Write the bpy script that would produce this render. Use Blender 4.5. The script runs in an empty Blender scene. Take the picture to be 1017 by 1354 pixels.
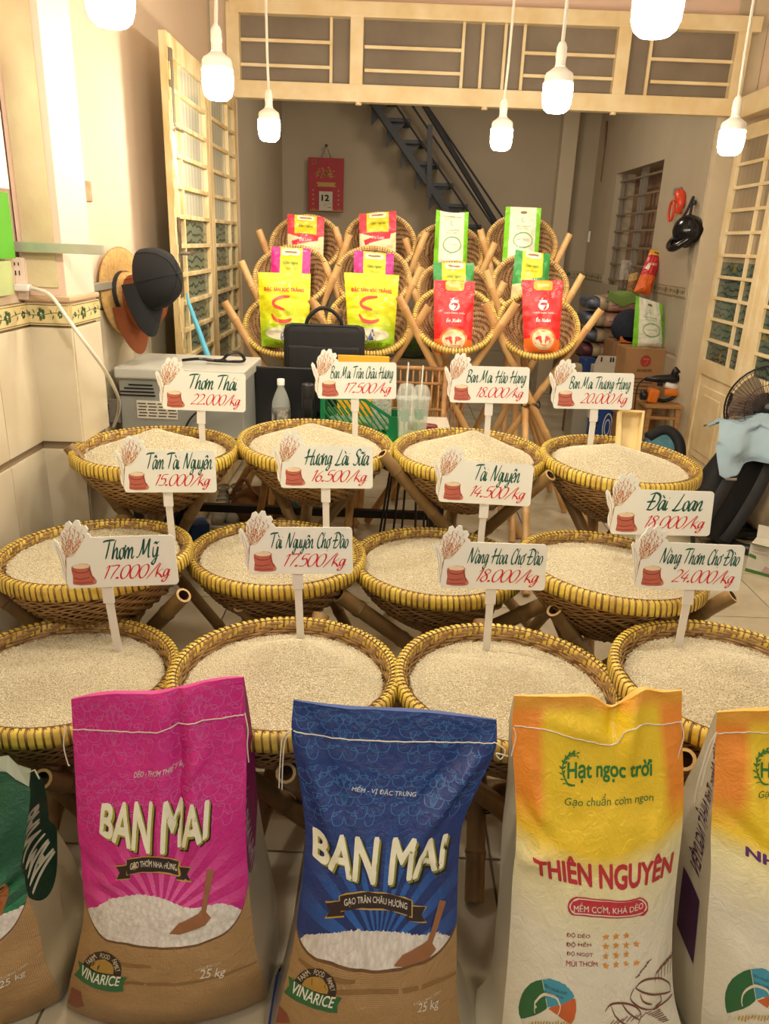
import bpy, bmesh, math, random
import numpy as np
from mathutils import Vector, Matrix, noise
random.seed(7)
RN = np.random.RandomState(5)
PI = math.pi
SC = bpy.context.scene
COL = SC.collection

# ------------------------------------------------------------------ camera
F, H, TH, RO = 1000.0, 1.55, math.radians(19.7), math.radians(2.2)
fw = np.array([0, math.cos(TH), -math.sin(TH)])
_r0 = np.array([1.0, 0, 0]); _u0 = np.cross(_r0, fw)
cr = _r0 * math.cos(RO) + _u0 * math.sin(RO); cu = np.cross(cr, fw)
CAM = np.array([0, 0, H])
cd = bpy.data.cameras.new('camera'); cam = bpy.data.objects.new('camera', cd); COL.objects.link(cam)
cd.sensor_fit = 'HORIZONTAL'; cd.sensor_width = 36; cd.lens = 36 * F / 1017; cd.clip_start = 0.05
mw = Matrix.Identity(4)
for i in range(3):
    mw[i][0] = cr[i]; mw[i][1] = cu[i]; mw[i][2] = -fw[i]; mw[i][3] = CAM[i]
cam.matrix_world = mw
SC.camera = cam

# ------------------------------------------------------------------ world, exposure
w = bpy.data.worlds.new('world'); SC.world = w; w.use_nodes = True
w.node_tree.nodes['Background'].inputs[0].default_value = (0.95, 0.93, 0.90, 1)
w.node_tree.nodes['Background'].inputs[1].default_value = 0.42
SC.view_settings.view_transform = 'Standard'; SC.view_settings.look = 'None'
SC.view_settings.gamma = 1; SC.view_settings.exposure = 0.0
SC.view_settings.use_curve_mapping = False
BULB_COL = (1.0, 0.885, 0.70)
BULB_W = 195.0          # emission strength of each lit diffuser
ld = bpy.data.lights.new('back_room_fill', 'AREA'); ld.shape = 'DISK'; ld.size = .5; ld.energy = 26; ld.color = (1.0, .86, .68)
lo_ = bpy.data.objects.new('back_room_fill', ld); COL.objects.link(lo_); lo_.location = (.5, 6.4, 3.22)   # unseen fill light added behind the lintel to brighten the back room

# ------------------------------------------------------------------ measuring helpers (photo pixel + real depth -> point)
def P(px, py, x=None, y=None, z=None, d=None):
    v = fw + cr * (px - 508.5) / F + cu * (677 - py) / F
    if y is not None: t = y / v[1]
    elif z is not None: t = (z - H) / v[2]
    elif x is not None: t = x / v[0]
    else: t = d
    return Vector(CAM + v * t)
def proj(a):
    v = a - CAM; d = v @ fw
    return 508.5 + F * (v @ cr) / d, 677 - F * (v @ cu) / d
V = Vector

# ------------------------------------------------------------------ materials
def srgb(c):
    if isinstance(c, str): c = tuple(int(c[i:i + 2], 16) / 255 for i in (0, 2, 4))
    return tuple((x / 12.92 if x <= .04045 else ((x + .055) / 1.055) ** 2.4) for x in c) + (1,)
class NT:
    def __init__(s, name):
        s.m = bpy.data.materials.new(name); s.m.use_nodes = True
        s.t = s.m.node_tree; s.b = s.t.nodes['Principled BSDF']
    def n(s, typ, **kw):
        nd = s.t.nodes.new('ShaderNode' + typ)
        for k, v in kw.items():
            if k.startswith('i_'):
                nd.inputs[k[2:].replace('_', ' ')].default_value = v
            else: setattr(nd, k, v)
        return nd
    def l(s, a, b): s.t.links.new(a, b)
    def math(s, op, a, b=None, c=None):
        nd = s.n('Math', operation=op)
        for i, v in enumerate((a, b, c)):
            if v is None: continue
            if isinstance(v, (int, float)): nd.inputs[i].default_value = v
            else: s.l(v, nd.inputs[i])
        return nd.outputs[0]
    def mix(s, f, a, b):
        nd = s.n('Mix', data_type='RGBA')
        for i, v in ((0, f), (6, a), (7, b)):
            if isinstance(v, (int, float)): nd.inputs[i].default_value = v
            elif isinstance(v, tuple): nd.inputs[i].default_value = v
            else: s.l(v, nd.inputs[i])
        return nd.outputs[2]
    def bump(s, hgt, strength, dist=.002):
        nd = s.n('Bump'); nd.inputs['Strength'].default_value = strength; nd.inputs['Distance'].default_value = dist
        s.l(hgt, nd.inputs['Height']); s.l(nd.outputs[0], s.b.inputs['Normal'])
def M(name, col, rough=.5, metal=0, vary=0, vscale=8, bump=0, bscale=60, bdist=.002, spec=.5, stretch=(1, 1, 1), col2=None, trans=0, alpha=1, coat=0, fine=0):
    t = NT(name); c = srgb(col)
    t.b.inputs['Roughness'].default_value = rough; t.b.inputs['Metallic'].default_value = metal
    t.b.inputs['Specular IOR Level'].default_value = spec
    t.b.inputs['Base Color'].default_value = c
    t.b.inputs['Transmission Weight'].default_value = trans
    t.b.inputs['Alpha'].default_value = alpha
    t.b.inputs['Coat Weight'].default_value = coat
    if vary or bump or fine:
        co = t.n('TexCoord'); mp = t.n('Mapping'); mp.inputs['Scale'].default_value = stretch
        t.l(co.outputs['Object'], mp.inputs[0])
    if vary:
        nz = t.n('TexNoise'); nz.inputs['Scale'].default_value = vscale; nz.inputs['Detail'].default_value = 6
        t.l(mp.outputs[0], nz.inputs['Vector'])
        c2 = srgb(col2) if col2 else tuple(x * (1 - vary) for x in c[:3]) + (1,)
        f = t.math('MULTIPLY_ADD', nz.outputs[0], 3.0, -1.0); f = t.math('MINIMUM', t.math('MAXIMUM', f, 0.0), 1.0)
        t.l(t.mix(f, c, c2), t.b.inputs['Base Color'])
    if bump:
        n2 = t.n('TexNoise'); n2.inputs['Scale'].default_value = bscale; n2.inputs['Detail'].default_value = 5
        t.l(mp.outputs[0], n2.inputs['Vector'])
        t.bump(n2.outputs[0], bump, bdist)
    return t.m
def EM(name, col, strength):
    t = NT(name); t.b.inputs['Base Color'].default_value = (1, 1, 1, 1)
    t.b.inputs['Emission Color'].default_value = tuple(col) + (1,); t.b.inputs['Emission Strength'].default_value = strength
    return t.m

# ------------------------------------------------------------------ geometry collector
class G:
    def __init__(s): s.v = []; s.f = []; s.uv = None; s.mi = []
    def add(s, vs, fs, mi=0):
        o = len(s.v); s.v += [tuple(a) for a in vs]; s.f += [tuple(i + o for i in f) for f in fs]; s.mi += [mi] * len(fs)
        return s
    def box(s, c, size, R=None, mi=0):
        hx, hy, hz = size[0] / 2, size[1] / 2, size[2] / 2
        vs = [V((x, y, z)) for x in (-hx, hx) for y in (-hy, hy) for z in (-hz, hz)]
        if R is not None: vs = [R @ q for q in vs]
        vs = [q + V(c) for q in vs]
        return s.add(vs, [(0, 1, 3, 2), (4, 6, 7, 5), (0, 4, 5, 1), (2, 3, 7, 6), (0, 2, 6, 4), (1, 5, 7, 3)], mi)
    def bbox(s, c, size, r=.01, R=None, mi=0):       # box with chamfered edges
        hx, hy, hz = [a / 2 for a in size]; r = min(r, hx * .98, hy * .98, hz * .98)
        bm = bmesh.new(); bmesh.ops.create_cube(bm, size=1)
        for q in bm.verts: q.co = V((q.co.x * 2 * hx, q.co.y * 2 * hy, q.co.z * 2 * hz))
        bmesh.ops.bevel(bm, geom=bm.edges[:], offset=r, segments=2, affect='EDGES', profile=.6)
        bm.verts.index_update()
        vs = [(R @ q.co if R is not None else q.co) + V(c) for q in bm.verts]
        fs = [tuple(q.index for q in f.verts) for f in bm.faces]; bm.free()
        return s.add(vs, fs, mi)
    def beam(s, a, b, w, h, up=(0, 0, 1), mi=0):
        a, b = V(a), V(b); d = (b - a); L = d.length; d.normalize()
        x = d.cross(V(up)).normalized(); z = x.cross(d)
        R = Matrix((x, d, z)).transposed()
        return s.box((a + b) / 2, (w, L, h), R, mi)
    def tube(s, pts, r, n=8, cap=True, mi=0, closed=False):
        pts = [V(p) for p in pts]; m = len(pts); rs = r if isinstance(r, (list, tuple)) else [r] * m
        vs = []; fs = []; prev = None
        for i, p in enumerate(pts):
            if closed: t = pts[(i + 1) % m] - pts[i - 1]
            else: t = pts[min(i + 1, m - 1)] - pts[max(i - 1, 0)]
            if t.length < 1e-9: t = V((0, 0, 1))
            t.normalize()
            if prev is None:
                a = V((0, 0, 1)) if abs(t.z) < .9 else V((1, 0, 0)); x = t.cross(a).normalized()
            else:
                x = prev - t * prev.dot(t)
                x = x.normalized() if x.length > 1e-6 else t.orthogonal().normalized()
            prev = x; y = t.cross(x)
            vs += [p + (x * math.cos(2 * PI * k / n) + y * math.sin(2 * PI * k / n)) * rs[i] for k in range(n)]
        for i in range(m if closed else m - 1):
            j = (i + 1) % m
            fs += [(i * n + k, i * n + (k + 1) % n, j * n + (k + 1) % n, j * n + k) for k in range(n)]
        if cap and not closed: fs += [tuple(range(n))[::-1], tuple((m - 1) * n + k for k in range(n))]
        return s.add(vs, fs, mi)
    def lathe(s, prof, c=(0, 0, 0), n=24, axis=None, mi=0, a0=0, a1=2 * PI):
        full = abs(a1 - a0 - 2 * PI) < 1e-6; k = n if full else n + 1
        Rm = V((0, 0, 1)).rotation_difference(V(axis).normalized()).to_matrix() if axis is not None else Matrix.Identity(3)
        vs = []; fs = []
        for r, z in prof:
            vs += [Rm @ V((r * math.cos(a0 + (a1 - a0) * j / n), r * math.sin(a0 + (a1 - a0) * j / n), z)) + V(c) for j in range(k)]
        for i in range(len(prof) - 1):
            for j in range(n):
                j2 = (j + 1) % k
                fs.append((i * k + j, i * k + j2, (i + 1) * k + j2, (i + 1) * k + j))
        return s.add(vs, fs, mi)
    def grid(s, A, mi=0, flip=False):                # A: rows x cols x 3
        h, w_ = A.shape[:2]; fs = []
        for i in range(h - 1):
            for j in range(w_ - 1):
                q = (i * w_ + j, i * w_ + j + 1, (i + 1) * w_ + j + 1, (i + 1) * w_ + j)
                fs.append(q[::-1] if flip else q)
        return s.add([tuple(p) for p in A.reshape(-1, 3)], fs, mi)
    def plate(s, poly, o, ax, ay, th, mi=0):         # extruded flat outline (may be concave)
        o, ax, ay = V(o), V(ax), V(ay); nrm = ax.cross(ay).normalized()
        bm = bmesh.new(); vs = [bm.verts.new((p[0], p[1], 0)) for p in poly]; bm.faces.new(vs)
        bmesh.ops.triangulate(bm, faces=bm.faces[:]); bm.verts.index_update()
        tri = [tuple(q.index for q in f.verts) for f in bm.faces]; bm.free(); n = len(poly)
        pts = [o + ax * p[0] + ay * p[1] for p in poly]
        s.add([p + nrm * th / 2 for p in pts] + [p - nrm * th / 2 for p in pts],
              tri + [tuple(i + n for i in f[::-1]) for f in tri] + [(i, (i + n), (i + 1) % n + n, (i + 1) % n) for i in range(n)], mi)
        return s
WL = {}
def wl(o): return WL.get(o.name, V((0, 0, 0))) if o is not None else V((0, 0, 0))
def mesh_from(name, g, mats, off=V((0, 0, 0)), smooth=False):
    me = bpy.data.meshes.new(name)
    if off.length > 0:
        a = np.array(g.v, float) - np.array(off); me.from_pydata(a.tolist(), [], g.f)
    else: me.from_pydata(g.v, [], g.f)
    for m in (mats if isinstance(mats, (list, tuple)) else [mats]): me.materials.append(m)
    if any(g.mi): me.polygons.foreach_set('material_index', g.mi)
    if smooth: me.polygons.foreach_set('use_smooth', [True] * len(me.polygons))
    me.update()
    return me
def part(name, g, mat, parent=None, kind=None, label=None, smooth=False):
    off = wl(parent); me = mesh_from(name, g, mat, off, smooth) if isinstance(g, G) else g
    o = bpy.data.objects.new(name, me); COL.objects.link(o)
    if parent is not None: o.parent = parent
    WL[o.name] = off
    if kind: o['kind'] = kind
    if label: o['label'] = label
    return o
def smooth_by(o, ang=40):
    me = o.data; me.polygons.foreach_set('use_smooth', [True] * len(me.polygons))
    try: me.set_sharp_from_angle(angle=math.radians(ang))
    except Exception: pass
    return o
def tag(o, label, cat, group=None):
    o['label'] = label; o['category'] = cat
    if group: o['group'] = group
    return o
def thing(name, label, cat, loc=(0, 0, 0), group=None, rot=None):
    o = bpy.data.objects.new(name, None); COL.objects.link(o); o.location = loc; o.empty_display_size = .05
    WL[o.name] = V(loc)
    if rot is not None: o.rotation_euler = rot
    return tag(o, label, cat, group)
def struct(name, g, mat, parent=None, smooth=False):
    o = part(name, g, mat, parent, 'structure' if parent is None else None, smooth=smooth); return o
def kids(root, items):                               # share mesh data: (name, mesh) children in the root's local frame
    for nm, me, *rest in items:
        c = bpy.data.objects.new(nm, me); COL.objects.link(c); c.parent = root
        if rest and rest[0]: c['kind'] = rest[0]

# ------------------------------------------------------------------ lettering
_tc = {}
def text2d(s, shear=0, bold=0):
    if bold:
        vs, fs = text2d(s, shear, 0); b = bold * .8; m = [(0, 0)] + [(b * math.cos(q * PI / 3), b * math.sin(q * PI / 3)) for q in range(6)]
        return join2([([(x + dx, y + dy) for x, y in vs], fs) for dx, dy in m])
    k = (s, shear, bold)
    if k in _tc: return _tc[k]
    HORN = {'ơ': 'o', 'ờ': 'ò', 'ợ': 'o', 'ư': 'u', 'Ơ': 'O', 'Ư': 'U', 'ọ': 'o', 'Ọ': 'O'}
    if any(ch in HORN for ch in s):                  # letters the built-in face lacks: base letter plus drawn horn or dot
        p = ''.join(HORN.get(ch, ch) for ch in s); items = [text2d(p, shear, 0)]
        for i, ch in enumerate(s):
            if ch not in HORN: continue
            x1 = max(a for a, b in text2d(p[:i + 1], 0, 0)[0]); big = ch.isupper(); h = .70 if big else .50
            if ch in 'ơờợưƠƯ': items.append(ribbon([(x1 - .07 + shear * h, h - .04), (x1 + .02 + shear * h, h + .02), (x1 + .035 + shear * h, h + .15)], .085, 3, taper=False))
            if ch in 'ợọỌ': w_ = .39 if big else .29; items.append(face2([(x1 - w_ - .05, -.22), (x1 - w_ + .06, -.22), (x1 - w_ + .06, -.12), (x1 - w_ - .05, -.12)]))
        _tc[k] = join2(items); return _tc[k]
    cu_ = bpy.data.curves.new('lettering_curve', 'FONT'); cu_.body = s; cu_.offset = bold; cu_.shear = shear; cu_.resolution_u = 3
    o = bpy.data.objects.new('lettering_tmp', cu_); COL.objects.link(o)
    dg = bpy.context.evaluated_depsgraph_get(); me = bpy.data.meshes.new_from_object(o.evaluated_get(dg))
    vs = [(v.co.x, v.co.y) for v in me.vertices]; fs = [tuple(p.vertices) for p in me.polygons]
    bpy.data.objects.remove(o); bpy.data.curves.remove(cu_); bpy.data.meshes.remove(me)
    _tc[k] = (vs, fs); return _tc[k]
def norm01(vf, cap=None):                            # scale to the unit box
    vs, fs = vf; xs = [a[0] for a in vs]; ys = [a[1] for a in vs]
    x0, x1, y0, y1 = min(xs), max(xs), min(ys), max(ys)
    return [((a - x0) / (x1 - x0), (b - y0) / (y1 - y0)) for a, b in vs], fs
def subdiv2(vs, fs, L):
    bm = bmesh.new(); bv = [bm.verts.new((a, b, 0)) for a, b in vs]
    for f in fs:
        try: bm.faces.new([bv[i] for i in f])
        except ValueError: pass
    bmesh.ops.triangulate(bm, faces=bm.faces[:])
    for _ in range(3):
        es = [e for e in bm.edges if e.calc_length() > L]
        if not es: break
        bmesh.ops.subdivide_edges(bm, edges=es, cuts=1); bmesh.ops.triangulate(bm, faces=[f for f in bm.faces if len(f.verts) > 3])
    bm.verts.index_update()
    r = [(v.co.x, v.co.y) for v in bm.verts], [tuple(v.index for v in f.verts) for f in bm.faces]; bm.free(); return r
def crom(pts, k=5, closed=False):
    n = len(pts); out = []
    if n < 3 and not closed: return [tuple(p) for p in pts]
    for i in range(n if closed else n - 1):
        p = [pts[(i + j) % n] if closed else pts[min(max(i + j, 0), n - 1)] for j in (-1, 0, 1, 2)]
        for a in range(k):
            t = a / k
            out.append(tuple(.5 * ((2 * p[1][c]) + (-p[0][c] + p[2][c]) * t + (2 * p[0][c] - 5 * p[1][c] + 4 * p[2][c] - p[3][c]) * t * t + (-p[0][c] + 3 * p[1][c] - 3 * p[2][c] + p[3][c]) * t ** 3) for c in range(len(pts[0]))))
    if not closed: out.append(tuple(pts[-1]))
    return out
def ribbon(pts, wd, smooth=4, closed=False, nib=None, taper=True):
    pts = crom(pts, smooth, closed) if smooth else pts; n = len(pts); vs = []; fs = []
    if closed: pts = pts + [pts[0]]; n += 1; taper = False
    for i in range(n):
        a, b = pts[max(i - 1, 0)], pts[min(i + 1, n - 1)]
        dx, dy = b[0] - a[0], b[1] - a[1]; L = math.hypot(dx, dy) or 1e-9
        ww = wd
        if nib is not None: ww = wd * (.42 + .75 * abs(math.sin(math.atan2(dy, dx) - nib)))
        if taper: ww *= .45 + .55 * min(1, 4 * min(i, n - 1 - i) / max(1, n - 1) + .15)
        nx, ny = -dy / L * ww / 2, dx / L * ww / 2
        vs += [(pts[i][0] + nx, pts[i][1] + ny), (pts[i][0] - nx, pts[i][1] - ny)]
    fs = [(2 * i, 2 * i + 1, 2 * i + 3, 2 * i + 2) for i in range(n - 1)]
    return vs, fs
def join2(items):
    V_, F_ = [], []
    for vs, fs in items:
        o = len(V_); V_ += vs; F_ += [tuple(i + o for i in f) for f in fs]
    return V_, F_
def ell(cx, cy, rx, ry, n=28, a0=0, a1=2 * PI):
    return [(cx + rx * math.cos(a0 + (a1 - a0) * i / n), cy + ry * math.sin(a0 + (a1 - a0) * i / n)) for i in range(n + (0 if abs(a1 - a0 - 2 * PI) < 1e-6 else 1))]
def face2(poly): return list(poly), [tuple(range(len(poly)))]
def ringf(cx, cy, r, wd, n=28, ry=None, a0=0, a1=2 * PI):
    return ribbon(ell(cx, cy, r, ry or r, n, a0, a1), wd, 0, abs(a1 - a0 - 2 * PI) < 1e-6, taper=False)

# a brush script drawn stroke by stroke
O_ = [(.20, .47), (.08, .38), (.05, .14), (.14, .0), (.26, .12), (.28, .34), (.20, .47)]
A_ = [(.30, .44), (.16, .46), (.05, .26), (.06, .05), (.14, .02), (.25, .2), (.31, .46), (.29, .12), (.36, .02), (.42, .12)]
U_ = [(.03, .46), (.02, .16), (.08, .02), (.2, .12), (.27, .46), (.26, .12), (.34, .02), (.4, .12)]
GL = {
 'T': (.50, [[(-.12, .90), (.1, .97), (.55, 1.0)], [(.27, .97), (.20, .5), (.10, .02)]]),
 'B': (.52, [[(.12, .95), (.08, .5), (.02, .02)], [(-.04, .86), (.2, 1.02), (.42, .86), (.28, .58), (.12, .52), (.36, .46), (.42, .22), (.24, .0), (.02, .05)]]),
 'M': (.82, [[(-.14, .06), (.0, .1), (.16, .55), (.22, .98), (.24, .5), (.26, .2), (.44, .62), (.56, .98), (.54, .5), (.56, .05), (.66, .1)]]),
 'C': (.44, [[(.42, .80), (.36, .97), (.2, .86), (.06, .45), (.1, .08), (.26, .02), (.42, .22)]]),
 'H': (.66, [[(.08, .72), (.2, .98), (.14, .5), (.06, .0)], [(.62, .98), (.5, .5), (.46, .02), (.6, .08)], [(-.08, .42), (.2, .5), (.64, .54)]]),
 'N': (.64, [[(.0, .0), (.1, .5), (.2, .98), (.26, .5), (.36, .05), (.48, .5), (.62, 1.04)]]),
 'L': (.50, [[(.34, .98), (.22, .5), (.08, .08), (.0, .04), (.12, .0), (.34, .04), (.46, .14)]]),
 'S': (.44, [[(.44, .84), (.36, .98), (.2, .9), (.16, .68), (.32, .48), (.34, .2), (.18, .0), (.0, .1)]]),
 'Đ': (.60, [[(.2, .96), (.14, .5), (.06, .03)], [(-.04, .9), (.26, 1.0), (.52, .8), (.5, .36), (.28, .04), (.0, .03)], [(-.1, .46), (.14, .5), (.36, .52)]]),
 'a': (.40, [A_]), 'o': (.33, [O_]), 'u': (.38, [U_]),
 'i': (.18, [[(.06, .44), (.03, .14), (.1, .02), (.17, .12)], [(.09, .6), (.1, .66)]]),
 'n': (.40, [[(.02, .44), (.05, .2), (.03, .0), (.1, .3), (.22, .46), (.27, .34), (.26, .08), (.34, .02), (.4, .12)]]),
 'm': (.58, [[(.02, .44), (.05, .2), (.03, .0), (.1, .3), (.2, .46), (.25, .3), (.23, .0), (.3, .3), (.4, .46), (.46, .34), (.44, .08), (.52, .02), (.58, .12)]]),
 'h': (.40, [[(.16, 1.0), (.08, .6), (.02, .0), (.1, .3), (.22, .46), (.27, .34), (.26, .08), (.34, .02), (.4, .12)]]),
 'r': (.28, [[(.04, .44), (.06, .2), (.03, .0), (.08, .28), (.2, .46), (.28, .4)]]),
 'g': (.36, [[(.28, .42), (.14, .46), (.05, .26), (.08, .06), (.2, .12), (.29, .46), (.26, .0), (.16, -.34), (.02, -.3), (.12, -.1), (.38, .12)]]),
 'y': (.38, [[(.05, .46), (.04, .18), (.12, .04), (.24, .16), (.3, .46), (.26, .0), (.14, -.36), (.02, -.28), (.16, -.08), (.4, .12)]]),
 '0': (.50, [[(.30, .98), (.12, .8), (.04, .35), (.14, .0), (.34, .12), (.46, .6), (.42, .92), (.30, .98)]]),
 '1': (.26, [[(.08, .78), (.24, .98), (.18, .5), (.10, .0)]]),
 '2': (.48, [[(.1, .8), (.24, .98), (.42, .84), (.34, .5), (.02, .03), (.2, .04), (.42, .02)]]),
 '4': (.46, [[(.3, .98), (.04, .36), (.44, .34)], [(.36, .66), (.28, .3), (.24, .0)]]),
 '5': (.46, [[(.48, .98), (.2, .94), (.12, .58), (.32, .62), (.4, .34), (.26, .04), (.02, .06)]]),
 '6': (.44, [[(.38, .98), (.18, .7), (.04, .28), (.14, .0), (.32, .1), (.36, .38), (.22, .5), (.06, .28)]]),
 '7': (.44, [[(.06, .92), (.2, .96), (.48, .96), (.3, .5), (.16, .0)]]),
 '8': (.46, [[(.42, .9), (.24, .98), (.14, .76), (.3, .5), (.34, .18), (.18, .0), (.04, .16), (.16, .46), (.38, .66), (.42, .9)]]),
 '/': (.42, [[(.52, 1.08), (.26, .5), (-.02, -.1)]]),
 '.': (.20, [[(.03, .0), (.10, .02), (.10, .09), (.03, .08), (.03, .0)]]),
 'k': (.40, [[(.18, 1.0), (.08, .5), (.04, .0)], [(.34, .52), (.1, .26), (.22, .18), (.36, .0), (.44, .06)]]),
}
DIA = {'ả': ('a', '?'), 'á': ('a', "'"), 'à': ('a', '`'), 'â': ('a', '^'), 'ạ': ('a', '.'), 'ấ': ('a', "^'"), 'ơ': ('o', '+'), 'ợ': ('o', '+.'), 'ư': ('u', '+'),
       'ữ': ('u', '+~'), 'ê': ('e', '^'), 'ỹ': ('y', '~')}
GL['e'] = (.32, [[(.06, .2), (.2, .24), (.28, .38), (.2, .47), (.07, .34), (.05, .1), (.14, .0), (.32, .12)]])
MK = {'?': [[(.12, .62), (.22, .70), (.2, .6), (.17, .56)]], "'": [[(.14, .58), (.28, .76)]], '`': [[(.08, .76), (.22, .58)]], '^': [[(.06, .58), (.18, .70), (.30, .58)]],
      '.': [[(.14, -.16), (.20, -.16)]], '+': [[(.24, .44), (.34, .48), (.36, .60)]], '~': [[(.04, .60), (.14, .68), (.22, .62), (.34, .72)]]}
def script(s, wd=.085, slant=.22):
    x = 0; items = []
    for ch in s:
        if ch == ' ': x += .30; continue
        b, m = DIA.get(ch, (ch, '')); adv, st = GL[b]; st = list(st)
        if ch.lower() == ch and ch.isalpha():
            hh = lambda c: c * 1.24 if 0 < c < .5 else (.62 + (c - .5) * .78 if c >= .5 else c * .9)
            st = [[(a, hh(c)) for a, c in q] for q in st]; up_ = .12
        else: up_ = 0
        for k in m: st += [[(a, c + (up_ if c > 0 else 0)) for a, c in q] for q in MK[k]]
        for q in st: items.append(ribbon([(x + a + slant * c, c) for a, c in q], wd, 5, nib=.75))
        x += adv * .93
    return join2(items)

# ------------------------------------------------------------------ printed surfaces
class Surf:                                          # a sampled surface A[v][u], u,v in 0..1, with outward normals
    def __init__(s, A):
        s.A = A; du = np.gradient(A, axis=1); dv = np.gradient(A, axis=0)
        n = np.cross(du, dv); s.N = n / (np.linalg.norm(n, axis=2, keepdims=True) + 1e-12)
        h, w_ = A.shape[:2]; s.h, s.w = h, w_
    def samp(s, Q, u, v):
        u = np.clip(u, 0, 1) * (s.w - 1); v = np.clip(v, 0, 1) * (s.h - 1)
        i = np.minimum(u.astype(int), s.w - 2); j = np.minimum(v.astype(int), s.h - 2); a = (u - i)[:, None]; b = (v - j)[:, None]
        return (Q[j, i] * (1 - a) + Q[j, i + 1] * a) * (1 - b) + (Q[j + 1, i] * (1 - a) + Q[j + 1, i + 1] * a) * b
    def at(s, uv, off=0):
        uv = np.array(uv, float).reshape(-1, 2); return s.samp(s.A, uv[:, 0], uv[:, 1]) + s.samp(s.N, uv[:, 0], uv[:, 1]) * off
    def inv(s, px, py):                              # photo pixel -> (u, v) on this surface
        if not hasattr(s, 'T'):
            U, W = np.meshgrid(np.linspace(0, 1, 241), np.linspace(0, 1, 361)); s.UV = np.stack([U.ravel(), W.ravel()], 1)
            a = s.at(s.UV) - CAM; d = a @ fw; s.T = np.stack([508.5 + F * (a @ cr) / d, 677 - F * (a @ cu) / d], 1)
        k = np.argmin((s.T[:, 0] - px) ** 2 + (s.T[:, 1] - py) ** 2); return tuple(s.UV[k])
    def quad(s, tl, tr, br, bl): return [s.inv(*q) for q in (tl, tr, br, bl)]
def warp(vf, q, bow=0, top=0):                       # unit box -> uv quad (tl,tr,br,bl); bow bends the lower edge, top the upper
    out = []
    for a, b in vf[0]:
        e = (2 * a - 1) ** 2
        bb = b - (1 - b) * bow * e - b * top * e
        x = (1 - a) * bb * q[0][0] + a * bb * q[1][0] + a * (1 - bb) * q[2][0] + (1 - a) * (1 - bb) * q[3][0]
        y = (1 - a) * bb * q[0][1] + a * bb * q[1][1] + a * (1 - bb) * q[2][1] + (1 - a) * (1 - bb) * q[3][1]
        out.append((x, y))
    return out, vf[1]
def stick(g, surf, vf, off=.0008, L=.03, mi=0):
    vs, fs = subdiv2(vf[0], vf[1], L) if L else vf
    P3 = surf.at(vs, off); g.add(P3.tolist(), fs, mi)
def rect01(): return [(0, 0), (1, 0), (1, 1), (0, 1)], [(0, 1, 2, 3)]
INK = {}
def ink(col, rough=.45):
    if (col, rough) not in INK: INK[(col, rough)] = M('print_' + col, col, rough, vary=.08, vscale=60)
    return INK[(col, rough)]

# ================================================================== MATERIALS
m_wall = M('painted_plaster', 'e2cfb8', .75, vary=.10, vscale=2.2, bump=.25, bscale=14, bdist=.004, col2='e2c9ae')
m_wallpink = M('pink_paint', 'dfc6b6', .7, vary=.1, vscale=5, bump=.3, bscale=22, bdist=.003, col2='e6c6b2')
m_wallyel = M('flaking_yellow_paint', 'dccfa6', .75, vary=.2, vscale=6, bump=.6, bscale=25, bdist=.004, col2='d0b894')
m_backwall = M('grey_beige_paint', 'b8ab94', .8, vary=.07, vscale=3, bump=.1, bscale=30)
m_ceil = M('ceiling_paint', 'e9e0d2', .8)
m_tile = M('glazed_wall_tile', 'ddd2bb', .28, vary=.10, vscale=3, bump=.04, bscale=9, col2='cfc2a6')
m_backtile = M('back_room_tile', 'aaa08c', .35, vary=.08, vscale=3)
m_grout = M('grout', '8d7a60', .9)
m_floortile = M('floor_tile', 'cfc6b0', .22, vary=.16, vscale=4, bump=.03, bscale=12, col2='b5a98e')
m_floorgrout = M('floor_grout', '6b6252', .9)
m_cream = M('cream_door_paint', 'f3e2bb', .42, vary=.12, vscale=7, bump=.2, bscale=30, col2='e6cd9a')
m_creamworn = M('worn_cream_paint', 'efdcb0', .5, vary=.3, vscale=13, bump=.4, bscale=30, stretch=(1, 1, .3), col2='c9ac72')
m_frostlow = None
m_steel = M('dull_steel', '9a9488', .35, metal=.9)
m_dark = M('black_painted_steel', '1c1b1d', .45, vary=.1)
m_stair = M('dark_grey_steel', '2d3036', .5)
m_white = M('white_plastic', 'efede6', .4)
m_greenink = ink('2f5a3a'); m_brownink = ink('8a5f35')

def pane_mat(name, base, low, zsplit, wav=True):     # patterned film on door glass
    t = NT(name); g = t.n('NewGeometry'); sx = t.n('SeparateXYZ'); t.l(g.outputs['Position'], sx.inputs[0])
    wv = t.n('TexWave'); wv.wave_type = 'BANDS'; wv.bands_direction = 'Z'
    wv.inputs['Scale'].default_value = 7.5; wv.inputs['Distortion'].default_value = 6; wv.inputs['Detail'].default_value = 1; wv.inputs['Detail Scale'].default_value = 1.6
    t.l(g.outputs['Position'], wv.inputs['Vector'])
    nz = t.n('TexNoise'); nz.inputs['Scale'].default_value = 9; t.l(g.outputs['Position'], nz.inputs['Vector'])
    f = t.math('LESS_THAN', wv.outputs[0], .16)
    lo = t.mix(t.math('MULTIPLY', f, .8), srgb(low), (.012, .02, .02, 1))
    y = t.math('GREATER_THAN', nz.outputs[0], .655); lo = t.mix(t.math('MULTIPLY', y, .6), lo, srgb('9a8a2c'))
    w2 = t.n('TexWave'); w2.bands_direction = 'Y'; w2.inputs['Scale'].default_value = 5; w2.inputs['Distortion'].default_value = 1.2; t.l(g.outputs['Position'], w2.inputs['Vector'])
    hi = t.mix(t.math('MULTIPLY', w2.outputs[0], .35), srgb(base), srgb('8d8674'))
    t.l(t.mix(t.math('LESS_THAN', sx.outputs[2], zsplit), hi, lo), t.b.inputs['Base Color'])
    t.b.inputs['Roughness'].default_value = .12; return t.m
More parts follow.
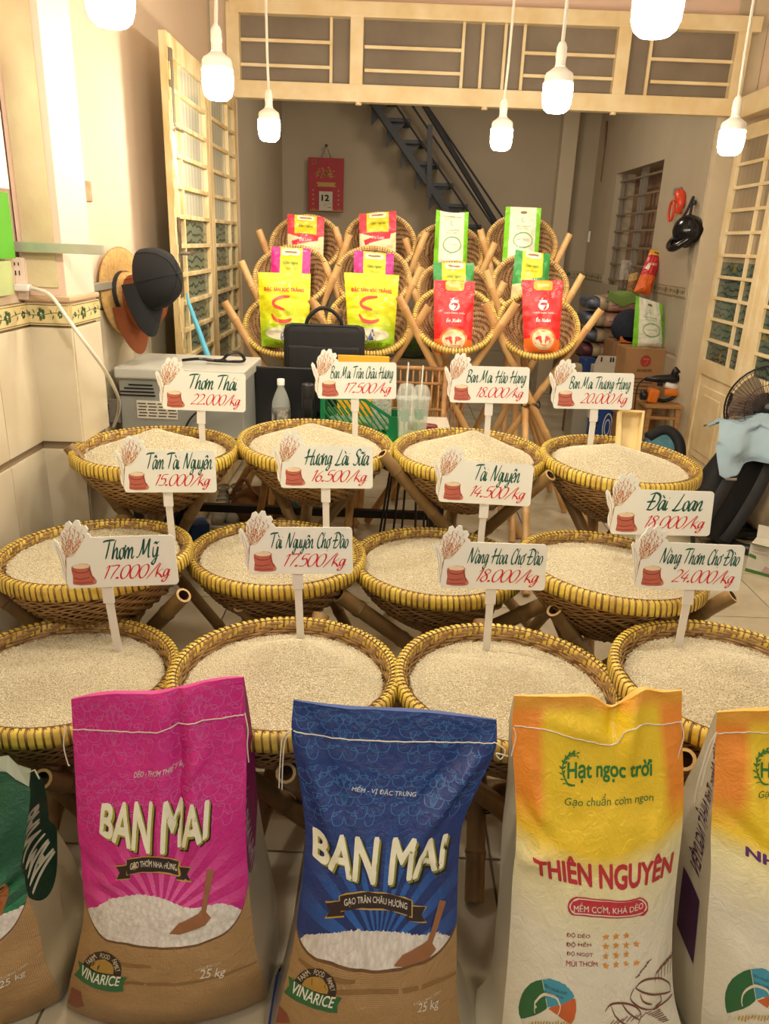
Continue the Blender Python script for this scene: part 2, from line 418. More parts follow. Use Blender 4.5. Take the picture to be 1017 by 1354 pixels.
m_paneL = pane_mat('left_door_glass', 'd0cfbb', '7b856e', 1.62)
m_paneR = pane_mat('right_door_glass', 'a8957a', '56645a', 1.50)
m_transom = M('dusty_transom_glass', '8b7f70', .25, vary=.15, vscale=3, col2='7a6e60')

# ================================================================== SETTING
XL, YB, YD = -1.2, 8.6, 5.4
g = G().box((.8, 3.6, -.05), (6.4, 11.5, .09)); floor = struct('floor', g, m_floorgrout)
tm = mesh_from('tile', G().bbox((0, 0, -.0045), (.494, .494, .009), .002), m_floortile)
for i in range(8):
    for j in range(17):
        o = part('tile', tm, None, floor); o.location = (-1.05 + i * .5 + .12, .35 + j * .5, 0)
# left wall
wall_left = struct('wall_left', G().box((XL - .06, 2.5, 1.65), (.1, 6.0, 3.3)), m_wall)
part('lower_wall', G().box((XL - .006, 2.5, .66), (.012, 5.8, 1.32)), m_grout, wall_left)
tl = mesh_from('tile', G().bbox((0, 0, 0), (.01, .246, .386), .002), m_tile)
def border_mesh(L=.246, name='border_tile', base='e3cf9a', axis='y'):
    g = G().box((0, 0, 0), (.01, L, .068)); st = []
    st.append(ribbon([(-.12, .0), (-.05, .006), (.05, -.004), (.12, .002)], .0022, 4, taper=False))
    for sx_, s_ in ((-.075, .6), (.03, 1), (.1, .45)):
        for a in range(5):
            st.append(face2(ell(sx_ + .014 * s_ * math.cos(a * 1.257), .014 * s_ * math.sin(a * 1.257), .0095 * s_, .0085 * s_, 8)))
    for sx_, sg in ((-.11, 1), (-.04, -1), (-.03, 1), (.065, 1), (.07, -1), (.115, -1)):
        st.append(face2([(sx_, 0), (sx_ + .008, sg * .006), (sx_ + .012, sg * .018), (sx_ + .002, sg * .010)]))
    vs, fs = join2(st)
    g.add([(.0056, -a, b) for a, b in vs], fs, 1)
    vs, fs = join2([ribbon([(-L / 2, b), (L / 2, b)], .0025, 0, taper=False) for b in (-.029, .030)])
    g.add([(.0057, a, b) for a, b in vs], fs, 2)
    vs, fs = join2([ribbon([(-.06, .006), (-.045, .02), (-.02, .018)], .002), ribbon([(-.02, -.004), (-.035, -.02), (-.05, -.018)], .002), ribbon([(.05, .0), (.062, .02), (.085, .02)], .002)])
    g.add([(.0058, a, b) for a, b in vs], fs, 3)
    return mesh_from(name, g, [M('border_glaze_' + base, base, .3, vary=.1), m_greenink, M('border_line', '5f5a3a', .4), ink('b98a3c')])
bt = border_mesh()
ZT = [.235, .635, 1.048]                             # tile centre heights
for j in range(20):
    y = .42 + j * .25
    if y > 5.25: break
    for z in ZT:
        if 2.3 < y < 2.9 and False: continue
        o = part('tile', tl, None, wall_left); o.location = (XL + .005, y, z)
    o = part('border_tile', bt, None, wall_left); o.location = (XL + .006, y, 1.284)
# pilaster on the left wall, cream front, pink side
col = struct('pilaster', G().box((-1.13, 2.66, 2.3), (.14, .24, 2.0)), m_wallpink)
part('painted_front', G().box((-1.133, 2.538, 2.32), (.10, .006, 1.9)), m_wallyel, col)
part('plaster_ledge', G().bbox((-1.127, 2.655, 1.334), (.165, .262, .018), .006), M('rough_ledge', 'c2a582', .9, bump=.8, bscale=60), col)
part('core', G().box((-1.13, 2.66, .66), (.135, .228, 1.32)), m_grout, col)
tf = mesh_from('tile', G().bbox((0, 0, 0), (.146, .01, .386), .002), m_tile)
ts = mesh_from('tile', G().bbox((0, 0, 0), (.01, .24, .386), .002), m_tile)
for z in ZT:
    o = part('tile', tf, None, col); o.location = (-1.127, 2.54, z)
    o = part('tile', ts, None, col); o.location = (-1.055, 2.665, z)
o = part('border_tile', bt, None, col); o.location = (-1.130, 2.539, 1.284); o.rotation_euler = (0, 0, -PI / 2); o.scale = (1, .59, 1)
o = part('border_tile', bt, None, col); o.location = (-1.054, 2.665, 1.284)
# back room
wb = struct('wall_back', G().box((.4, YB + .05, 1.65), (3.6, .1, 3.3)), m_backwall)
wbl = struct('wall_back_left', G().box((-1.25, 7.0, 1.65), (.1, 3.2, 3.3)), m_backwall)
# right wall of back room with the barred window opening
wy0, wy1, wz0, wz1 = 6.42, 7.75, 1.22, 2.22
g = G()
for (y0, y1, z0, z1) in ((5.5, wy0, 0, 3.3), (wy1, 8.7, 0, 3.3), (wy0, wy1, 0, wz0), (wy0, wy1, wz1, 3.3)):
    g.box((2.15, (y0 + y1) / 2, (z0 + z1) / 2), (.2, y1 - y0, z1 - z0))
wbr = struct('wall_back_right', g, m_backwall)
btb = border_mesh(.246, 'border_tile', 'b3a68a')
tb = mesh_from('tile', G().bbox((0, 0, 0), (.01, .246, .386), .002), m_backtile)
for j in range(12):
    y = 5.64 + j * .25
    for z in ZT:
        if wy0 - .1 < y < wy1 + .1 and z > 1.1: continue
        o = part('tile', tb, None, wbr); o.location = (2.047, y, z); o.rotation_euler = (0, 0, PI)
    if wy0 - .1 < y < wy1 + .1: continue
    o = part('border_tile', btb, None, wbr); o.location = (2.046, y, 1.284); o.rotation_euler = (0, 0, PI)
for j in range(13):
    x = -1.08 + j * .25
    for z in ZT:
        o = part('tile', tb, None, wb); o.location = (x, YB - .003, z); o.rotation_euler = (0, 0, -PI / 2)
    o = part('border_tile', btb, None, wb); o.location = (x, YB - .004, 1.284); o.rotation_euler = (0, 0, -PI / 2)
# corner pipe chase in the back room
struct('trim_1', G().bbox((1.72, 8.52, 1.65), (.16, .15, 3.3), .01), M('pale_chase_paint', 'cdbfa6', .7))
# barred window
win = struct('window_1', G().box((2.24, (wy0 + wy1) / 2, (wz0 + wz1) / 2), (.01, wy1 - wy0, wz1 - wz0)), M('dim_outside_shutter', '9a7a62', .5, vary=.2))
g = G()
for yy in (wy0 + .02, wy1 - .02, (wy0 + wy1) / 2 - .03, (wy0 + wy1) / 2 + .06): g.box((2.12, yy, (wz0 + wz1) / 2), (.03, .035, wz1 - wz0))
part('window_frame', g, M('grey_window_steel', '8b8478', .5), win)
for k in range(7):
    part('window_bar', G().box((2.10, (wy0 + wy1) / 2, wz0 + .06 + k * .145), (.014, wy1 - wy0, .016)), M('bar_paint', '86725c', .5) if k == 0 else bpy.data.materials['bar_paint'], win)
# right side wall of the shop and the jamb
struct('wall_right', G().box((2.95, 3.0, 1.65), (.1, 6.0, 3.3)), m_wall)
struct('trim_2', G().bbox((2.155, 5.47, 1.65), (.20, .06, 3.3), .004), M('jamb_plaster', 'd6c7ab', .6, vary=.06))
struct('wall_front_right', G().box((2.62, 5.5, 1.65), (.72, .1, 3.3)), m_wall)
struct('wall_lintel', G().box((.45, 5.5, 3.10), (3.42, .12, .42)), m_wallpink)
struct('wall_jamb', G().box((-1.15, 5.5, 1.65), (.16, .14, 3.3)), m_wall)
struct('ceiling', G().box((.8, 3.9, 3.35), (4.6, 9.8, .1)), m_ceil)
struct('wall_right_upper', G().box((2.36, 4.0, 2.88), (.10, 2.9, .84)), m_wall)

# transom window over the folding doors
tr = struct('window_2', G().box((.56, 5.43, 2.635), (3.18, .008, .52)), m_transom)
def Y54(px, py): q = P(px, py, y=5.40); return q.x, q.z
zb, zt = 2.375, 2.905
g = G().bbox((.56, 5.40, zb + .045), (3.26, .07, .10), .006).bbox((.56, 5.40, zt - .03), (3.26, .07, .085), .006)
for px in (309, 472, 824, 981):
    x = (Y54(px, 60)[0]); g.bbox((x, 5.40, 2.64), (.082, .064, .50), .006)
part('window_frame', g, m_cream, tr)
for (a, b, ys) in ((318, 438, (52, 85)), (482, 612, (62, 93)), (692, 815, (70, 100)), (860, 972, (78, 108))):
    for yy in ys:
        x0, z0 = Y54(a, yy); x1, z1 = Y54(b, yy + (b - a) * .037)
        part('muntin', G().box(((x0 + x1) / 2, 5.405, (z0 + z1) / 2), (x1 - x0, .02, .018)), m_cream, tr)
for px in (438, 612, 637, 667, 692, 860):
    part('muntin', G().box((Y54(px, 70)[0], 5.405, 2.64), (.018, .022, .50)), m_cream, tr)
for px in (640, 810, 474):
    x = Y54(px, 150)[0]; part('bolt_head', G().lathe([(0, -.02), (.02, -.018), (.02, .0)], (x, 5.39, zb - .002), 10), m_cream, tr)

# ------------------------------------------------------------------ folding door leaves
def leaf(name, a, b, z0, z1, zpan, nb, pane, mat, inner=.16, T=.035, kind='structure', side=1, mid=None):
    """a = camera-side foot, b = hinge-side foot (x, y); side = +1 when the shop side is +x"""
    a, b = V((a[0], a[1], 0)), V((b[0], b[1], 0)); d = (b - a); L = d.length; d.normalize(); nrm = V((d.y, -d.x, 0)) * side
    def bx(g, s0, s1, za, zb_, t=T, off=0, r=.004):
        c = a + d * (s0 + s1) / 2 + nrm * off; R = Matrix((d, nrm, V((0, 0, 1)))).transposed()
        return g.bbox((c.x, c.y, (za + zb_) / 2), (s1 - s0, t, zb_ - za), r, R)
    sw = .075
    g = G(); bx(g, 0, sw, z0, z1); bx(g, L - sw, L, z0, z1); bx(g, sw, L - sw, z1 - .085, z1); bx(g, sw, L - sw, z0, z0 + .12); bx(g, sw, L - sw, zpan - .05, zpan + .05)
    root = struct(name, g, mat)
    g = G(); bx(g, sw, L - sw, z0 + .12, zpan - .05, .012); bx(g, sw + .07, L - sw - .07, z0 + .19, zpan - .12, .02, .006, .006); bx(g, sw + .12, L - sw - .12, z0 + .24, zpan - .17, .022, .010, .008)
    part('lower_panel', g, mat, root)
    top = z1 - .085; bot = zpan + .05; n = nb
    vx = sw + inner
    for k in range(n):
        za, zb_ = bot + (top - bot) * k / n, bot + (top - bot) * (k + 1) / n
        part('pane', bx(G(), sw, vx, za, zb_, .006, -.004, .001), pane, root)
        part('pane', bx(G(), vx, L - sw, za, zb_, .006, -.004, .001), pane, root)
        if k: part('glazing_bar', bx(G(), sw, L - sw, za - .010, za + .010, .022, .008, .003), mat, root)
    part('glazing_bar', bx(G(), vx - .010, vx + .010, bot, top, .024, .006, .003), mat, root)
    return root, a, d, nrm, L
d1, a, d, nrm, L = leaf('door_1', (-1.035, 3.74), (-1.045, 4.53), .02, 2.37, .78, 11, m_paneL, m_creamworn, inner=.10)
R = Matrix((d, nrm, V((0, 0, 1)))).transposed()
g = G().bbox(a + d * .035 + nrm * .021 + V((0, 0, 1.44)), (.045, .006, .36), .002, R); part('lock_plate', g, M('worn_lock_steel', '8c8474', .5, metal=.6, vary=.4, vscale=30, col2='4c3a26'), d1)
g = G().tube([a + d * .04 + nrm * .02 + V((0, 0, 1.46)), a + d * .04 + nrm * .06 + V((0, 0, 1.46)), a + d * .13 + nrm * .065 + V((0, 0, 1.465))], [.008, .009, .009], 8); part('door_handle', g, m_steel, d1)
g = G().tube([a + d * .02 + nrm * .03 + V((0, 0, 2.30 - .3 * k / 8)) for k in range(9)], .006, 6).box(a + d * .02 + nrm * .026 + V((0, 0, 2.28)), (.03, .012, .05), R).box(a + d * .02 + nrm * .026 + V((0, 0, 2.17)), (.03, .012, .03), R)
g.tube([a + d * .02 + nrm * .03 + V((0, 0, 1.99)), a + d * .08 + nrm * .05 + V((0, 0, 1.985))], .006, 6); part('top_bolt', g, m_steel, d1)
g = G()
for k in range(26): g.tube([a + d * (-.004) + nrm * (.018 + .006 * math.sin(k * 1.3)) + V((0, 0, 2.30 - .08 * k - .04 * q)) for q in (0, 1)], .0045, 5)
part('chipped_edge', g, m_creamworn, d1)
d2, *_ = leaf('door_2', (-1.05, 4.56), (-1.055, 5.36), .02, 2.37, .78, 11, m_paneL, m_creamworn, inner=.45)
d3, a, d, nrm, L = leaf('door_3', (2.15, 4.66), (2.16, 5.34), .02, 2.30, .82, 10, m_paneR, m_cream, inner=.14, side=-1)
R = Matrix((d, nrm, V((0, 0, 1)))).transposed()
g = G().bbox(a + d * .04 + nrm * .022 + V((0, 0, .66)), (.03, .012, .16), .004, R).bbox(a + d * .04 + nrm * .03 + V((0, 0, .66)), (.012, .01, .12), .003, R); part('latch', g, m_dark, d3)
d4, a, d, nrm, L = leaf('door_4', (2.20, 3.95), (2.16, 4.62), .02, 2.30, .82, 10, m_paneR, m_cream, inner=.14, side=-1)
struct('trim_3', G().bbox((2.14, 4.65, 2.40), (.10, 1.5, .12), .006), m_cream)

# ------------------------------------------------------------------ stairs against the back wall
ys = 8.25
A = P(470, 102, y=ys); B = P(640, 352, y=ys)
st = struct('stairs', G().beam(A, B, .06, .20, up=(0, 1, 0)), m_stair)
st.name = 'stairs'
dv = (B - A)
for k in range(9):
    q = A + dv * (k + .6) / 9.0
    part('tread', G().bbox(q + V((.03, .12, .12)), (.24, .40, .035), .004), m_stair, st)
    part('bracket', G().plate([(0, 0), (.2, 0), (0, -.24)], q + V((-.08, -.02, .12)), (1, 0, 0), (0, 0, 1), .03), m_stair, st)
for k, (a_, b_) in enumerate((((490, 90), (652, 328)), ((512, 90), (665, 318)), ((535, 96), (676, 304)))):
    part('rail_bar', G().tube([P(*a_, y=ys - .1), P(*b_, y=ys - .1)], .011, 6), m_stair, st)
part('handrail', G().tube([P(540, 110, y=ys - .1), P(562, 140, y=ys - .1), P(690, 352, y=ys - .1)], .027, 8), m_stair, st)
part('newel', G().beam(P(569, 165, y=ys - .1), P(567, 262, y=ys - .1), .05, .05, up=(1, 0, 0)), m_stair, st)

# ================================================================== HANGING LAMPS
m_socket = M('bulb_plastic', 'e8e4da', .35)
m_glow = EM('lit_diffuser', BULB_COL, BULB_W)
m_cord = M('white_cord', 'ddd6c8', .5)
def bulb_meshes(r=.050):
    h = G().lathe([(0, .158), (.010, .157), (.014, .150), (.0175, .140), (.0175, .122), (.0185, .120), (.0185, .112), (.017, .110), (.017, .090), (.0185, .088), (.0185, .082)], n=16)
    b = G().lathe([(.0185, .084), (.024, .080), (.031, .074), (r - .006, .066), (r - .002, .056), (r - .001, .034)], n=24)
    d = G().lathe([(r - .0005, .035), (r, .0), (r - .002, -.026), (r - .008, -.042), (r - .020, -.052), (0, -.055)], n=24)
    return [('socket', mesh_from('socket', h, m_socket, smooth=True)), ('bulb_base', mesh_from('bulb_base', b, m_socket, smooth=True)), ('diffuser', mesh_from('diffuser', d, m_glow, smooth=True))]
BM = bulb_meshes()
LABB = ['lit bulb hanging nearest the lens at the top edge of the right half', 'lit bulb cut by the top edge above the left pilaster',
        'lit bulb hanging in front of the left folding door', 'small lit bulb hanging over the red wall calendar side',
        'small lit bulb hanging in front of the staircase', 'lit bulb hanging below the middle of the transom window', 'lit bulb hanging before the barred door on the right']
for (px, py, wpx), lab in zip(((870, 8, 66), (145, -4, 64), (288, 108, 41), (356, 170, 29), (663, 182, 29), (737, 126, 39), (967, 186, 33)), LABB):
    q = P(px, py, d=.100 * F / wpx)
    t = thing('hanging_bulb', lab, 'lamp', q, 'lit bulbs hanging over the rice')
    kids(t, BM)
    hh = 3.3 - q.z
    sway = random.uniform(-.02, .05)
    part('cord', G().tube([q + V((0, 0, .155)), q + V((sway * .3, 0, .3)), q + V((sway * .6, 0, hh * .6)), q + V((sway, 0, hh))], .0062, 6), m_cord, t, smooth=True)
# two extra bulbs added out of view to light the sack fronts
for q, sd_ in ((V((-.45, .35, 2.25)), 'left'), (V((.62, .30, 2.25)), 'right')):
    t = thing('hanging_bulb', 'added lit bulb out of view on the street side, %s one' % sd_, 'lamp', q, 'added bulbs out of view on the street side'); kids(t, BM)
    part('cord', G().tube([q + V((0, 0, .155)), q + V((0, 0, 3.3 - q.z))], .0048, 6), m_cord, t)

# ================================================================== BASKETS
def weave_mat(name, c1, c2, dark):
    t = NT(name); co = t.n('TexCoord'); mp = t.n('Mapping'); t.l(co.outputs['Object'], mp.inputs[0])
    nz = t.n('TexNoise'); nz.inputs['Scale'].default_value = 35; nz.inputs['Detail'].default_value = 4; t.l(mp.outputs[0], nz.inputs['Vector'])
    n2 = t.n('TexNoise'); n2.inputs['Scale'].default_value = 4; t.l(mp.outputs[0], n2.inputs['Vector'])
    a = t.mix(t.math('MINIMUM', t.math('MAXIMUM', t.math('MULTIPLY_ADD', nz.outputs[0], 3.2, -1.1), 0.0), 1.0), srgb(c1), srgb(c2))
    t.l(t.mix(t.math('MULTIPLY', n2.outputs[0], .45), a, srgb(dark)), t.b.inputs['Base Color'])
    t.b.inputs['Roughness'].default_value = .5
    t.bump(nz.outputs[0], .3, .001); return t.m
m_weave = weave_mat('woven_bamboo', 'bd9a68', '94703f', '775635')
m_weavepale = weave_mat('pale_woven_bamboo', 'cba577', 'a67d56', '946a48')  # paler weave colour of the rear rack baskets
m_shell = M('basket_gap_brown', '6e4e2c', .8)
m_rimy = M('yellow_rim_binding', 'e6ca52', .40, vary=.5, vscale=22, col2='c4a24a', bump=.2, bscale=80)
m_rimc = M('tan_rim_core', '9c7a44', .6, vary=.3, vscale=30)
m_rimt = M('straw_rim_binding', 'ecca84', .45, vary=.3, vscale=25, col2='cfa260')
def bowl_prof(R, D, k):
    return [(R * (1 - .68 * q ** 1.95), -D * q) for q in [(1 - i / k) ** .9 for i in range(k + 1)]]
def weave_layer(R, D, K, N, side, s0=0.0):
    pr = bowl_prof(R, D, K * 2); g = G(); ang = np.arange(2 * N) * PI / N
    vs = []; fs = []
    for k in range(K):
        (ra, za), (rb, zb_), (rc, zc) = pr[2 * k], pr[2 * k + 1], pr[2 * k + 2]
        ra, za, rc, zc = ra * .94 + rb * .06, za * .94 + zb_ * .06, rc * .94 + rb * .06, zc * .94 + zb_ * .06
        dx, dz = rc - ra, zc - za; L = math.hypot(dx, dz); nx, nz = dz / L, -dx / L
        ov = np.where(((np.arange(2 * N) // 2 + k) % 4) < 2, 1.0, -1.0) * .0027; ov = (ov + np.roll(ov, 1)) / 2
        jit = .0009 * RN.randn(2 * N)
        base = len(vs)
        for (r, z, o) in ((ra, za, .0), (rb, zb_, .0022), (rc, zc, .0)):
            off = side * (.0026 + o + ov + jit); rr = r + nx * off; zz = z + nz * off + (.0009 * np.sin(ang * 9 + k))
            vs += np.stack([rr * np.cos(ang), rr * np.sin(ang), zz], 1).tolist()
        n = 2 * N
        for row in (0, 1):
            for j in range(n):
                j2 = (j + 1) % n; fs.append((base + row * n + j, base + row * n + j2, base + (row + 1) * n + j2, base + (row + 1) * n + j))
    g.v = vs; g.f = fs; g.mi = [0] * len(fs); return g
def basket_meshes(R, D, K, N, nwrap, bh, mw_, mr, mc, pitch=.80):
    out = []
    k = 14; pr = bowl_prof(R - .010, D - .002, k)
    prof = [(0, -D)] + pr + [(r - .007, z + .004) for r, z in pr[::-1]] + [(0, -D + .008)]
    out.append(('shell', mesh_from('shell', G().lathe(prof, n=64), m_shell, smooth=True)))
    g = weave_layer(R - .010, D, K, N, 1); g2 = weave_layer(R - .017, D - .006, K, N, -1)
    out.append(('woven_wall', mesh_from('woven_wall', g, mw_, smooth=True), 'stuff'))
    out.append(('woven_lining', mesh_from('woven_lining', g2, mw_, smooth=True), 'stuff'))
    # bottom: straight strips crossing
    g = G(); rb = R * .30
    for i in range(-7, 8):
        x = i * rb / 7.5; hl = math.sqrt(max(0, rb * rb - x * x))
        g.box((x, 0, -D - .004), (rb / 9, 2 * hl, .004)); g.box((0, x, -D - .0055), (2 * hl, rb / 9, .003))
    out.append(('base_weave', mesh_from('base_weave', g, mw_), 'stuff'))
    # rim: core hoops, then binding strips wrapped round it
    out.append(('rim', mesh_from('rim', G().lathe([(R - .018, -bh + .004), (R - .019, -.002), (R - .006, .003), (R + .005, -.002), (R + .006, -bh + .004), (R - .018, -bh + .004)], n=72), mc, smooth=True)))
    g = G()
    for i in range(nwrap):
        a0 = 2 * PI * i / nwrap; wa = 2 * PI / nwrap * pitch * (1 + .12 * math.sin(i * 2.7)); sk = .012
        loop = [(R - .021, -bh * .5), (R - .020, -.001), (R - .008, .005), (R + .004, .001), (R + .0065, -bh * .3), (R + .0075, -bh * .6), (R + .007, -bh), (R - .006, -bh - .003), (R - .019, -bh + .002)]
        vs = []
        for aa, e in ((a0, 0), (a0 + wa * .5, .0012), (a0 + wa, 0)):
            for q, (r, z) in enumerate(loop):
                s_ = sk * (-z / bh); cx = R - .006; rr = r + (r - cx) / .02 * e
                vs.append((rr * math.cos(aa + s_), rr * math.sin(aa + s_), z + (e if z > -bh * .3 else 0)))
        n = len(loop); g.add(vs, [(b * n + j, b * n + (j + 1) % n, (b + 1) * n + (j + 1) % n, (b + 1) * n + j) for b in (0, 1) for j in range(n)])
    out.append(('rim_binding', mesh_from('rim_binding', g, mr, smooth=True), 'stuff'))
    g = G()                                          # thin lacing that runs along the top of the rim
    for i in range(nwrap * 1):
        a0 = 2 * PI * (i + .9) / nwrap; a1 = a0 + 2 * PI / nwrap * .35
        g.tube([((R - .013) * math.cos(a0), (R - .013) * math.sin(a0), .0045), ((R - .004) * math.cos(a1), (R - .004) * math.sin(a1), .0055)], .0012, 4)
    out.append(('rim_lacing', mesh_from('rim_lacing', g, M('lacing_' + mr.name, '5a3f1c', .7)), 'stuff'))
    return out
BIG = basket_meshes(.275, .215, 31, 96, 100, .036, m_weave, m_rimy, m_rimc, .70)
SMALL_Y = basket_meshes(.212, .15, 22, 90, 84, .02, m_weavepale, M('ochre_rim_binding', 'e8cb62', .45, vary=.3, vscale=25, col2='cfa652'), m_rimc, .72)
SMALL_T = basket_meshes(.212, .15, 22, 90, 84, .02, m_weavepale, m_rimt, m_rimc, .72)

# rice ---------------------------------------------------------------
def rice_mat(name, c1, c2):
    t = NT(name); co = t.n('TexCoord')
    v = t.n('TexVoronoi'); v.inputs['Scale'].default_value = 330; t.l(co.outputs['Object'], v.inputs['Vector'])
    nz = t.n('TexNoise'); nz.inputs['Scale'].default_value = 260; nz.inputs['Detail'].default_value = 3; t.l(co.outputs['Object'], nz.inputs['Vector'])
    f = t.math('MINIMUM', t.math('MAXIMUM', t.math('MULTIPLY_ADD', nz.outputs[0], 4, -1.6), 0.0), 1.0)
    t.l(t.mix(f, srgb(c2), srgb(c1)), t.b.inputs['Base Color']); t.b.inputs['Roughness'].default_value = .45
    t.b.inputs['Subsurface Weight'].default_value = 0.0
    t.bump(v.outputs[0], .9, .003); return t.m
m_rice = rice_mat('rice_bed', 'efe7ce', 'b3a47c')
m_grain = M('rice_grain', 'fbf6e4', .35, vary=.22, vscale=300, col2='e4d8b6')
def rice_mesh(seed, edge, peak, px_, py_, rad, n, flat=0.0, size=1.0):
    """heap: edge level below the rim, peak above it, peak position, radius at the edge"""
    rs = np.random.RandomState(seed); NR, NA = 34, 96
    def hz(x, y):
        dx, dy = x - px_, y - py_; r = math.hypot(x, y); d = math.hypot(dx, dy)
        # distance to the edge along the ray away from the peak
        if d < 1e-6: t = 0
        else:
            ux, uy = dx / d, dy / d; b = px_ * ux + py_ * uy; c = px_ * px_ + py_ * py_ - rad * rad
            t = d / max(1e-6, (-b + math.sqrt(max(0, b * b - c))))
        t = min(t, 1)
        h = math.sqrt((1 - t) ** 2 + .0035) - .059 if flat < .5 else (math.cos(t * PI) + 1) / 2 * .94
        if flat < .5: h /= .943
        wv = .0035 * noise.noise(V((x * 14, y * 14, seed))) + .0016 * noise.noise(V((x * 45, y * 45, seed)))
        return edge + (peak - edge) * h + wv * (1 - t ** 6)
    A = np.zeros((NR + 1, NA + 1, 3))
    for i in range(NR + 1):
        for j in range(NA + 1):
            r = rad * (i / NR) ** .9; a = 2 * PI * j / NA; x, y = r * math.cos(a), r * math.sin(a); A[i, j] = (x, y, hz(x, y))
    A[NR, :, 2] -= .02
    bed = G().grid(A)
    # loose grains lying on the bed: stretched octahedra
    rr = rad * .985 * np.sqrt(rs.rand(n)); aa = rs.rand(n) * 2 * PI; X, Y = rr * np.cos(aa), rr * np.sin(aa)
    fi = (rr / rad) ** (1 / .9) * NR; i0 = np.minimum(fi.astype(int), NR - 2); fj = aa / (2 * PI) * NA; j0 = fj.astype(int) % NA
    Zf = A[:, :, 2]; a_, b_ = fi - i0, fj - np.floor(fj)
    Z = (Zf[i0, j0] * (1 - b_) + Zf[i0, j0 + 1] * b_) * (1 - a_) + (Zf[i0 + 1, j0] * (1 - b_) + Zf[i0 + 1, j0 + 1] * b_) * a_ + .0008
    th = rs.rand(n) * 2 * PI; ti = rs.randn(n) * .25; L, W = .0031 * size * (.8 + .4 * rs.rand(n)), .00105 * size
    d = np.stack([np.cos(th) * np.cos(ti), np.sin(th) * np.cos(ti), np.sin(ti)], 1); s_ = np.stack([-np.sin(th), np.cos(th), 0 * th], 1); u = np.cross(d, s_)
    Cn = np.stack([X, Y, Z], 1)
    pts = np.stack([Cn - d * L[:, None], Cn + s_ * W, Cn + u * W, Cn - s_ * W, Cn - u * W, Cn + d * L[:, None]], 1).reshape(-1, 3)
    f0 = np.array([(0, 1, 2), (0, 2, 3), (0, 3, 4), (0, 4, 1), (5, 2, 1), (5, 3, 2), (5, 4, 3), (5, 1, 4)])
    fs = (f0[None] + (np.arange(n) * 6)[:, None, None]).reshape(-1, 3)
    gg = G(); gg.v = pts.tolist(); gg.f = [tuple(f) for f in fs.tolist()]; gg.mi = [0] * len(gg.f)
    return mesh_from('rice_bed', bed, m_rice, smooth=True), mesh_from('loose_grains', gg, m_grain, smooth=True)

# bamboo ---------------------------------------------------------------
def bamboo_mat(name, c1, c2, c3):
    t = NT(name); co = t.n('TexCoord'); mp = t.n('Mapping'); mp.inputs['Scale'].default_value = (30, 30, 3); t.l(co.outputs['Object'], mp.inputs[0])
    nz = t.n('TexNoise'); nz.inputs['Scale'].default_value = 1.6; nz.inputs['Detail'].default_value = 5; t.l(mp.outputs[0], nz.inputs['Vector'])
    n2 = t.n('TexNoise'); n2.inputs['Scale'].default_value = 5; t.l(co.outputs['Object'], n2.inputs['Vector'])
    a = t.mix(nz.outputs[0], srgb(c1), srgb(c2))
    t.l(t.mix(t.math('MINIMUM', t.math('MAXIMUM', t.math('MULTIPLY_ADD', n2.outputs[0], 2.4, -1.0), 0.0), 1.0), a, srgb(c3)), t.b.inputs['Base Color'])
    t.b.inputs['Roughness'].default_value = .38; t.bump(nz.outputs[0], .12, .002); return t.m
m_bam = bamboo_mat('bamboo_skin', 'ab8c5c', '83653c', '6c5030')
m_bamb = bamboo_mat('pale_bamboo_skin', 'd6b078', 'c0935a', 'b07f4c')
m_bamin = M('bamboo_hollow', '4d3418', .8)
m_bamcut = M('bamboo_cut_end', 'cfae74', .6, vary=.2)
def pole(a, b, r, parent, mat, name='pole', hollow=True):
    a, b = V(a), V(b); L = (b - a).length; ax = (b - a) / L
    rnd = random.Random(int(a.x * 1000) + int(b.x * 777)); prof = []
    s = 0; nxt = rnd.uniform(.05, .16)
    prof.append((r, 0))
    while nxt < L - .02:
        for ds, k in ((-.014, 1.0), (-.005, 1.11), (-.001, 1.13), (.001, 1.03), (.004, 1.10), (.014, 1.0)): prof.append((r * k, nxt + ds))
        nxt += rnd.uniform(.17, .25)
    prof.append((r, L))
    g = G().lathe(prof, a, 14, ax).lathe([(r, L), (0, L + .001)], a, 14, ax); po = part(name, g, mat, parent, smooth=True)
    return [G().lathe([(r, 0), (r * .70, -.0005)], a, 14, ax), G().lathe([(r * .70, -.0003), (r * .70, .035), (0, .036)], a, 14, ax), None, po]
def stand(label, c, R, tops, kz, r=.021, mat=None, grp=None, off=.045, off2=None):
    """tripod: each bamboo runs from a top end beside the basket across the middle to the floor; tops = [(angle_deg, dz, k)]"""
    mat = mat or m_bam; root = thing('bamboo_stand', label, 'stand', (c[0], c[1], 0), grp)
    for i, (ph, dz, kk) in enumerate(tops):
        if abs(dz) > 5:                              # a measured end: (pixel x, pixel y, depth)
            top = P(ph, dz, y=kk); a = math.atan2(top.y - c[1], top.x - c[0])
        else: a = math.radians(ph); top = V((c[0] + R * kk * math.cos(a), c[1] + R * kk * math.sin(a), c[2] + dz))
        K = V((c[0] - math.sin(a) * off, c[1] + math.cos(a) * off, kz)); d = K - top; t = (top.z - .012) / -d.z
        foot = top + d * t
        e = pole(top, foot, r * (1 + .06 * math.sin(i * 5 + c[0] * 9)), root, mat)
        part('cut_end', e[0], m_bamcut, e[3]); part('hollow_end', e[1], m_bamin, e[3])
    g = G(); ring = [(c[0] + .05 * math.cos(q), c[1] + .05 * math.sin(q), kz + .012 * math.sin(3 * q)) for q in [2 * PI * k / 20 for k in range(20)]]
    g.tube(ring, .0025, 5, closed=True); g.tube([(x, y, z + .008) for x, y, z in ring], .0025, 5, closed=True); part('binding_wire', g, m_dark, root)
    return root

